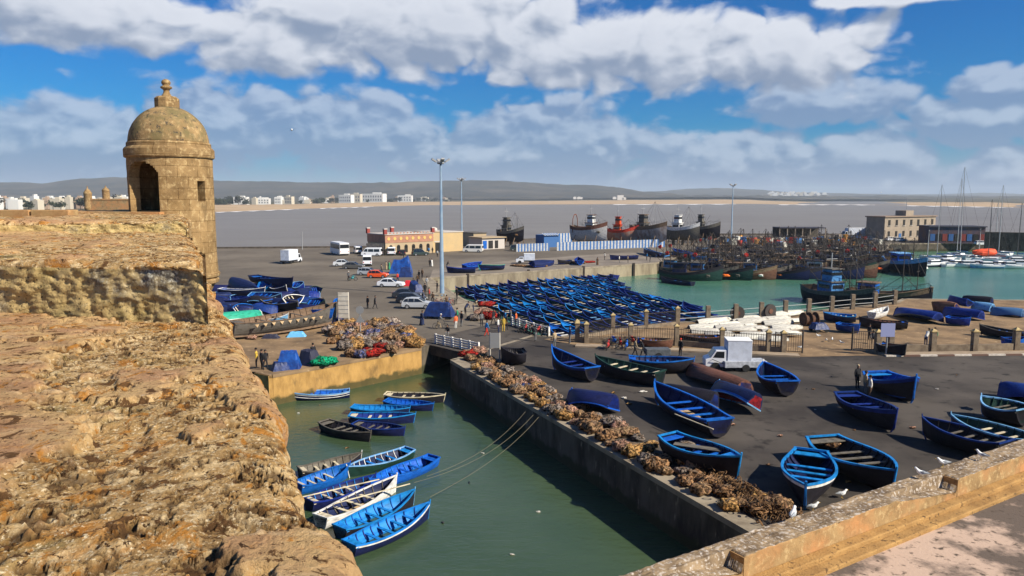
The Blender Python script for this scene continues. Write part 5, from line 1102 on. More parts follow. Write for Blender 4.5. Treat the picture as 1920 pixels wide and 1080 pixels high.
vehicle(788, 479, R(20), 'dark green jeep parked in front of the annex', 'hatch', (0.03, 0.045, 0.04), 'jeep', 4.2, 1.8, 1.8, group='cars by the cafe'); vehicle(970, 470, R(5), 'dark green jeep before the striped fence', 'hatch', (0.025, 0.05, 0.04), 'jeep', 4.2, 1.8, 1.7, group='cars by the cafe')
vehicle(637, 477, R(118), 'white tour coach with dark windows at the left of the vans', 'bus', (0.74, 0.73, 0.71), 'coach', 9.5, 2.5, 3.2, 'bus')
for i, (x, y, rz) in enumerate([(1598, 447, 0), (1615, 449, 0.2), (1632, 451, 0.1), (1645, 449, 0.0), (1672, 452, 0.1), (1688, 453, 0.0), (1775, 455, 0.1), (1840, 460, 0)]):
    vehicle(x, y, rz, 'small pale car on the far pier, %s from the left of its line' % nth(i + 1), 'hatch', rnd.choice([(0.6, 0.6, 0.6), (0.3, 0.33, 0.36), (0.7, 0.7, 0.7)]), 'far%d' % (i % 3), 4.0, group='cars on the far pier')
def box_truck(x, y, rz, label, L=5.2, W=2.0, H=2.7, cabm=(0.70, 0.71, 0.73), boxm=(0.62, 0.66, 0.74), s=1.0, white_roof=True):
    root = empty('box_truck', P(x, y), rz); root.scale = (s,) * 3; tag(root, label, 'truck'); m = carpaint('truck_cab', cabm); bm_ = mat('truck_box_panel', boxm, 0.45, tuple(c * .8 for c in boxm), 1.5)
    a = L / 2; cl = 1.75
    vs = []; out = [(a, 0.35), (a, 0.95), (a - 0.42, 1.12), (a - 0.85, H * 0.68), (a - cl, H * 0.70), (a - cl, 0.35)]
    for q in (-1, 1): vs += [(x_, q * W / 2 * 0.94, z_) for x_, z_ in out]
    n = len(out); MB().add(vs, [tuple(range(n)), tuple(range(n, 2 * n))[::-1]] + [(i, n + i, n + (i + 1) % n, (i + 1) % n) for i in range(n)]).build('cab', m, root, bevel=0.04)
    for q in (-1, 1): MB().add([(a - 0.62, q * (W * .47 + .01), 1.15), (a - 0.92, q * (W * .47 + .01), H * .64), (a - 1.55, q * (W * .47 + .01), H * .64), (a - 1.55, q * (W * .47 + .01), 1.12)], [(0, 1, 2, 3) if q > 0 else (3, 2, 1, 0)]).build('side_window', GLASS, root)
    MB().add([(a - 0.40, -W * .42, 1.16), (a - 0.40, W * .42, 1.16), (a - .80, W * .40, H * .66), (a - .80, -W * .40, H * .66)], [(0, 1, 2, 3)]).build('windscreen', GLASS, root)
    MB().box((-cl / 2 - 0.02, 0, (H + 0.75) / 2), (L - cl - 0.06, W, H - 0.75)).build('cargo_box', bm_, root, bevel=0.03)
    MB().box((-cl / 2 - 0.02, 0, H + 0.02), (L - cl, W + 0.05, 0.06)).build('box_roof', mat('truck_roof', (0.78, 0.78, 0.76), 0.5), root)
    MB().box((-cl / 2, 0, 0.6), (L - 0.4, W * .8, 0.22)).build('chassis', PLAST, root)
    MB().box((-a + 0.05, 0, 0.6), (0.08, W * .9, .25)).build('rear_bar', PLAST, root)
    for cx in (a - 0.85, -a + 0.95):
        for q in (-1, 1): MB().wheel((cx, q * (W / 2 - 0.12), 0.37), 0.37, 0.24).build('wheel', TYRE, root)
    for q in (-1, 1): MB().box((a + .01, q * W * .36, 0.72), (0.06, .28, .16)).build('headlight', HEAD, root)
    return root
box_truck(1362, 692, R(174), 'white box van with pale blue side behind the boats', L=3.8, W=1.75, H=2.6)
box_truck(547, 493, R(75), 'white box truck driving alone on the open road', L=5.6, W=2.1, H=3.0)
box_truck(1600, 446, R(185), 'white lorry with long box on the far pier', L=9, W=2.5, H=3.6)
# small cab tricycle with grey box on the far quay
tv = box_truck(985, 494, R(180), 'small pale delivery van among the far quay boats', L=4.2, W=1.7, H=2.2)
# ------------------------------------------------------------------ bicycles and motorbikes
def bike(x, y, rz, label, m=None, group=None, motor=False, z=0.0):
    r_ = empty('motorbike' if motor else 'bicycle', P(x, y, z), rz); tag(r_, label, 'motorbike' if motor else 'bicycle', group); m = m or PLAST
    rr = 0.30 if motor else 0.34
    for cx in (-0.55, 0.55):
        t = MB(); pts = [(cx + rr * math.cos(q), 0, rr + rr * math.sin(q)) for q in [2 * math.pi * k / 14 for k in range(15)]]; t.tube(pts, 0.05 if motor else 0.022, 5, False)
        for k in range(4): q = math.pi * k / 4; t.tube([(cx + rr * math.cos(q), 0, rr + rr * math.sin(q)), (cx - rr * math.cos(q), 0, rr - rr * math.sin(q))], 0.008, 3)
        t.build('wheel', TYRE, r_)
    f = MB(); f.tube([(-.55, 0, rr), (-.15, 0, rr), (.35, 0, .72), (-.2, 0, .78), (-.15, 0, rr)], .025, 5); f.tube([(.55, 0, rr), (.38, 0, .95)], .025, 5); f.tube([(-.55, 0, rr), (-.22, 0, .75)], .02, 5); f.build('frame', m, r_)
    MB().tube([(.33, -.28, 1.0), (.40, 0, .97), (.33, .28, 1.0)], .018, 5).build('handlebar', PLAST, r_); MB().blob((-.25, 0, .86), (.5 if motor else .26, .2, .10), 3, .05).build('saddle', PLAST, r_)
    if motor: MB().blob((.02, 0, .48), (.55, .28, .42), 5, .1).build('engine', m, r_); MB().blob((.12, 0, .78), (.45, .24, .22), 6, .05).build('tank', m, r_)
    return r_
RB = paint('bike_red', (0.4, 0.03, 0.03))
for i in range(11): bike(1140 + i * 5.8, 655 - (i % 3) * 4, R(70 + 25 * (i % 3)), 'two wheeler parked against the fence, %s from the left in the crowded row' % nth(i + 1), [RB, PLAST, BLUE, GREYW][i % 4], 'two wheelers parked against the fence', motor=i % 2 == 0)
for i in range(5): bike(822 + i * 8, 571 + (i % 2) * 2, R(20 * i), 'bicycle leaning at the foot of the lamp mast, %s from the left' % nth(i + 1), [RB, PLAST, BLUE][i % 3], 'bicycles by the lamp mast')
for i in range(7): bike(978 + i * 8, 622 + i * 1.2, R(60 + 15 * (i % 4)), 'motorbike parked before the far white railing, %s from the left' % nth(i + 1), [PLAST, RB, GREYW][i % 3], 'motorbikes by the far white railing', motor=True)
bike(826, 617, R(0), 'bicycle pushed by the man in the pale cap', PLAST); bike(661, 526, R(10), 'small teal scooter standing on the open road', paint('teal', (0.05, .25, .27)), motor=True)
# ------------------------------------------------------------------ carts and tarpaulins
TARP = mat('blue_tarpaulin', (0.010, 0.020, 0.08), 0.45, (0.015, 0.04, 0.16), 1.5, bump=0.6, bscale=3, bdist=0.08); TARPL = mat('bright_tarpaulin', (0.012, 0.08, 0.34), 0.45, (0.01, 0.03, 0.15), 1.5, bump=0.6, bscale=3, bdist=0.08); TARPD = mat('dark_tarpaulin', (0.03, 0.03, 0.05), 0.5, bump=0.5, bscale=3)
def covered(x, y, d, rz, label, m, name='covered_cart', cat='cart', wheels=True, seed=1, z=0.0, peak=0.0):
    r_ = empty(name, P(x, y, z), rz); tag(r_, label, cat)
    b = MB(); hx_, hy_ = d[0] / 2, d[1] / 2; n = 12; zz = 0.35 if wheels else 0.0; vs = []; fs = []; rq = random.Random(seed)
    for i in range(n + 1):
        for j in range(n + 1):
            u, v_ = i / n * 2 - 1, j / n * 2 - 1; e = max(abs(u), abs(v_)); h = (1 - max(0, (e - 0.72) / 0.28)) if e > 0.72 else 1
            vs.append((u * hx_ * (0.92 + .08 * (1 - h)), v_ * hy_ * (0.92 + .08 * (1 - h)), zz + h * (d[2] - zz) * (0.88 + 0.12 * math.cos(v_ * 1.4)) + peak * max(0, u) * h + rq.uniform(-.05, .05) * h))
    for i in range(n):
        for j in range(n): q = i * (n + 1) + j; fs.append((q, q + n + 1, q + n + 2, q + 1))
    b.add(vs, fs); b.box((0, 0, zz + 0.02), (d[0] * .9, d[1] * .9, 0.08)); b.build('cover', m, r_, smooth=False)
    if wheels:
        for sx in (-1, 1):
            for sy in (-1, 1): MB().wheel((sx * hx_ * .6, sy * hy_ * .85, .25), .25, .1).build('wheel', TYRE, r_)
    return r_
covered(824, 597, (3.8, 1.7, 2.0), R(-8), 'handcart under a dark blue cover in the middle of the road', TARP)
covered(752, 512, (4.5, 2.6, 2.6), R(5), 'big dark blue tarpaulin stall sloping up to the right by the parked cars', TARPL, 'tarpaulin_stall', 'stall', False, 4, peak=1.2)
covered(761, 519, (2.6, 2.0, 1.8), R(5), 'low blue stall cover in front of the big tarpaulin', TARP, 'tarpaulin_stall', 'stall', False, 5)
covered(780, 556, (3.0, 1.6, 1.9), R(120), 'blue cover sloping behind the parked dark cars', TARP, 'tarpaulin_stall', 'stall', False, 6, peak=.6)
covered(765, 536, (1.2, 0.9, 0.9), R(0), 'small red crate load beside the dark parked cars', mat('red_cloth', (0.55, 0.02, 0.03), 0.8), 'covered_crate', 'crate', False, 7)
covered(542, 690, (2.0, 1.6, 1.5), R(10), 'bright blue tarpaulin heap on the ochre quay', TARPL, 'tarpaulin_heap', 'tarpaulin', False, 8); covered(526, 693, (1.5, 1.2, 0.7), R(30), 'low dark blue tarpaulin beside the bright heap', TARP, 'tarpaulin_heap', 'tarpaulin', False, 9)
covered(545, 676, (1.1, 0.9, 0.9), R(0), 'dark box behind the bright blue tarpaulin heap', TARPD, 'covered_crate', 'crate', False, 10); covered(580, 683, (1.8, 1.4, 1.3), R(-30), 'dark tarpaulin beside the green net on the ochre quay', TARPD, 'tarpaulin_heap', 'tarpaulin', False, 11)
covered(556, 631, (2.0, .9, .5), R(10), 'pale blue cover lying before the old grey hull', mat('pale_blue_sheet', (0.12, 0.38, 0.62), 0.5), 'tarpaulin_heap', 'tarpaulin', False, 12); covered(508, 634, (1.8, .8, .4), R(0), 'grey violet bundle before the old grey hull', TARPD, 'tarpaulin_heap', 'tarpaulin', False, 13)
covered(1535, 622, (1.8, 1.5, 1.0), R(10), 'blue covered cart on the sand by the yard gate', TARP)
for (x, y, sx, sy, sz, lb_, c) in [(1232, 672, 2.2, 1.1, 0.95, 'grey handcart pulled by the man in black', (0.10, 0.11, 0.12)), (1393, 694, 3.6, 1.4, .9, 'pale flat cart between box van and raised blue boat', (0.4, 0.42, 0.46))]:
    r_ = empty('handcart', P(x, y), 0.05); tag(r_, lb_, 'cart'); MB().box((0, 0, sz * .7), (sx, sy, sz * .6)).build('tray', mat('cart%d' % x, c, .6, tuple(q * .6 for q in c), 4), r_, bevel=.03)
    for q in (-1, 1): w = MB().wheel((0, q * sy / 2, .32), .32, .08).build('wheel', TYRE, r_)
    MB().tube([(-sx / 2, -.3, sz * .7), (-sx / 2 - .9, -.3, 1.0), (-sx / 2 - .9, .3, 1.0), (-sx / 2, .3, sz * .7)], .03).build('handle', PLAST, r_)
# ------------------------------------------------------------------ net bundles
def net_mat(n, c, c2): 
    m = mat('net_' + n, c, 0.95, c2, 3.2, (0.42, 0.58), 1.0, 16, col3=tuple(x * 0.15 for x in c), scale3=7, w3=(0.47, 0.53), spec=0.05, bdist=0.08); return m
NM = {'tan': net_mat('tan', (0.40, 0.25, 0.13), (0.24, 0.13, 0.08)), 'ochre': net_mat('ochre', (0.52, 0.31, 0.12), (0.34, 0.16, 0.05)), 'grey': net_mat('grey', (0.20, 0.17, 0.15), (0.34, 0.27, 0.22)), 'brown': net_mat('brown', (0.26, 0.14, 0.07), (0.42, 0.24, 0.12)), 'pink': net_mat('pink', (0.52, 0.30, 0.20), (0.30, 0.16, 0.13)),
      'blue': net_mat('blue', (0.06, 0.09, 0.24), (0.25, 0.20, 0.25)), 'red': net_mat('red', (0.42, 0.03, 0.02), (0.20, 0.015, 0.015)), 'white': net_mat('white', (0.50, 0.42, 0.34), (0.30, 0.2, 0.17)), 'green': net_mat('green', (0.01, 0.36, 0.17), (0.01, 0.22, 0.10))}
def bundle(x, y, d, c, label, group, z=0.0, name='net_bundle', seed=0):
    d = (d[0] * .88, d[1] * .88, d[2] * .64); b = MB(); b.blob((0, 0, d[2] * 0.40), (d[0], d[1], d[2]), seed, 0.26, 22, 14, freq=2.2); b.v = [(a_, b_, max(0.0, c_)) for a_, b_, c_ in b.v]
    rq = random.Random(seed)
    for k in range(5):     # loops of rope over the heap
        a0 = rq.uniform(0, 6.28); pts = []
        for i in range(7):
            th = -1.25 + 2.5 * i / 6; rr = 1.02 + rq.uniform(-.02, .05); off = rq.uniform(-.02, .02)
            ax_, ay_ = math.cos(a0), math.sin(a0); sx_ = math.sin(th) * rr; pts.append((ax_ * sx_ * d[0] / 2 + off, ay_ * sx_ * d[1] / 2 + (k - 4) * 0.05 * d[1], max(0.03, d[2] * .40 + math.cos(th) * d[2] / 2 * rr)))
        b.cur = 1; b.tube(pts, 0.016, 4)
    o = b.build(name, [NM[c], mat('net_rope', (0.26, 0.18, 0.11), .9, (0.1, .06, .04), 5)], smooth=True); o.location = P(x, y, z); o.rotation_euler = (0, 0, rq.uniform(0, 6.28)); tag(o, label, 'net', group); return o
dn = Vector((-dd.y, dd.x, 0)); dn = dn if dn.x > 0 else -dn
i = 0; tt = 1.2; cseq = ['grey', 'ochre', 'brown', 'pink', 'tan', 'ochre', 'tan', 'brown', 'ochre', 'tan', 'grey', 'brown']
while tt < 37.2:
    for lane in range(3):
        if rnd.random() < (0.05 if tt < 20 else 0.16): continue
        if tt < 4.5 and lane == 0: continue
        i += 1; s = rnd.uniform(0.75, 1.25); off = 0.75 + lane * 0.95 + rnd.uniform(-.15, .15); q = dA + dd * (tt + rnd.uniform(-.4, .4)) + dn * off
        c = rnd.choice(cseq)
        if abs(tt - 12.7) < .65 and lane == 1: c = 'blue'
        o = bundle(0, 600, (1.25 * s * rnd.uniform(.8, 1.25), 1.1 * s, 0.78 * s * rnd.uniform(.85, 1.3)), c, '%s net bundle heaped on the dock edge, %s of the heap from the bridge' % (c, nth(i)), 'net bundles heaped along the dock edge', seed=100 + i); o.location = (q.x, q.y, 0.03)
        if i > 84: break
    tt += 1.12
bundle(880, 668, (2.2, 1.6, 1.0), 'red', 'bright red net heap at the bridge end of the dock', 'coloured net heaps', seed=901); bundle(897, 664, (2.0, 1.8, 1.2), 'pink', 'pink brown net heap right of the bright red one', 'coloured net heaps', seed=902)
for k, (x, y, d, c, lb_) in enumerate([(603, 684, (2.6, 2.2, 1.3), 'green', 'emerald green net heap on the ochre quay'), (660, 668, (1.9, 1.5, 1.3), 'brown', 'brown blue net bundle at the front left of the ochre quay heap'), (676, 670, (1.9, 1.4, 1.2), 'blue', 'violet blue net bundle second along the heap front'), (697, 667, (2.6, 2.0, 1.25), 'red', 'red net heap at the front of the ochre quay heap'), (716, 657, (2.4, 1.8, 1.2), 'red', 'dark red net heap behind the bright red one'), (733, 661, (1.9, 1.4, 1.3), 'tan', 'tan net bundle right of the red heaps'),
                                   (650, 655, (2.2, 1.9, 1.6), 'grey', 'large khaki net bundle behind the brown blue one'), (668, 652, (2.3, 1.9, 1.7), 'ochre', 'largest tan net bundle in the middle of the heap'), (775, 650, (2.6, 2.0, 1.9), 'ochre', 'round tan bundle of net at the right end of the ochre quay'), (762, 640, (1.8, 1.5, 1.5), 'blue', 'dark blue bundle behind the round tan one'), (622, 644, (1.3, 1.2, 1.1), 'brown', 'small lone brown net bundle on the sand'), (491, 628, (1.6, 1.3, 1.0), 'ochre', 'small yellow bundle before the old grey hull'), (470, 635, (2.0, 1.2, .6), 'pink', 'pinkish net strip before the old grey hull'), (912, 574, (3.0, 2.2, 1.1), 'red', 'rust red net heap right of the bicycles'), (905, 592, (3.2, 2.4, 1.6), 'pink', 'pinkish net heap on the pale paving left of the raft'), (918, 597, (3.0, 2.4, 1.5), 'red', 'red brown net heap on the pale paving left of the raft'), (890, 600, (2.2, 1.8, 1.1), 'grey', 'grey net heap beside the dark car')]):
    bundle(x, y, d, c, lb_, 'coloured net heaps', seed=300 + k)
k = 0
for row, (y, x0, x1) in enumerate([(610, 632, 742), (617, 622, 756), (624, 618, 770), (632, 628, 774), (641, 640, 770), (650, 690, 752)]):
    xx = x0; n = 0
    while xx < x1:
        n += 1; k += 1; s = rnd.uniform(.9, 1.35); c = rnd.choice(['tan', 'pink', 'brown', 'grey', 'brown', 'blue', 'ochre', 'tan', 'white'])
        bundle(xx, y + rnd.uniform(-2, 2), (1.5 * s, 1.3 * s, 1.15 * s), c, '%s net bundle on the ochre quay, %s from left in %s row from the back' % (c, nth(n), nth(row + 1)), 'net bundles on the ochre quay', seed=500 + k); xx += rnd.uniform(11, 17)
for k, (x, y, c) in enumerate([(975, 500, 'brown'), (1000, 500, 'red'), (1020, 499, 'brown'), (1065, 494, 'red'), (1080, 494, 'brown'), (1100, 493, 'red'), (1250, 480, 'brown')]): bundle(x, y, (5, 1.8, .8), c, 'rusty net spread on the far quay, %s from the left' % nth(k + 1), 'nets spread on the far quay', seed=800 + k)
# chain heap at the parapet
CH = mat('rusty_chain', (0.20, 0.105, 0.04), 0.8, (0.06, 0.035, 0.02), 4, bump=.5)
ch = MB(); rq = random.Random(11)
c0, c1 = P(1345, 905), P(1500, 990)
for i in range(520):
    t = rq.random(); q = c0.lerp(c1, t) + Vector((rq.gauss(0, .55), rq.gauss(0, .75), 0)); h = max(0.05, 0.75 - abs(rq.gauss(0, .35))) * rq.random() + 0.06; q = dA + dd * ((q - dA).dot(dd)) + dn * min(2.6, max(0.55, (q - dA).dot(dn)))
    a_, b_ = rq.uniform(0, 6.28), rq.uniform(-.9, .9); L_ = 0.17; M_ = Matrix.Translation((q.x - c0.x, q.y - c0.y, h)) @ Euler((rq.uniform(0, 3), b_, a_)).to_matrix().to_4x4()
    pts = [(L_ * math.cos(w), .09 * math.sin(w), 0) for w in [2 * math.pi * k / 7 for k in range(8)]]; ch.add(*(lambda m_: (m_.v, m_.f))(MB().tube(pts, 0.024, 4, False)), M_)
o = ch.build('chain_heap', CH); o.location = (c0.x, c0.y, 0.02); tag(o, 'tangled heap of rusty anchor chain on the dock where it meets the parapet', 'chain', kind='stuff')
# mooring ropes over the inlet
for k, (a_, b_, sg, lb_) in enumerate([((985, 772, 0.05), (800, 893, ZW + .5), 1.7, 'long sagging mooring rope to the all blue boat'), ((1010, 782, 0.05), (806, 932, ZW + 1.15), 1.3, 'sagging mooring rope from the dock to the front azure boat'), ((1000, 778, 0.05), (776, 905, ZW + 1.1), 1.9, 'slack mooring rope to the second azure boat')]):
    p0, p1 = P(*a_), P(*b_); pts = [p0.lerp(p1, i / 18) - Vector((0, 0, sg * 4 * (i / 18) * (1 - i / 18) * 0.5 * (1 - .35 * i / 18))) for i in range(19)]; pts = [Vector((q.x, q.y, max(q.z, ZW + 0.03))) for q in pts]
    tag(MB().tube(pts, 0.010, 5).build('mooring_rope', mat('old_rope', (0.17, 0.15, 0.10), 0.9)), lb_, 'rope')
pl = P(1560, 640)
# loose planks, crates, oars
for k, (x, y, l_, rz, z, lb_, m_) in enumerate([(1308, 838, 2.6, -.45, 1.0, 'grey plank laid across the azure rimmed boat', GREYW), (1640, 768, 2.6, -.4, .95, 'raw plank resting on the planks boat by the three men', PINE), (700, 925, 4.6, .65, ZW + .95, 'long pale oar lying in the white rimmed boat', CREAM), (640, 915, 4.6, .6, ZW + .95, 'long pale oar lying in the dark blue ribbed boat', CREAM), (1300, 790, 3.5, -1.1, 1.05, 'thin pole lying along the big open blue boat', CREAM)]):
    o = MB().box((0, 0, 0), (l_, .5 if k < 2 else .07, .05)).build('plank' if k < 2 else 'oar', m_, bevel=.01); o.location = P(x, y, z); o.rotation_euler = (0, 0, rz); tag(o, lb_, 'plank' if k < 2 else 'oar')
lit = MB()
LIT = mat('litter_pale', (0.5, 0.47, 0.42), 0.8)
for k, (x, y, d) in enumerate([(1205, 735, .5), (1150, 737, .3), (1372, 797, .45), (1170, 747, .3), (1180, 758, .4), (1463, 818, .3), (1060, 690, .2), (1590, 905, .3), (1712, 803, .4)]):
    o = MB().blob((0, 0, .05), (d, d * .6, .12), k, .4).build('rag', [LIT, NM['ochre'], NM['pink']][k % 3]); o.location = P(x, y, .02); tag(o, 'small scrap lying on the tarmac, %s of the scattered bits' % nth(k + 1), 'litter', 'scraps on the tarmac')
for k, (x, y, d, c, lb_) in enumerate([(1290, 838, (1.2, .8, .5), 'grey', 'small grey net lying inside the azure rimmed boat'), (1560, 836, (1.0, .8, .5), 'brown', 'brown net lying in the stern of the large black boat'), (1180, 684, (1.1, .8, .4), 'tan', 'tan net lying inside the cream seated boat'), (1665, 706, (1.3, .9, .5), 'grey', 'pale rope heap in the high sided blue boat'), (1600, 744, (1.2, .9, .5), 'brown', 'brown gear heap in the boat loaded with planks'), (1850, 750, (1.0, .8, .4), 'grey', 'grey gear in the black boat at the right frame edge')]):
    bundle(x, y, d, c, lb_, 'nets lying inside boats', z=.75, seed=950 + k)
for k in range(26):
    x = rnd.uniform(1020, 1900); y = rnd.uniform(690, 880)
    if y > 690 + (1900 - x) * .35 + 60 or (x < 1250 and y > 640 + (x - 900) * .45): continue
    d = rnd.uniform(.12, .3); o = MB().blob((0, 0, .03), (d, d * rnd.uniform(.4, .9), .06), k, .5, 7, 5).build('rag', [LIT, NM['brown'], PLAST][k % 3]); o.location = P(x, y, .01); o.rotation_euler = (0, 0, k); tag(o, 'tiny scrap of rubbish lying on the dark tarmac', 'litter', 'tiny scraps on the tarmac')

for k, (x, y) in enumerate([(560, 775), (600, 760), (860, 760), (905, 850), (700, 720), (830, 980), (1010, 960), (650, 840), (880, 905), (960, 1040)]):
    d = rnd.uniform(.15, .35); o = MB().blob((0, 0, .02), (d, d * rnd.uniform(.3, .7), .08), k, .4, 7, 5).build('driftwood', [LIT, NM['brown'], PLAST][k % 3]); o.location = P(x, y, ZW + .02); o.rotation_euler = (0, 0, k); tag(o, 'tiny scrap floating on the green inlet water', 'flotsam', 'scraps floating in the inlet')
# ------------------------------------------------------------------ bridge and railings
DKC = mat('dark_concrete', (0.07, 0.055, 0.045), 0.9, (0.035, 0.028, 0.022), 1.2, bump=.5)
def prism(mb, pts, z0, z1):
    n = len(pts); mb.add([(p.x, p.y, z0) for p in pts] + [(p.x, p.y, z1) for p in pts], [tuple(range(n))[::-1], tuple(range(n, 2 * n))] + [(i, (i + 1) % n, n + (i + 1) % n, n + i) for i in range(n)])
bd_ = MB(); bpts = [P(780, 641), P(905, 670), P(1010, 629), P(948, 602)]; prism(bd_, bpts, -0.95, 0.012); ob = bd_.build('bridge', [DKC]); tag(ob, 'short concrete road bridge over the mouth of the green inlet', 'bridge')
poly_sheet('bridge_road', [P(781, 640.6), P(904, 669), P(1008, 628.8), P(948, 602.6)], 0.018, ASPH)
WRAIL = mat('white_rail_paint', (0.72, 0.70, 0.66), 0.7, (0.45, 0.4, 0.34), 4)
def white_rail(a, b, n, label, h=1.0):
    r_ = empty('bridge_railing', a); tag(r_, label, 'railing'); d = b - a; L_ = d.length; rz = math.atan2(d.y, d.x)
    for i in range(n + 1):
        q = d * (i / n); MB().box((q.x, q.y, h / 2), (0.20, 0.20, h), rz=rz, taper=.9).build('post', WRAIL, r_)
        if i < n:
            m = MB(); c = d * ((i + .5) / n)
            for k in range(4): m.box((c.x, c.y, 0.16 + k * 0.24), (L_ / n - .15, 0.10, 0.12), rz=rz)
            m.build('rail_panel', WRAIL, r_)
    return r_
white_rail(P(817, 644), P(897, 661), 5, 'white barred railing along the near side of the bridge')
white_rail(P(960, 610), P(1029, 630), 5, 'white barred railing along the far side of the bridge')
# ------------------------------------------------------------------ lamp masts, poles, signs
POLE = mat('pale_blue_pole', (0.13, 0.20, 0.28), 0.5, (0.20, 0.26, 0.32), .5, (.4, .6)); STEEL = mat('galvanised', (0.28, 0.28, 0.28), 0.5)
def mast(x, yb, yt, label, heads=4, r=0.30):
    p = P(x, yb); H_ = (yb - yt) * p.y / FP * 1.0; top = PY(x, yt, p.y); H_ = top.z; r_ = empty('lamp_mast', p); tag(r_, label, 'lamp mast', 'tall floodlight masts')
    MB().lathe([(r * 1.5, 0), (r * 1.5, .25), (r, .3), (r * .42, H_ - .5)], 14).build('pole', POLE, r_, smooth=True)
    MB().lathe([(.4, H_ - .6), (.55, H_ - .5), (.55, H_ - .35), (.2, H_ - .25)], 12).build('ring', STEEL, r_)
    for k in range(heads):
        a = k * 6.283 / heads + .35; dx, dy = math.cos(a), math.sin(a)
        l_ = MB().tube([(0, 0, H_ - .45), (dx * .7, dy * .7, H_ - .25)], .05, 5); l_.box((dx * 1.0, dy * 1.0, H_ - .05), (.75, .5, .24), rz=a, ry=-.55); l_.build('floodlight', STEEL, r_)
    MB().box((0, 0, .2), (1.0, 1.0, .4), taper=.8).build('footing', CONCL, r_)
mast(829, 555, 300, 'tallest pale blue floodlight mast standing at the quay edge by the packed raft', 4, .34); mast(866, 462, 335, 'pale blue floodlight mast behind the cream annex of the cafe', 4, .3); mast(1371, 452, 346, 'thin floodlight mast behind the moored fishing fleet', 4, .3)
for k, (x, yb, yt, lb_) in enumerate([(567, 468, 434, 'thin pole at the far sea wall left of the coach'), (938, 455, 430, 'thin pole beside the white kiosk')]):
    p = P(x, yb); H_ = PY(x, yt, p.y).z; tag(MB().tube([(p.x, p.y, 0), (p.x, p.y, H_)], .12, 6).build('thin_pole', STEEL), lb_, 'pole')
SIGNB = mat('sign_board', (0.55, 0.50, 0.42), .7, (0.42, .37, .3), 2); SIGNG = mat('sign_grey', (0.22, .22, .22), .7)
def board(x, yb, yt, w, h, label, m, posts=2, rz=0, name='notice_board', lines=None):
    p = P(x, yb); H_ = PY(x, yt, p.y).z; r_ = empty(name, p, rz); tag(r_, label, 'sign')
    for q in ((-1, 1) if posts == 2 else (0,)): MB().tube([(q * w * .5, 0, 0), (q * w * .5, 0, H_)], .07, 6).build('post', STEEL if posts == 1 else SIGNB, r_)
    MB().box((0, -.09, H_ - h / 2), (w, .05, h)).build('panel', m, r_)
    if lines == 'grid':
        g = MB()
        for k in range(1, 6): g.box((0, -.125, H_ - h * k / 6), (w, .02, .05))
        g.build('panel_joint', SIGNG, r_)
    return r_
board(645, 612, 548, 1.15, 2.9, 'tall pale notice board seen beside the old grey hull', SIGNB, lines='grid')
board(928, 679, 624, .85, 1.35, 'grey road sign on two thin posts beside the lone black boat', SIGNG, name='road_sign')
BP = mat('violet_panel', (0.26, 0.28, 0.46), .6)
sg = board(1661, 667, 606, 1.3, 1.25, 'pale violet warning sign on one post before the right fence', BP, 1, name='warning_sign')
p = P(676, 628); r_ = empty('round_sign', p); tag(r_, 'round mirror sign with a grey triangle sign below it on one post', 'sign'); MB().tube([(0, 0, 0), (0, 0, 3.0)], .05, 6).build('post', STEEL, r_)
MB().wheel((0, -.08, 2.7), .42, .06, n=20).build('disc', SIGNG, r_); MB().add([(-.5, -.08, 1.35), (.5, -.08, 1.35), (0, -.08, 2.15), (-.5, -.04, 1.35), (.5, -.04, 1.35), (0, -.04, 2.15)], [(0, 1, 2), (5, 4, 3), (0, 3, 4, 1), (1, 4, 5, 2), (2, 5, 3, 0)]).build('triangle', SIGNG, r_)
# ------------------------------------------------------------------ yard fences
PIL = mat('fence_pillar_stone', (0.22, 0.17, 0.115), .9, (0.13, .095, .065), 2, bump=.5); PCAP = mat('pillar_cap', (0.48, 0.36, 0.16), .85, (.3, .22, .12), 4); IRON = mat('fence_iron', (0.05, .04, .035), .7)
def pillar(p, h, root, w=.42, cap=True):
    m = MB().box((p.x, p.y, h / 2), (w, w, h)); m.build('pillar', PIL, root, bevel=.02)
    if cap: c = MB(); c.box((p.x, p.y, h + .05), (w * 1.25, w * 1.25, .1)); c.box((p.x, p.y, h + .2), (w * 1.1, w * 1.1, .2), taper=.15); c.build('pillar_cap', PCAP, root)
def fence(name, label, pts, bars=True, wall=.5, h=1.9, bh=1.75, cap=True, w=.42):
    r_ = empty(name, (pts[0].x, pts[0].y, 0)); tag(r_, label, 'fence'); o_ = r_.location.copy(); q_ = [p - o_ for p in pts]
    for p in q_: pillar(p, h, r_, cap=cap, w=w)
    for i in range(len(q_) - 1):
        a, b = q_[i], q_[i + 1]; d = b - a; rz = math.atan2(d.y, d.x); c = (a + b) / 2
        if wall: MB().box((c.x, c.y, wall / 2), (d.length - w, .25, wall), rz=rz).build('low_wall', PIL, r_)
        if bars:
            m = MB(); n = max(3, int(d.length / .22))
            for k in range(1, n): p = a.lerp(b, k / n); m.box((p.x, p.y, wall + (bh - wall) / 2), (.03, .03, bh - wall))
            for z in (wall + .1, bh - .12): m.box((c.x, c.y, z), (d.length - w, .03, .05), rz=rz)
            m.build('bar_panel', IRON, r_)
    return r_
fence('yard_fence', 'iron bar fence with stone pillars along the road, left half of the yard front', [P(1082, 641), P(1099, 643), P(1182, 645), P(1268, 648), P(1353, 655), P(1440, 660), P(1468, 662)], wall=.55)
fence('yard_fence', 'iron bar side fence running from the road to the basin, left of the yard', [P(1082, 638), P(1149, 624), P(1211, 616), P(1270, 609)], wall=.4)
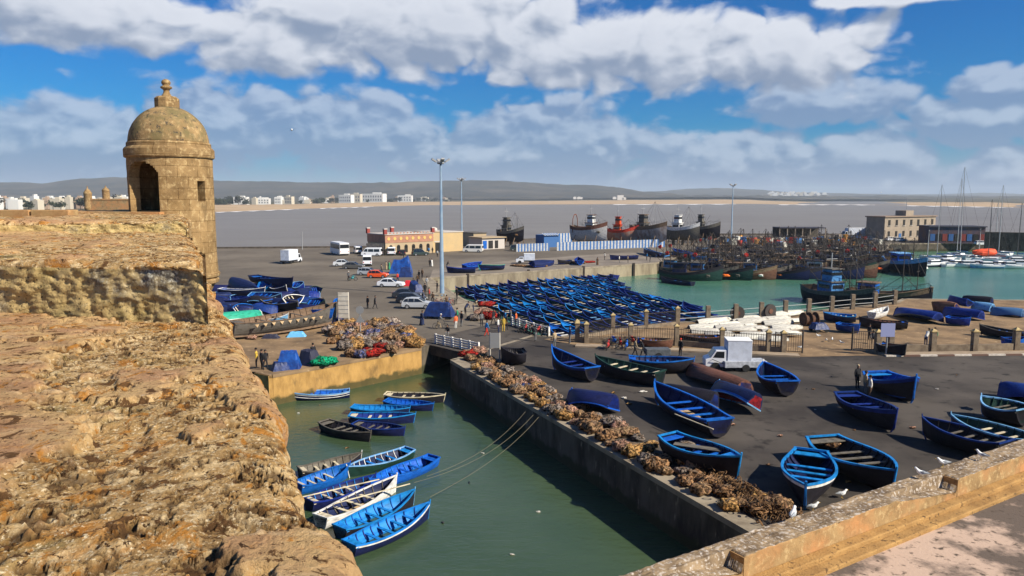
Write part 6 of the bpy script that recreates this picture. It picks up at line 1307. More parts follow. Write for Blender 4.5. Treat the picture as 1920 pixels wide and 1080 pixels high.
fence('waterside_fence', 'row of stone posts joined by low rails along the basin edge of the yard', [P(1270, 609), P(1327, 605), P(1379, 601), P(1427, 597), P(1472, 593), P(1516, 589.5), P(1559, 584), P(1598, 580), P(1640, 577), P(1677, 571)], bars=False, wall=.0, h=2.0, cap=False, w=.5)
rl = MB(); wpts = [P(1270, 609), P(1327, 605), P(1379, 601), P(1427, 597), P(1472, 593), P(1516, 589.5), P(1559, 584), P(1598, 580), P(1640, 577), P(1677, 571)]
for z in (.7, 1.3): rl.tube([p + Vector((0, 0, z)) for p in wpts], .04, 5)
tag(rl.build('hand_rail', STEEL), 'long double handrail strung between the waterside stone posts', 'railing')
fence('yard_fence', 'fence of stone pillars and open bays along the road at the right', [P(1645, 660), P(1669, 659), P(1748, 659), P(1826, 659), P(1904, 656), P(1990, 655)], wall=.65, bars=False, w=.5)
def gate(x, y, rz, label):
    r_ = empty('yard_gate', P(x, y), rz); tag(r_, label, 'gate'); f = MB(); f.tube([(0, 0, .1), (0, 0, 2.3)], .09, 6); f.tube([(2.4, 0, .1), (2.4, 0, 2.0)], .06, 6); f.box((1.2, 0, .2), (2.4, .05, .07)); f.box((1.2, 0, 1.9), (2.4, .05, .07)); f.build('frame', IRON, r_)
    b = MB()
    for k in range(1, 12): b.box((k * .2, 0, 1.05), (.03, .03, 1.7))
    b.build('bars', IRON, r_)
gate(1504, 664, 1.25 + 1.57, 'open iron gate leaf hinged at the right end of the left fence'); gate(1597, 658, -.1, 'open iron gate leaf beside the first pillar of the right fence')
# pavement with painted kerb
KW = mat('kerb_white', (0.62, .56, .48), .85, (.4, .34, .28), 5); KR = mat('kerb_brown', (0.14, .08, .06), .9); PAVE = mat('pavement', (0.34, .26, .18), .9, (.24, .18, .12), 1, bump=.3)
def kerb(a, b, label, stripes=True, depth=1.6):
    d = b - a; L_ = d.length; u = d.normalized(); n = Vector((-u.y, u.x, 0)); k = int(L_ / 1.55); m = MB()
    for i in range(k):
        m.cur = (1 + i % 2) if stripes else 0; p0 = a + u * (L_ * i / k); p1 = a + u * (L_ * (i + 1) / k); vs = []
        for z in (-.05, .14):
            for q in (p0, p1, p1 + n * .22, p0 + n * .22): vs.append((q.x, q.y, z))
        m.add(vs, [(0, 3, 2, 1), (4, 5, 6, 7), (0, 1, 5, 4), (1, 2, 6, 5), (2, 3, 7, 6), (3, 0, 4, 7)])
    m.cur = 0; vs = []
    for z in (-.05, .132):
        for q in (a + n * .22, b + n * .22, b + n * depth, a + n * depth): vs.append((q.x, q.y, z))
    m.add(vs, [(0, 3, 2, 1), (4, 5, 6, 7), (0, 1, 5, 4), (2, 3, 7, 6), (3, 0, 4, 7)]); o = m.build('pavement', [PAVE, KW, KR]); o['kind'] = 'structure'; o['label'] = label
kerb(P(1662, 669), P(2200, 664), 'pavement with brown and white painted kerb', True, 1.5); kerb(P(1078, 651), P(1500, 670), 'pavement along the left yard fence', False, 1.3)
# hawser reel and white box, capstan in the yard
def reel(x, y, s, label):
    r_ = empty('rope_reel', P(x, y), .2); tag(r_, label, 'reel'); MB().wheel((0, 0, .65 * s), .5 * s, 1.5 * s, axis='x', n=18).build('coil', mat('rust_coil', (.13, .06, .035), .9, (.05, .03, .02), 6, bump=.8), r_)
    for q in (-1, 0, 1): MB().wheel((q * .7 * s, 0, .72 * s), .72 * s, .08, axis='x', n=20).build('flange', mat('rust_dark', (.07, .035, .02), .9), r_)
reel(1517, 611, 1.1, 'rust brown hawser reel at the right end of the white hulls')
for k, (x, y) in enumerate([(1382, 601), (1443, 597), (1640, 568)]): 
    r_ = empty('cable_wheel', P(x, y), .4 * k); tag(r_, 'dark cable wheel standing at the waterside posts, %s from the left' % nth(k + 1), 'wheel', 'cable wheels'); MB().wheel((0, 0, .9), .85, .3, n=20).build('rim', IRON, r_); MB().wheel((0, 0, .9), .3, .45, n=12).build('hub', RUST, r_)
# ------------------------------------------------------------------ buildings on the quay
CAFE = mat('cafe_cream_wall', (0.38, 0.29, 0.18), .9, (.42, .31, .19), .5); SALM = mat('salmon_band', (0.40, 0.20, 0.13), .9, (.32, .16, .10), .7); YEL = mat('annex_ochre_wall', (0.44, 0.32, 0.17), .9, (.5, .35, .17), .4, bump=.2); DKOP = mat('dark_opening', (0.02, .018, .016), .8); REDT = mat('red_brick_turret', (.25, .05, .04), .9); WTRIM = mat('white_trim', (.48, .43, .38), .8)
def frame_of(x0, y0, x1, y1):
    a, b = P(x0, y0), P(x1, y1); d = b - a; return a, d.length, math.atan2(d.y, d.x)
a, L_, rz = frame_of(723, 479, 812, 474)
cf = empty('cafe_building', a, rz); tag(cf, 'salmon and cream cafe with arched windows, red medallion band and red corner turrets', 'building')
Hc = 5.2
MB().box((L_ / 2, 4.5, Hc * .30), (L_, 9, Hc * .60)).build('wall', CAFE, cf); MB().box((L_ / 2, 4.5, Hc * .8), (L_ + .2, 9.2, Hc * .4)).build('upper_wall', SALM, cf); MB().box((L_ / 2, 4.5, Hc + .1), (L_ + .6, 9.6, .22)).build('roof', WTRIM, cf)
for k in range(8): MB().wheel((L_ * (k + .5) / 8, -.12, Hc * .80), .42, .1, n=12).build('medallion', mat('medallion', (.62, .38, .12), .8), cf)
for k in range(6):
    x_ = L_ * (k + .7) / 6.4; m = MB().box((x_, -.04, 1.35), (.95, .1, 1.5)); m.wheel((x_, -.04, 2.1), .475, .1, n=16); m.build('arched_window', DKOP, cf)
for (x_, y_) in ((0, .1), (L_, .1), (0, 8.8), (L_ / 2, 8.8)): t = MB().box((x_, y_, Hc + .75), (.8, .8, 1.3)).build('corner_turret', REDT, cf); MB().box((x_, y_, Hc + 1.5), (.95, .95, .25)).build('turret_cap', WTRIM, t)
# parapet teeth with little pots
for k in range(14): MB().box((L_ * (k + .5) / 14, .1, Hc + .35), (.35, .2, .32)).build('merlon', SALM, cf)
a, L_, rz = frame_of(801, 474, 868, 470)
an = empty('annex_building', a, rz); tag(an, 'plain ochre annex with framed doorway to the right of the salmon cafe', 'building')
MB().box((L_ / 2, 5, 2.6), (L_, 10, 5.2)).build('wall', YEL, an); MB().box((L_ / 2, 5, 5.3), (L_ + .3, 10.3, .22)).build('coping', WTRIM, an)
MB().box((2.6, -.35, 2.6), (4.6, .7, 5.5)).build('portal', YEL, an, bevel=.05); MB().box((2.9, -.72, 1.3), (1.5, .06, 2.6)).build('door', DKOP, an); MB().box((2.9, -.75, 2.9), (2.2, .1, .3)).build('door_arch', WTRIM, an); MB().box((2.6, -.4, 5.45), (4.9, .9, .2)).build('portal_coping', CAFE, an)
MB().lathe([(.6, 5.4), (.75, 5.5), (.65, 6.2), (.2, 6.5)], 14, c=(5.5, 4, 0)).build('roof_tank', WTRIM, an, smooth=True)
p = P(707, 478); dkp = MB().box((0, 0, 1.6), (4.5, 5, .15)); dkp.box((-2, -2, .8), (.2, .2, 1.6)); dkp.box((2, -2, .8), (.2, .2, 1.6)); dkp.box((0, -2.4, 2.4), (4.5, .08, 1.4)); dkp.box((0, 2, .8), (4.4, .2, 1.6)); o = dkp.build('timber_deck', mat('dark_wing', (.05, .045, .05), .9, (.1, .09, .08), 2)); o.location = p; tag(o, 'small dark timber deck at the left end of the salmon cafe', 'deck')
a, L_, rz = frame_of(904, 468, 946, 466)
ks = empty('kiosk', a, rz); tag(ks, 'low white kiosk with glazed front right of the annex', 'kiosk'); MB().box((L_ / 2, 3.5, 1.6), (L_, 7, 3.2)).build('wall', WTRIM, ks); MB().box((L_ / 2, 3.3, 3.3), (L_ + .7, 7.6, .25)).build('roof', CAFE, ks)
for k, (w_, c_) in enumerate([(1.3, BLUE), (1.5, DKOP), (1.1, DKOP)]): MB().box((.9 + k * 2.0, -.04, 1.35), (w_, .08, 2.2)).build('glazing', c_, ks)
a, L_, rz = frame_of(888, 463, 912, 462); s2 = empty('flat_shed', a, rz); tag(s2, 'beige flat roofed shed behind the white kiosk', 'shed'); MB().box((L_ / 2, 4, 2), (L_, 8, 4)).build('wall', CAFE, s2); MB().box((L_ / 2, 4, 4.1), (L_ + .5, 8.5, .2)).build('roof', GREYW, s2)
for k in range(2): MB().box((L_ * (.3 + .4 * k), -.04, 1.7), (1.1, .08, 1.3)).build('window', DKOP, s2)
# striped fence
SW = mat('fence_white', (.46, .47, .48), .8, (.3, .3, .3), 2); SB = mat('fence_blue', (.04, .12, .30), .7)
def striped(x0, y0, x1, y1, n, h, label):
    a, b = P(x0, y0), P(x1, y1); m = MB(); d = b - a; rz = math.atan2(d.y, d.x)
    for i in range(n): m.cur = i % 2; c = d * ((i + .5) / n); m.box((c.x, c.y, h / 2), (d.length / n, .12, h), rz=rz)
    o = m.build('striped_fence', [SW, SB]); o.location = a; tag(o, label, 'fence'); return o
striped(968, 472, 1030, 470, 22, 2.1, 'blue white striped fence section before the boatyard sheds'); striped(1044, 470, 1246, 463, 66, 2.3, 'long blue and white striped fence in front of the beached trawlers'); striped(1022, 458, 1072, 455, 18, 3.2, 'taller striped screen left of the white trawler')
a, L_, rz = frame_of(1020, 464, 1048, 463); bs2 = empty('blue_shed', a, rz); tag(bs2, 'bright blue shed with striped awning left of the white trawler', 'shed'); MB().box((L_ / 2, 2.5, 1.8), (L_, 5, 3.6)).build('wall', SB, bs2); aw = MB()
for k in range(12): aw.cur = k % 2; aw.box((L_ * (k + .5) / 12, .6, 3.8), (L_ / 12, 2.2, .1), rx=.25)
aw.build('awning', [SW, SB], bs2)
# harbour office, two storeys
a, L_, rz = frame_of(1657, 452, 1752, 448)
of = empty('harbour_office', a, rz); tag(of, 'beige two storey harbour office with rows of dark windows and a roof block', 'building')
OFW = mat('office_wall', (0.27, .22, .165), .9, (.34, .27, .2), .6)
MB().box((L_ / 2, 3.5, 4.0), (L_, 7, 8.0)).build('wall', OFW, of); MB().box((L_ / 2, 3.5, 8.15), (L_ + .8, 7.8, .35)).build('cornice', mat('cornice_brown', (.25, .18, .13), .9), of); MB().box((L_ * .55, 3.5, 9.2), (4.2, 4, 1.9)).build('roof_block', OFW, of); MB().tube([(L_ * .66, 5, 8), (L_ * .66, 5, 15)], .08, 5).build('aerial', STEEL, of)
for r0, z_ in ((0, 6.1), (1, 2.3)):
    for k in range(7): f_ = MB().box((L_ * (k + .6) / 7.1, -.03, z_), (1.15, .1, 1.9)).build('window', DKOP, of); MB().box((L_ * (k + .6) / 7.1, -.1, z_ - 1.05), (1.5, .3, .12)).build('sill', WTRIM, f_)
MB().box((L_ * .3, -.03, 1.2), (1.4, .1, 2.4)).build('door', SB, of)
a, L_, rz = frame_of(1742, 456, 1846, 457)
dk = empty('dark_warehouse', a, rz); tag(dk, 'long dark blue brown warehouse behind the yachts', 'warehouse'); MB().box((L_ / 2, 5, 2.6), (L_, 10, 5.2)).build('wall', mat('dark_wh', (.06, .055, .09), .8, (.12, .06, .05), .3), dk); MB().box((L_ / 2, 5, 5.35), (L_ + .8, 10.8, .3)).build('roof', mat('dark_roof', (.045, .045, .06), .8), dk)
for k in range(9): MB().box((L_ * (k + .5) / 9, -.05, 1.9), (1.4, .1, 2.2)).build('shutter', [SB, DKOP, REDT][k % 3], dk)
a, L_, rz = frame_of(1622, 448, 1664, 449); lw = empty('low_store', a, rz); tag(lw, 'low beige store with flat roof left of the harbour office', 'store'); MB().box((L_ / 2, 4, 1.9), (L_, 8, 3.8)).build('wall', OFW, lw); MB().box((L_ / 2, 4, 3.9), (L_ + .5, 8.5, .2)).build('roof', GREYW, lw); MB().box((L_ * .4, -.05, 1.6), (1.4, .1, 1.4)).build('window', DKOP, lw)
a, L_, rz = frame_of(1462, 446, 1548, 446); lw = empty('open_market_shed', a, rz); tag(lw, 'long dark roofed open shed behind the quay crowd', 'shed'); MB().box((L_ / 2, 4, 3.6), (L_, 8, .35)).build('roof', mat('dark_roof', (.045, .045, .06), .8), lw); MB().box((L_ / 2, 7.8, 1.8), (L_, .3, 3.3)).build('wall', GREYW, lw)
for k in range(7): MB().box((L_ * k / 6, .3, 1.75), (.3, .3, 3.4)).build('pillar', OFW, lw)
a, b = P(1845, 464), P(1990, 468); m = MB(); d = b - a; m.box((d.x / 2, d.y / 2, 1.9), (d.length, 3, 5.4), rz=math.atan2(d.y, d.x)); o = m.build('mole_wall', CONC); o.location = a; tag(o, 'plain grey brown mole wall at the far right behind the yachts', 'wall')
# ------------------------------------------------------------------ trawlers and fishing boats
DARKW = mat('dark_spars', (0.045, 0.035, 0.03), .8)
def big_boat(name, label, L=14, B=4.6, D=2.6, hull=BLACK, band=WHITE, deck=BROWN, house=WHITE, arch=False, masts=2, rise=1.5, cradle=False, gear=20, seed=0, flag=None, hx=-.18, group=None, cat='fishing boat', mh=6.5, tall=None):
    rq = random.Random(seed); root = empty(name); tag(root, label, cat, group); root['L'] = L; root['D'] = D; root['rise'] = rise; root['B'] = B
    tall = cradle if tall is None else tall
    sec = hull_fn(L, B, D, rise, srise=.5, tw=.55, keel_rise=1.2); hb, xp = hull_mesh(L, B, D, sec, nst=14, nk=6, th=.1, floor=D * .62, ribs=0, stripe=True); hb.build('hull', [hull, deck, deck, band], root)
    g = MB()
    for s_ in (-1, 1):
        pts = [];
        for i in range(13): t = i / 12; w, h, k = sec(t); pts.append((xp(t, h, h), s_ * w, h + .04))
        g.tube(pts, .09, 4)
    g.build('gunwale', band if band != hull else house, root)
    hz = D * .62; hw = B * .52; hl = L * .22; cx = L * hx
    hs = MB().box((cx, 0, hz + 1.25), (hl, hw, 2.5)); hs = hs.build('wheelhouse', house, root, bevel=.05); MB().box((cx, 0, hz + 2.6), (hl + .6, hw + .5, .14)).build('roof', band, hs)
    if tall:
        up2 = MB().box((cx + .2, 0, hz + 3.6), (hl * .7, hw * .8, 1.9), taper=.94).build('upper_cabin', house, root, bevel=.05); MB().box((cx + .2, 0, hz + 4.65), (hl * .85, hw * .95, .14)).build('roof', band, up2); MB().box((cx + .2, 0, hz + 3.9), (hl * .72, hw * .82, .5)).build('window', GLASS, up2)
        MB().tube([(cx, 0, hz + 4.7), (cx, 0, hz + 7.2)], .12, 5).tube([(cx, -1.1, hz + 6.2), (cx, 1.1, hz + 6.2)], .06, 4).build('radar_mast', STEEL, root)
    for s_ in (-1, 1): MB().box((cx, s_ * (hw / 2 + .02), hz + 1.8), (hl * .75, .06, .6)).build('window', GLASS, hs)
    MB().box((cx + hl / 2 + .02, 0, hz + 1.8), (.06, hw * .8, .6)).build('window', GLASS, hs)
    for k in range(masts):
        mx = [L * .16, cx - hl * .7, L * .33][k]; hh = mh * [1, .8, .6][k]; m = MB().tube([(mx, 0, hz), (mx, 0, hz + hh)], [.11, .06], 6); m.tube([(mx, 0, hz + hh * .35), (mx - L * .2, 0, hz + hh * .75)], .05, 5); m.tube([(mx, -.9, hz + hh * .8), (mx, .9, hz + hh * .8)], .04, 4)
        m.build('mast', DARKW if not cradle else STEEL, root)
    rg = MB()
    for s_ in (-1, 1): rg.tube([(L * .16, 0, hz + mh), (cx, s_ * B * .45, D)], .025, 3); rg.tube([(L * .16, 0, hz + mh), (L * .3, s_ * B * .3, D + rise * .4)], .025, 3)
    rg.tube([(L * .16, 0, hz + mh), (L * .5, 0, D + rise)], .025, 3); rg.build('rigging', IRON, root)
    if arch:
        m = MB(); m.tube([(-L * .40, -B * .38, hz), (-L * .40, -B * .30, hz + 3.6), (-L * .40, -B * .12, hz + 4.7), (-L * .40, B * .12, hz + 4.7), (-L * .40, B * .30, hz + 3.6), (-L * .40, B * .38, hz)], .16, 6); m.build('gallows_arch', mat('rust_arch', (.16, .06, .035), .8), root)
    ry = MB()
    for s_ in (-1, 1):
        for i in range(9):
            t = .05 + .9 * i / 8; w, h, k = sec(t); ry.tube([(xp(t, h, h), s_ * w * .95, h), (xp(t, h, h), s_ * w * .95, h + .8)], .03, 3)
        ry.tube([(xp(.05 + .9 * i / 8, 1, 1), s_ * sec(.05 + .9 * i / 8)[0] * .95, sec(.05 + .9 * i / 8)[1] + .8) for i in range(9)], .03, 3)
    ry.build('guard_rail', STEEL if cradle else IRON, root)
    gm = MB(); gm2 = MB()
    for k in range(gear):
        gx = rq.uniform(-.42, .36) * L; 
        if abs(gx - cx) < hl * .6: continue
        b_ = gm if k % 2 else gm2; s = rq.uniform(.4, 1.1); b_.blob((gx, rq.uniform(-.3, .3) * B, hz + s * .3), (s * 1.4, s, s * rq.uniform(.5, 1.2)), k, .3, 7, 5)
    if gear: gm.build('heaped_nets', NM[rq.choice(['brown', 'red', 'tan', 'grey'])], root); gm2.build('gear_heap', [BLUE, ORANGE, WHITE, GREYW][rq.randrange(4)], root)
    for k in range(4):
        if gear: m = MB().tube([(L * rq.uniform(-.3, .3), rq.uniform(-.3, .3) * B, hz), (L * rq.uniform(-.3, .3), rq.uniform(-.5, .5) * B, hz + rq.uniform(2.5, 5))], .04, 4); m.build('pole', DARKW, root)
    if flag: f = MB(); f.tube([(-L * .3, 0, hz), (-L * .3, 0, hz + 4.6)], .05, 4); f.build('flag_pole', STEEL, root); MB().blob((-L * .3 + .6, 0, hz + 4.2), (1.0, .3, .8), seed, .3, 10, 7).build('flag', flag, root)
    if cradle:
        c = MB()
        for x_ in (-.3, 0, .3):
            for s_ in (-1, 1): c.tube([(x_ * L, s_ * B * .75, -1.2), (x_ * L, s_ * B * .42, D * .45)], .14, 5)
            c.box((x_ * L, 0, -.6), (.6, 1.2, 1.2))
        c.build('cradle', BROWN, root)
    return root
gT = 'trawlers standing on the slipway'
TR = [('dark hulled trawler with grey wheelhouse, leftmost on the slipway', 958, 462, -35, dict(L=13, hull=BLACK, band=GREYW, house=GREYW, mh=6, arch=False, seed=1, gear=8)),
      ('large white bottomed trawler with rusty gallows arch on the slipway', 1104, 461, -28, dict(L=16, B=5.4, D=3.6, hull=paint('chalk_white', (.50, .48, .46), .7), band=RUST, house=WHITE, arch=True, mh=5, seed=2, gear=6, hx=.05)),
      ('red orange trawler between the white arch boat and the big grey one', 1168, 461, -20, dict(L=13, D=2.8, hull=mat('faded_red_hull', (.35, .13, .08), .8, (.28, .24, .2), .6), band=REDP, house=ORANGE, mh=4, seed=3, gear=6)),
      ('big grey white trawler with pale blue mast and sharp stem at the right', 1216, 462, -42, dict(L=17, B=5.4, D=3.8, hull=mat('worn_grey_hull', (.38, .33, .30), .8, (.22, .15, .12), .8), band=BROWN, house=GREYW, mh=8, seed=4, gear=6)),
      ('grey trawler with round frame aloft, second from the right on the slipway', 1280, 459, -38, dict(L=15, B=5, D=3.3, hull=GREYW, band=WHITE, house=WHITE, mh=7, seed=5, gear=6)),
      ('dark trawler hull at the right end of the slipway', 1322, 455, -30, dict(L=13, D=3.2, hull=BLACK, band=GREYW, house=GREYW, mh=3, masts=1, seed=6, gear=4))]
for lb_, x, y, rz, k in TR:
    r_ = big_boat('beached_trawler', lb_, cradle=True, group=gT, cat='trawler', **k); p = P(x, y); r_.scale = (.74, .92, 1.16); r_.location = (p.x, p.y, 1.4); r_.rotation_euler = (0, 0, R(rz - 4))
# the moored fleet, rafted side by side
FL = [big_boat('fishing_boat', 'x', L=12, B=3.8, D=2.0, hull=BLACK, band=GREYW, house=paint('wheelhouse_blue', (.06, .2, .45)), seed=11, gear=30, flag=mat('flag_red', (.6, .03, .02), .8), masts=3), big_boat('fishing_boat', 'x', L=13, B=4, D=2.1, hull=NAVY, band=BLACK, house=WHITE, seed=12, gear=30, masts=3, mh=7.5),
      big_boat('fishing_boat', 'x', L=11, B=3.6, D=1.9, hull=BLACK, band=BROWN, house=GREYW, seed=13, gear=24, masts=2, flag=mat('flag_dark', (.02, .02, .02), .8)), big_boat('fishing_boat', 'x', L=12, B=3.8, D=2.0, hull=RUST, band=BROWN, house=BROWN, seed=14, gear=30, masts=3, mh=7.5), big_boat('fishing_boat', 'x', L=12, B=3.8, D=2.0, hull=DKGREEN, band=BLACK, house=NAVY, seed=15, gear=26, masts=3, mh=7.5)]
fl_lab = ['black fishing boat with blue wheelhouse and red flag', 'navy fishing boat with white wheelhouse', 'black fishing boat with grey wheelhouse and dark flag', 'rust hulled fishing boat', 'dark green fishing boat with pale blue wheelhouse and orange flag']
uf = [0] * 5; seq = 0
for row, (y, x0, x1, st) in enumerate([(524, 1290, 1600, 34), (514, 1268, 1640, 30), (504, 1262, 1655, 27), (496, 1275, 1660, 26), (489, 1310, 1655, 25), (483, 1350, 1650, 25), (477, 1420, 1640, 26)]):
    n = 0; x = x0
    while x < x1:
        v_ = rnd.randrange(5); o = FL[v_] if not uf[v_] else copy_tree(FL[v_]); uf[v_] = 1; n += 1
        p = P(x + rnd.uniform(-6, 6), y - (x - x0) * .012 + rnd.uniform(-1.5, 1.5), ZW); o.location = (p.x, p.y, ZW - .55); o.rotation_euler = (rnd.uniform(-.04, .04), 0, R(rnd.uniform(-38, -12) if row < 2 else rnd.uniform(-70, -25))); s = rnd.uniform(.85, 1.12); o.scale = (s, s, s)
        tag(o, ['black boat, blue wheelhouse, red flag', 'navy boat with white wheelhouse', 'black boat with dark flag', 'rust coloured fishing boat', 'dark green boat with navy wheelhouse'][v_] + ', %s from left in fleet row %s from the water' % (nth(n), nth(row + 1)), 'fishing boat', 'fishing boats moored side by side'); x += st * rnd.uniform(.85, 1.15)
for k in range(5):
    if not uf[k]: [bpy.data.objects.remove(c) for c in list(FL[k].children_recursive)]; bpy.data.objects.remove(FL[k])
big = big_boat('harbour_trawler', 'large black trawler with blue and white wheelhouse under way in front of the fleet', L=17, B=5, D=2.6, hull=BLACK, band=GREYW, house=paint('wheelhouse_blue', (.06, .2, .45)), seed=21, gear=24, masts=3, mh=7, hx=-.12, cat='trawler', tall=True)
set_boat(big, (1512, 538), (1640, 540), ZW - .6); big.scale = (big.scale[0], 1, 1)
big2 = big_boat('harbour_trawler', 'long black trawler with dark mast and pointed bow beside the blue wheelhouse one', L=17, B=4.6, D=2.6, hull=BLACK, band=BROWN, house=BLUE, seed=22, gear=20, masts=3, mh=10, hx=-.25, cat='trawler')
set_boat(big2, (1590, 545), (1749, 539), ZW - .6); big2.scale = (big2.scale[0], 1, 1)
sm = make_boat('rowing_boat', 'dark skiff with white seagull specks moored before the fleet at left', outer=NAVY, rim=BLACK, inner=BLACK, L=8, simple=True); set_boat(sm, (1300, 530), (1240, 518), FLO)
w3 = big_boat('workboat', 'dark workboat with blue cabins moored at the pier head left of the yachts', L=14, B=4.6, D=2.6, hull=BLACK, band=PALEB, house=BLUE, seed=23, gear=10, masts=1, mh=6, cat='workboat'); set_boat(w3, (1668, 488), (1738, 489), ZW - .5)
# ------------------------------------------------------------------ yachts
YW = mat('yacht_white', (.74, .74, .73), .35, spec=.5); ALU = mat('mast_alloy', (.42, .42, .42), .4); ALUD = mat('mast_dark', (.10, .09, .085), .5)
def yacht(label, L=9, mh=11, hull=YW, cover=SB, am=ALU):
    root = empty('sailing_yacht'); tag(root, label, 'yacht', 'yachts at the marina'); root['L'] = L; root['D'] = 1.2; root['rise'] = .3; root['B'] = 2.8
    sec = hull_fn(L, 2.8, 1.2, .3, tw=.7); hb, xp = hull_mesh(L, 2.8, 1.2, sec, nst=10, nk=4, floor=1.0, ribs=0); hb.build('hull', [hull, YW, YW, YW], root)
    c = MB().box((L * .02, 0, 1.35), (L * .42, 1.5, .5), taper=.86).build('cabin', YW, root, bevel=.05)
    for s_ in (-1, 1): MB().box((L * .02, s_ * .75, 1.38), (L * .3, .05, .16)).build('window', GLASS, c)
    MB().tube([(L * .08, 0, 1.2), (L * .08, 0, mh)], [.10, .07], 6).build('mast', am, root); MB().tube([(L * .08, 0, 2.1), (-L * .36, 0, 2.1)], .14, 6).build('furled_sail', cover, root)
    r_ = MB()
    for e in ((L * .5, 0), (-L * .5, 0), (L * .05, 1.3), (L * .05, -1.3)): r_.tube([(L * .08, 0, mh), (e[0], e[1], 1.3)], .02, 3)
    r_.build('rigging', IRON, root); MB().tube([(L * .08, -.7, mh * .62), (L * .08, .7, mh * .62)], .03, 4).build('spreader', am, root); return root
YP = [(1762, 488, 138, 'white yacht with tall pale mast, leftmost of the yachts', dict(L=10, mh=21)), (1806, 486, 132, 'white yacht with the tallest mast and blue sail cover', dict(L=11, mh=26, cover=SB)), (1797, 482, 100, 'white yacht with raked grey mast behind the tallest one', dict(L=9, mh=23)), (1858, 492, 150, 'dark masted yacht in the middle of the marina', dict(L=9, mh=17, am=ALUD, cover=REDT)),
      (1877, 484, 120, 'yacht with tall mast right of the orange cover', dict(L=10, mh=21)), (1870, 476, 110, 'yacht with thin mast at the back of the marina', dict(L=9, mh=16)), (1912, 487, 140, 'yacht with dark crossed mast at the right frame edge', dict(L=9, mh=16, am=ALUD)), (1840, 488, 160, 'white yacht with orange red sail cover', dict(L=9, mh=9, cover=ORANGE)), (1742, 493, 170, 'short masted yacht against the dark workboat', dict(L=7, mh=9))]
for x, y, rz, lb_, k in YP: o = yacht(lb_, **k); p = P(x, y, ZW); o.location = (p.x, p.y, ZW - .3); o.rotation_euler = (R(rnd.uniform(-2, 2)), R(rnd.uniform(-1, 1)), R(rz))
def launch(x, y, rz, label, L=7, c=YW):
    root = empty('motor_launch', P(x, y, ZW) - Vector((0, 0, .3)), R(rz)); tag(root, label, 'motor boat', 'motor boats at the marina'); sec = hull_fn(L, 2.4, 1.1, .35, tw=.8); hb, xp = hull_mesh(L, 2.4, 1.1, sec, nst=10, nk=4, floor=.8, ribs=0); hb.build('hull', [c, YW, YW, YW], root)
    h = MB().box((L * .02, 0, 1.5), (L * .35, 1.7, 1.0), taper=.85).build('cabin', YW, root, bevel=.05); MB().box((L * .02, 0, 1.65), (L * .36, 1.72, .32)).build('window', GLASS, h)
for k, (x, y, rz) in enumerate([(1700, 497, 10), (1722, 499, 170), (1748, 500, 15), (1775, 497, 165), (1790, 500, 20), (1815, 501, 170), (1832, 500, 160), (1850, 503, 175), (1872, 502, 20), (1893, 503, 170), (1912, 500, 160), (1905, 494, 175), (1775, 490, 20), (1830, 490, 200)]): launch(x, y, rz, 'small motor boat along the yacht pontoon, %s from the left' % nth(k + 1), 6.5 + (k % 3), [YW, YW, NAVY, PALEB][k % 4])
oc = MB().blob((0, 0, 2.4), (6, 3, 2.2), 3, .15, 12, 8); o = oc.build('boat_cover', mat('orange_cover', (.75, .09, .03), .7)); o.location = P(1846, 490, ZW) ; tag(o, 'bright orange red boat cover among the yachts', 'cover')
# ------------------------------------------------------------------ clutter on the fishing quay: stacked crates and floats are things
cm = [mat('crate_%d' % i, c, .8) for i, c in enumerate([(.5, .05, .03), (.05, .2, .5), (.6, .58, .5), (.25, .2, .15), (.05, .05, .05), (.65, .3, .05)])]
ncr = ['red', 'blue', 'white', 'brown', 'black', 'orange']
pc = [MB().box((0, 0, .5), (1.4, 1.0, 1.0), taper=.95).box((0, 0, 1.05), (1.5, 1.1, .1)).build('fish_crate', m_, bevel=.03) for m_ in cm]; ucx = [0] * 6
for i in range(90):
    x = 1345 + 310 * ((i * .755) % 1); y = 449 + rnd.uniform(0, 16) * (1 - abs(x - 1480) / 400); k = rnd.randrange(6); o = pc[k] if not ucx[k] else pc[k].copy()
    if ucx[k]: COL.objects.link(o)
    ucx[k] = 1; o.location = P(x, y); o.rotation_euler = (0, 0, rnd.uniform(0, 3)); s = rnd.uniform(.6, 1.5); o.scale = (s, s, s * rnd.uniform(.7, 1.6)); tag(o, '%s stack of fish crates on the quay behind the fleet' % ncr[k], 'crate', '%s crate stacks on the fishing quay' % ncr[k])
# ------------------------------------------------------------------ the far town
TW = [mat('town_white', (.62, .60, .56), .9), mat('town_cream', (.50, .44, .34), .9), mat('town_tan', (.38, .27, .19), .9)]; TWIN = mat('town_window', (.10, .10, .11), .6)
def far_house(x, yb, w, h, m, label, group, wins=0, roof=True, dist=None):
    zb_ = 0.0; D_ = dist or float(np.interp(x, xs, di)) * 1.04; yb_ = float(np.interp(x, xs, inner)) + .6; base = PY(x, yb_ - (0.6 if dist is None else 0.6 + (dist / (float(np.interp(x, xs, di))) - 1) * 3), D_); sc = D_ / FP
    W_, H_ = w * sc, h * sc; r_ = empty('town_house' if wins < 8 else 'seafront_hotel', base, rnd.uniform(-.2, .2)); tag(r_, label, 'building', group)
    MB().box((0, 0, H_ / 2 - 3), (W_, W_ * .5 + 6, H_ + 6)).build('wall', m, r_)
    if roof: MB().box((W_ * rnd.uniform(-.2, .2), 0, H_ + H_ * .08), (W_ * .4, 6, H_ * .16)).build('roof_block', m, r_)
    for k in range(wins): MB().box(((k % (wins // 2) + .5) / (wins // 2) * W_ * .94 - W_ * .47, -(W_ * .25 + 3.05), H_ * (.68 if k < wins // 2 else .3)), (W_ / wins * .8, .3, H_ * .2)).build('window', TWIN, r_)
    return r_
n = 0
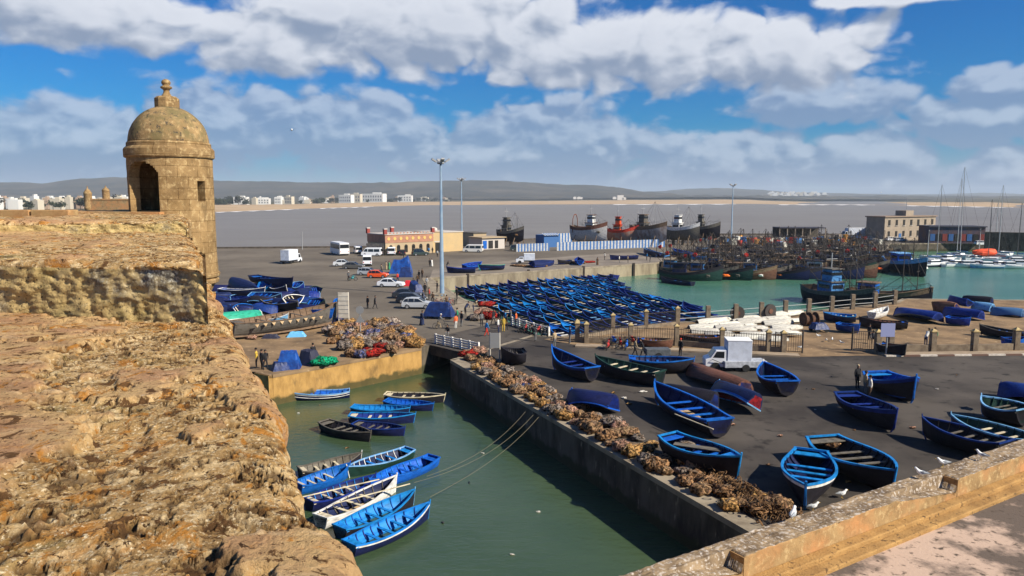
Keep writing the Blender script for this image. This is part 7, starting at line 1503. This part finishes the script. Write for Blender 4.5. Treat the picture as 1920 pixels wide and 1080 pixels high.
for (x, w, h, mi, wins, lb_) in [(650, 24, 15, 0, 12, 'long cream white seafront hotel, left wing of the big pair'), (668, 20, 16, 1, 8, 'tall cream block between the two long hotel wings'), (702, 40, 16, 0, 16, 'long white seafront hotel, right wing of the big pair'), (453, 24, 14, 0, 10, 'white stepped hotel at the left of the bay'), (493, 26, 11, 0, 10, 'white arcaded beach building right of the stepped hotel'), (522, 12, 13, 0, 8, 'white block with tall side tower on the bay'), (543, 14, 14, 1, 8, 'cream block right of the tall side tower on the bay'), (760, 26, 12, 0, 10, 'white terraced hotel right of the long pair'), (478, 8, 12, 1, 0, 'small cream house between the two left hotels')]: far_house(x, 0, w, h, TW[mi], lb_, 'seafront hotels across the bay', wins)
hs_ = []
for i in range(46):
    x = 405 + (i * 43.7) % 440; n += 1; hs_.append(x)
for i, x in enumerate(sorted(hs_)): far_house(x, 0, rnd.uniform(5, 13), rnd.uniform(6, 13) * (1 if x < 780 else .6), rnd.choice(TW), 'small far house across the bay, %s from the left' % nth(i + 1) , 'far houses across the bay', dist=float(np.interp(x, xs, di)) * rnd.uniform(1.1, 1.3))
for i in range(34): x = -10 + (i * 0.618 % 1) * 250; far_house(x, 0, rnd.uniform(8, 22), rnd.uniform(9, 22), rnd.choice(TW), 'town house beyond the left rampart, %s of its cluster' % nth(i + 1), 'town houses beyond the rampart', dist=rnd.uniform(800, 1300))
for i in range(44): x = 1440 + (i * 0.618 % 1) * 130; 
for i, (x, y) in enumerate([(1078, 371), (1086, 371), (1152, 371), (1163, 370), (1170, 372)]): 
    b_ = PY(x, y + 2, 2900); o = MB().box((0, 0, 3), (14 + (i % 2) * 10, 12, 8 + (i == 3) * 10)).box((0, 0, 7.5), (8, 8, 2)).build('dune_house', TW[0]); o.location = b_; tag(o, 'white house on the dunes across the bay, %s from the left' % nth(i + 1), 'building', 'white dune houses')
vh = []
for i in range(60):
    x = 1440 + (i * 0.618 % 1) * 110 ; y = 362 + rnd.random() ** 1.3 * 13; D_ = 5600 + (374 - y) / 14 * 2600
    o = MB().box((0, 0, 6), (rnd.uniform(18, 42), 16, rnd.uniform(12, 22))).box((4, 0, 16), (10, 8, 6)).build('hill_house', TW[rnd.choice([0, 0, 1])]); o.location = PY(x, y, D_ * .93) ; vh.append((x, o))
for i, (x, o) in enumerate(sorted(vh, key=lambda t: t[0])): tag(o, 'pale house of the distant hillside village, %s from the left' % nth(i + 1), 'building', 'distant hillside village')
# ------------------------------------------------------------------ trees across the bay
LEAF = mat('far_foliage', (0.035, 0.045, 0.028), .9, (.06, .07, .035), .2); LEAF2 = mat('grey_foliage', (.055, .06, .05), .9, (.03, .035, .03), .2); BARK = mat('bark', (.08, .06, .045), .9)
def tree_proto(seed, m, Hh=9, W_=8):
    rq = random.Random(seed); r_ = empty('tree'); MB().tube([(0, 0, -2), (.2, 0, Hh * .3), (0, .3, Hh * .6)], [.4, .3, .15], 6).build('trunk', BARK, r_)
    c = MB(); vs = []; fs = []
    for k in range(420):
        cl = k % 9; rr = random.Random(seed * 31 + cl); cx_, cy_, cz_ = rr.uniform(-.32, .32) * W_, rr.uniform(-.32, .32) * W_, Hh * rr.uniform(.38, .88); cr = rr.uniform(.18, .30) * W_
        d = Vector((rq.gauss(0, 1), rq.gauss(0, 1), rq.gauss(0, 1))).normalized() * cr * rq.uniform(.5, 1.1); p = Vector((cx_, cy_, cz_)) + d; s = rq.uniform(.35, .8); e = Euler((rq.uniform(0, 3), rq.uniform(0, 3), rq.uniform(0, 3))).to_matrix(); n0 = len(vs)
        for q in ((-s, -s * .6, 0), (s, -s * .5, .1), (s * .8, s * .6, 0), (-s * .7, s * .5, -.1)): vs.append(p + e @ Vector(q))
        fs.append((n0, n0 + 1, n0 + 2, n0 + 3))
    c.add(vs, fs).build('crown', m, r_); return r_
TP = [tree_proto(1, LEAF), tree_proto(2, LEAF2, 11, 9), tree_proto(3, LEAF, 7, 10)]; ut = [0] * 3
tl = []
for i in range(26): tl.append((-15 + (i * .618 % 1) * 255, rnd.uniform(700, 1500), rnd.uniform(.7, 1.7), 0))
for i in range(46): x = 405 + (i * .618 % 1) * 60 if i < 14 else 560 + (i * .618 % 1) * 290; tl.append((x, float(np.interp(x, xs, di)) * rnd.uniform(1.0, 1.12), rnd.uniform(1.0, 1.8), 1))
tl.sort(); cnt_ = [0, 0]
for (x, D_, s, g_) in tl:
    k = rnd.randrange(3); o = TP[k] if not ut[k] else copy_tree(TP[k]); ut[k] = 1; cnt_[g_] += 1
    yb_ = float(np.interp(x, xs, inner)); b_ = PY(x, yb_ + (1.0 if g_ else 3), D_); b_.z = max(b_.z, -2.0) if g_ == 0 else b_.z; o.location = b_; o.scale = (s * 1.3, s * 1.3, s); o.rotation_euler = (0, 0, rnd.uniform(0, 6)); tag(o, 'dark tree %s, %s from the left' % (('beyond the left rampart', 'on the far bay shore')[g_], nth(cnt_[g_])), 'tree', ('trees beyond the rampart', 'trees on the far bay shore')[g_])
# town ground behind the rampart
o = poly_sheet('town_ground', [Vector((-2500, 500, 0)), Vector((-420, 500, 0)), Vector((-400, 1000, 0)), Vector((-2500, 2400, 0))], 0.6, SCRUB)
# ------------------------------------------------------------------ the air
me = bpy.data.meshes.new('haze'); x0, x1, y0, y1, z0, z1 = -14000, 14000, -200, 13500, -7.0, 200.0
me.from_pydata([(x0, y0, z0), (x1, y0, z0), (x1, y1, z0), (x0, y1, z0), (x0, y0, z1), (x1, y0, z1), (x1, y1, z1), (x0, y1, z1)], [], [(0, 3, 2, 1), (4, 5, 6, 7), (0, 1, 5, 4), (1, 2, 6, 5), (2, 3, 7, 6), (3, 0, 4, 7)])
hm = bpy.data.materials.new('haze'); hm.use_nodes = True; nt = hm.node_tree; nt.nodes.clear(); vo = nt.nodes.new('ShaderNodeVolumePrincipled'); vo.inputs['Color'].default_value = (0.80, 0.90, 1.0, 1); vo.inputs['Density'].default_value = 0.00008; vo.inputs['Anisotropy'].default_value = 0.0
mo = nt.nodes.new('ShaderNodeOutputMaterial'); nt.links.new(vo.outputs[0], mo.inputs['Volume']); me.materials.append(hm); ho = bpy.data.objects.new('haze', me); COL.objects.link(ho); ho['kind'] = 'stuff'
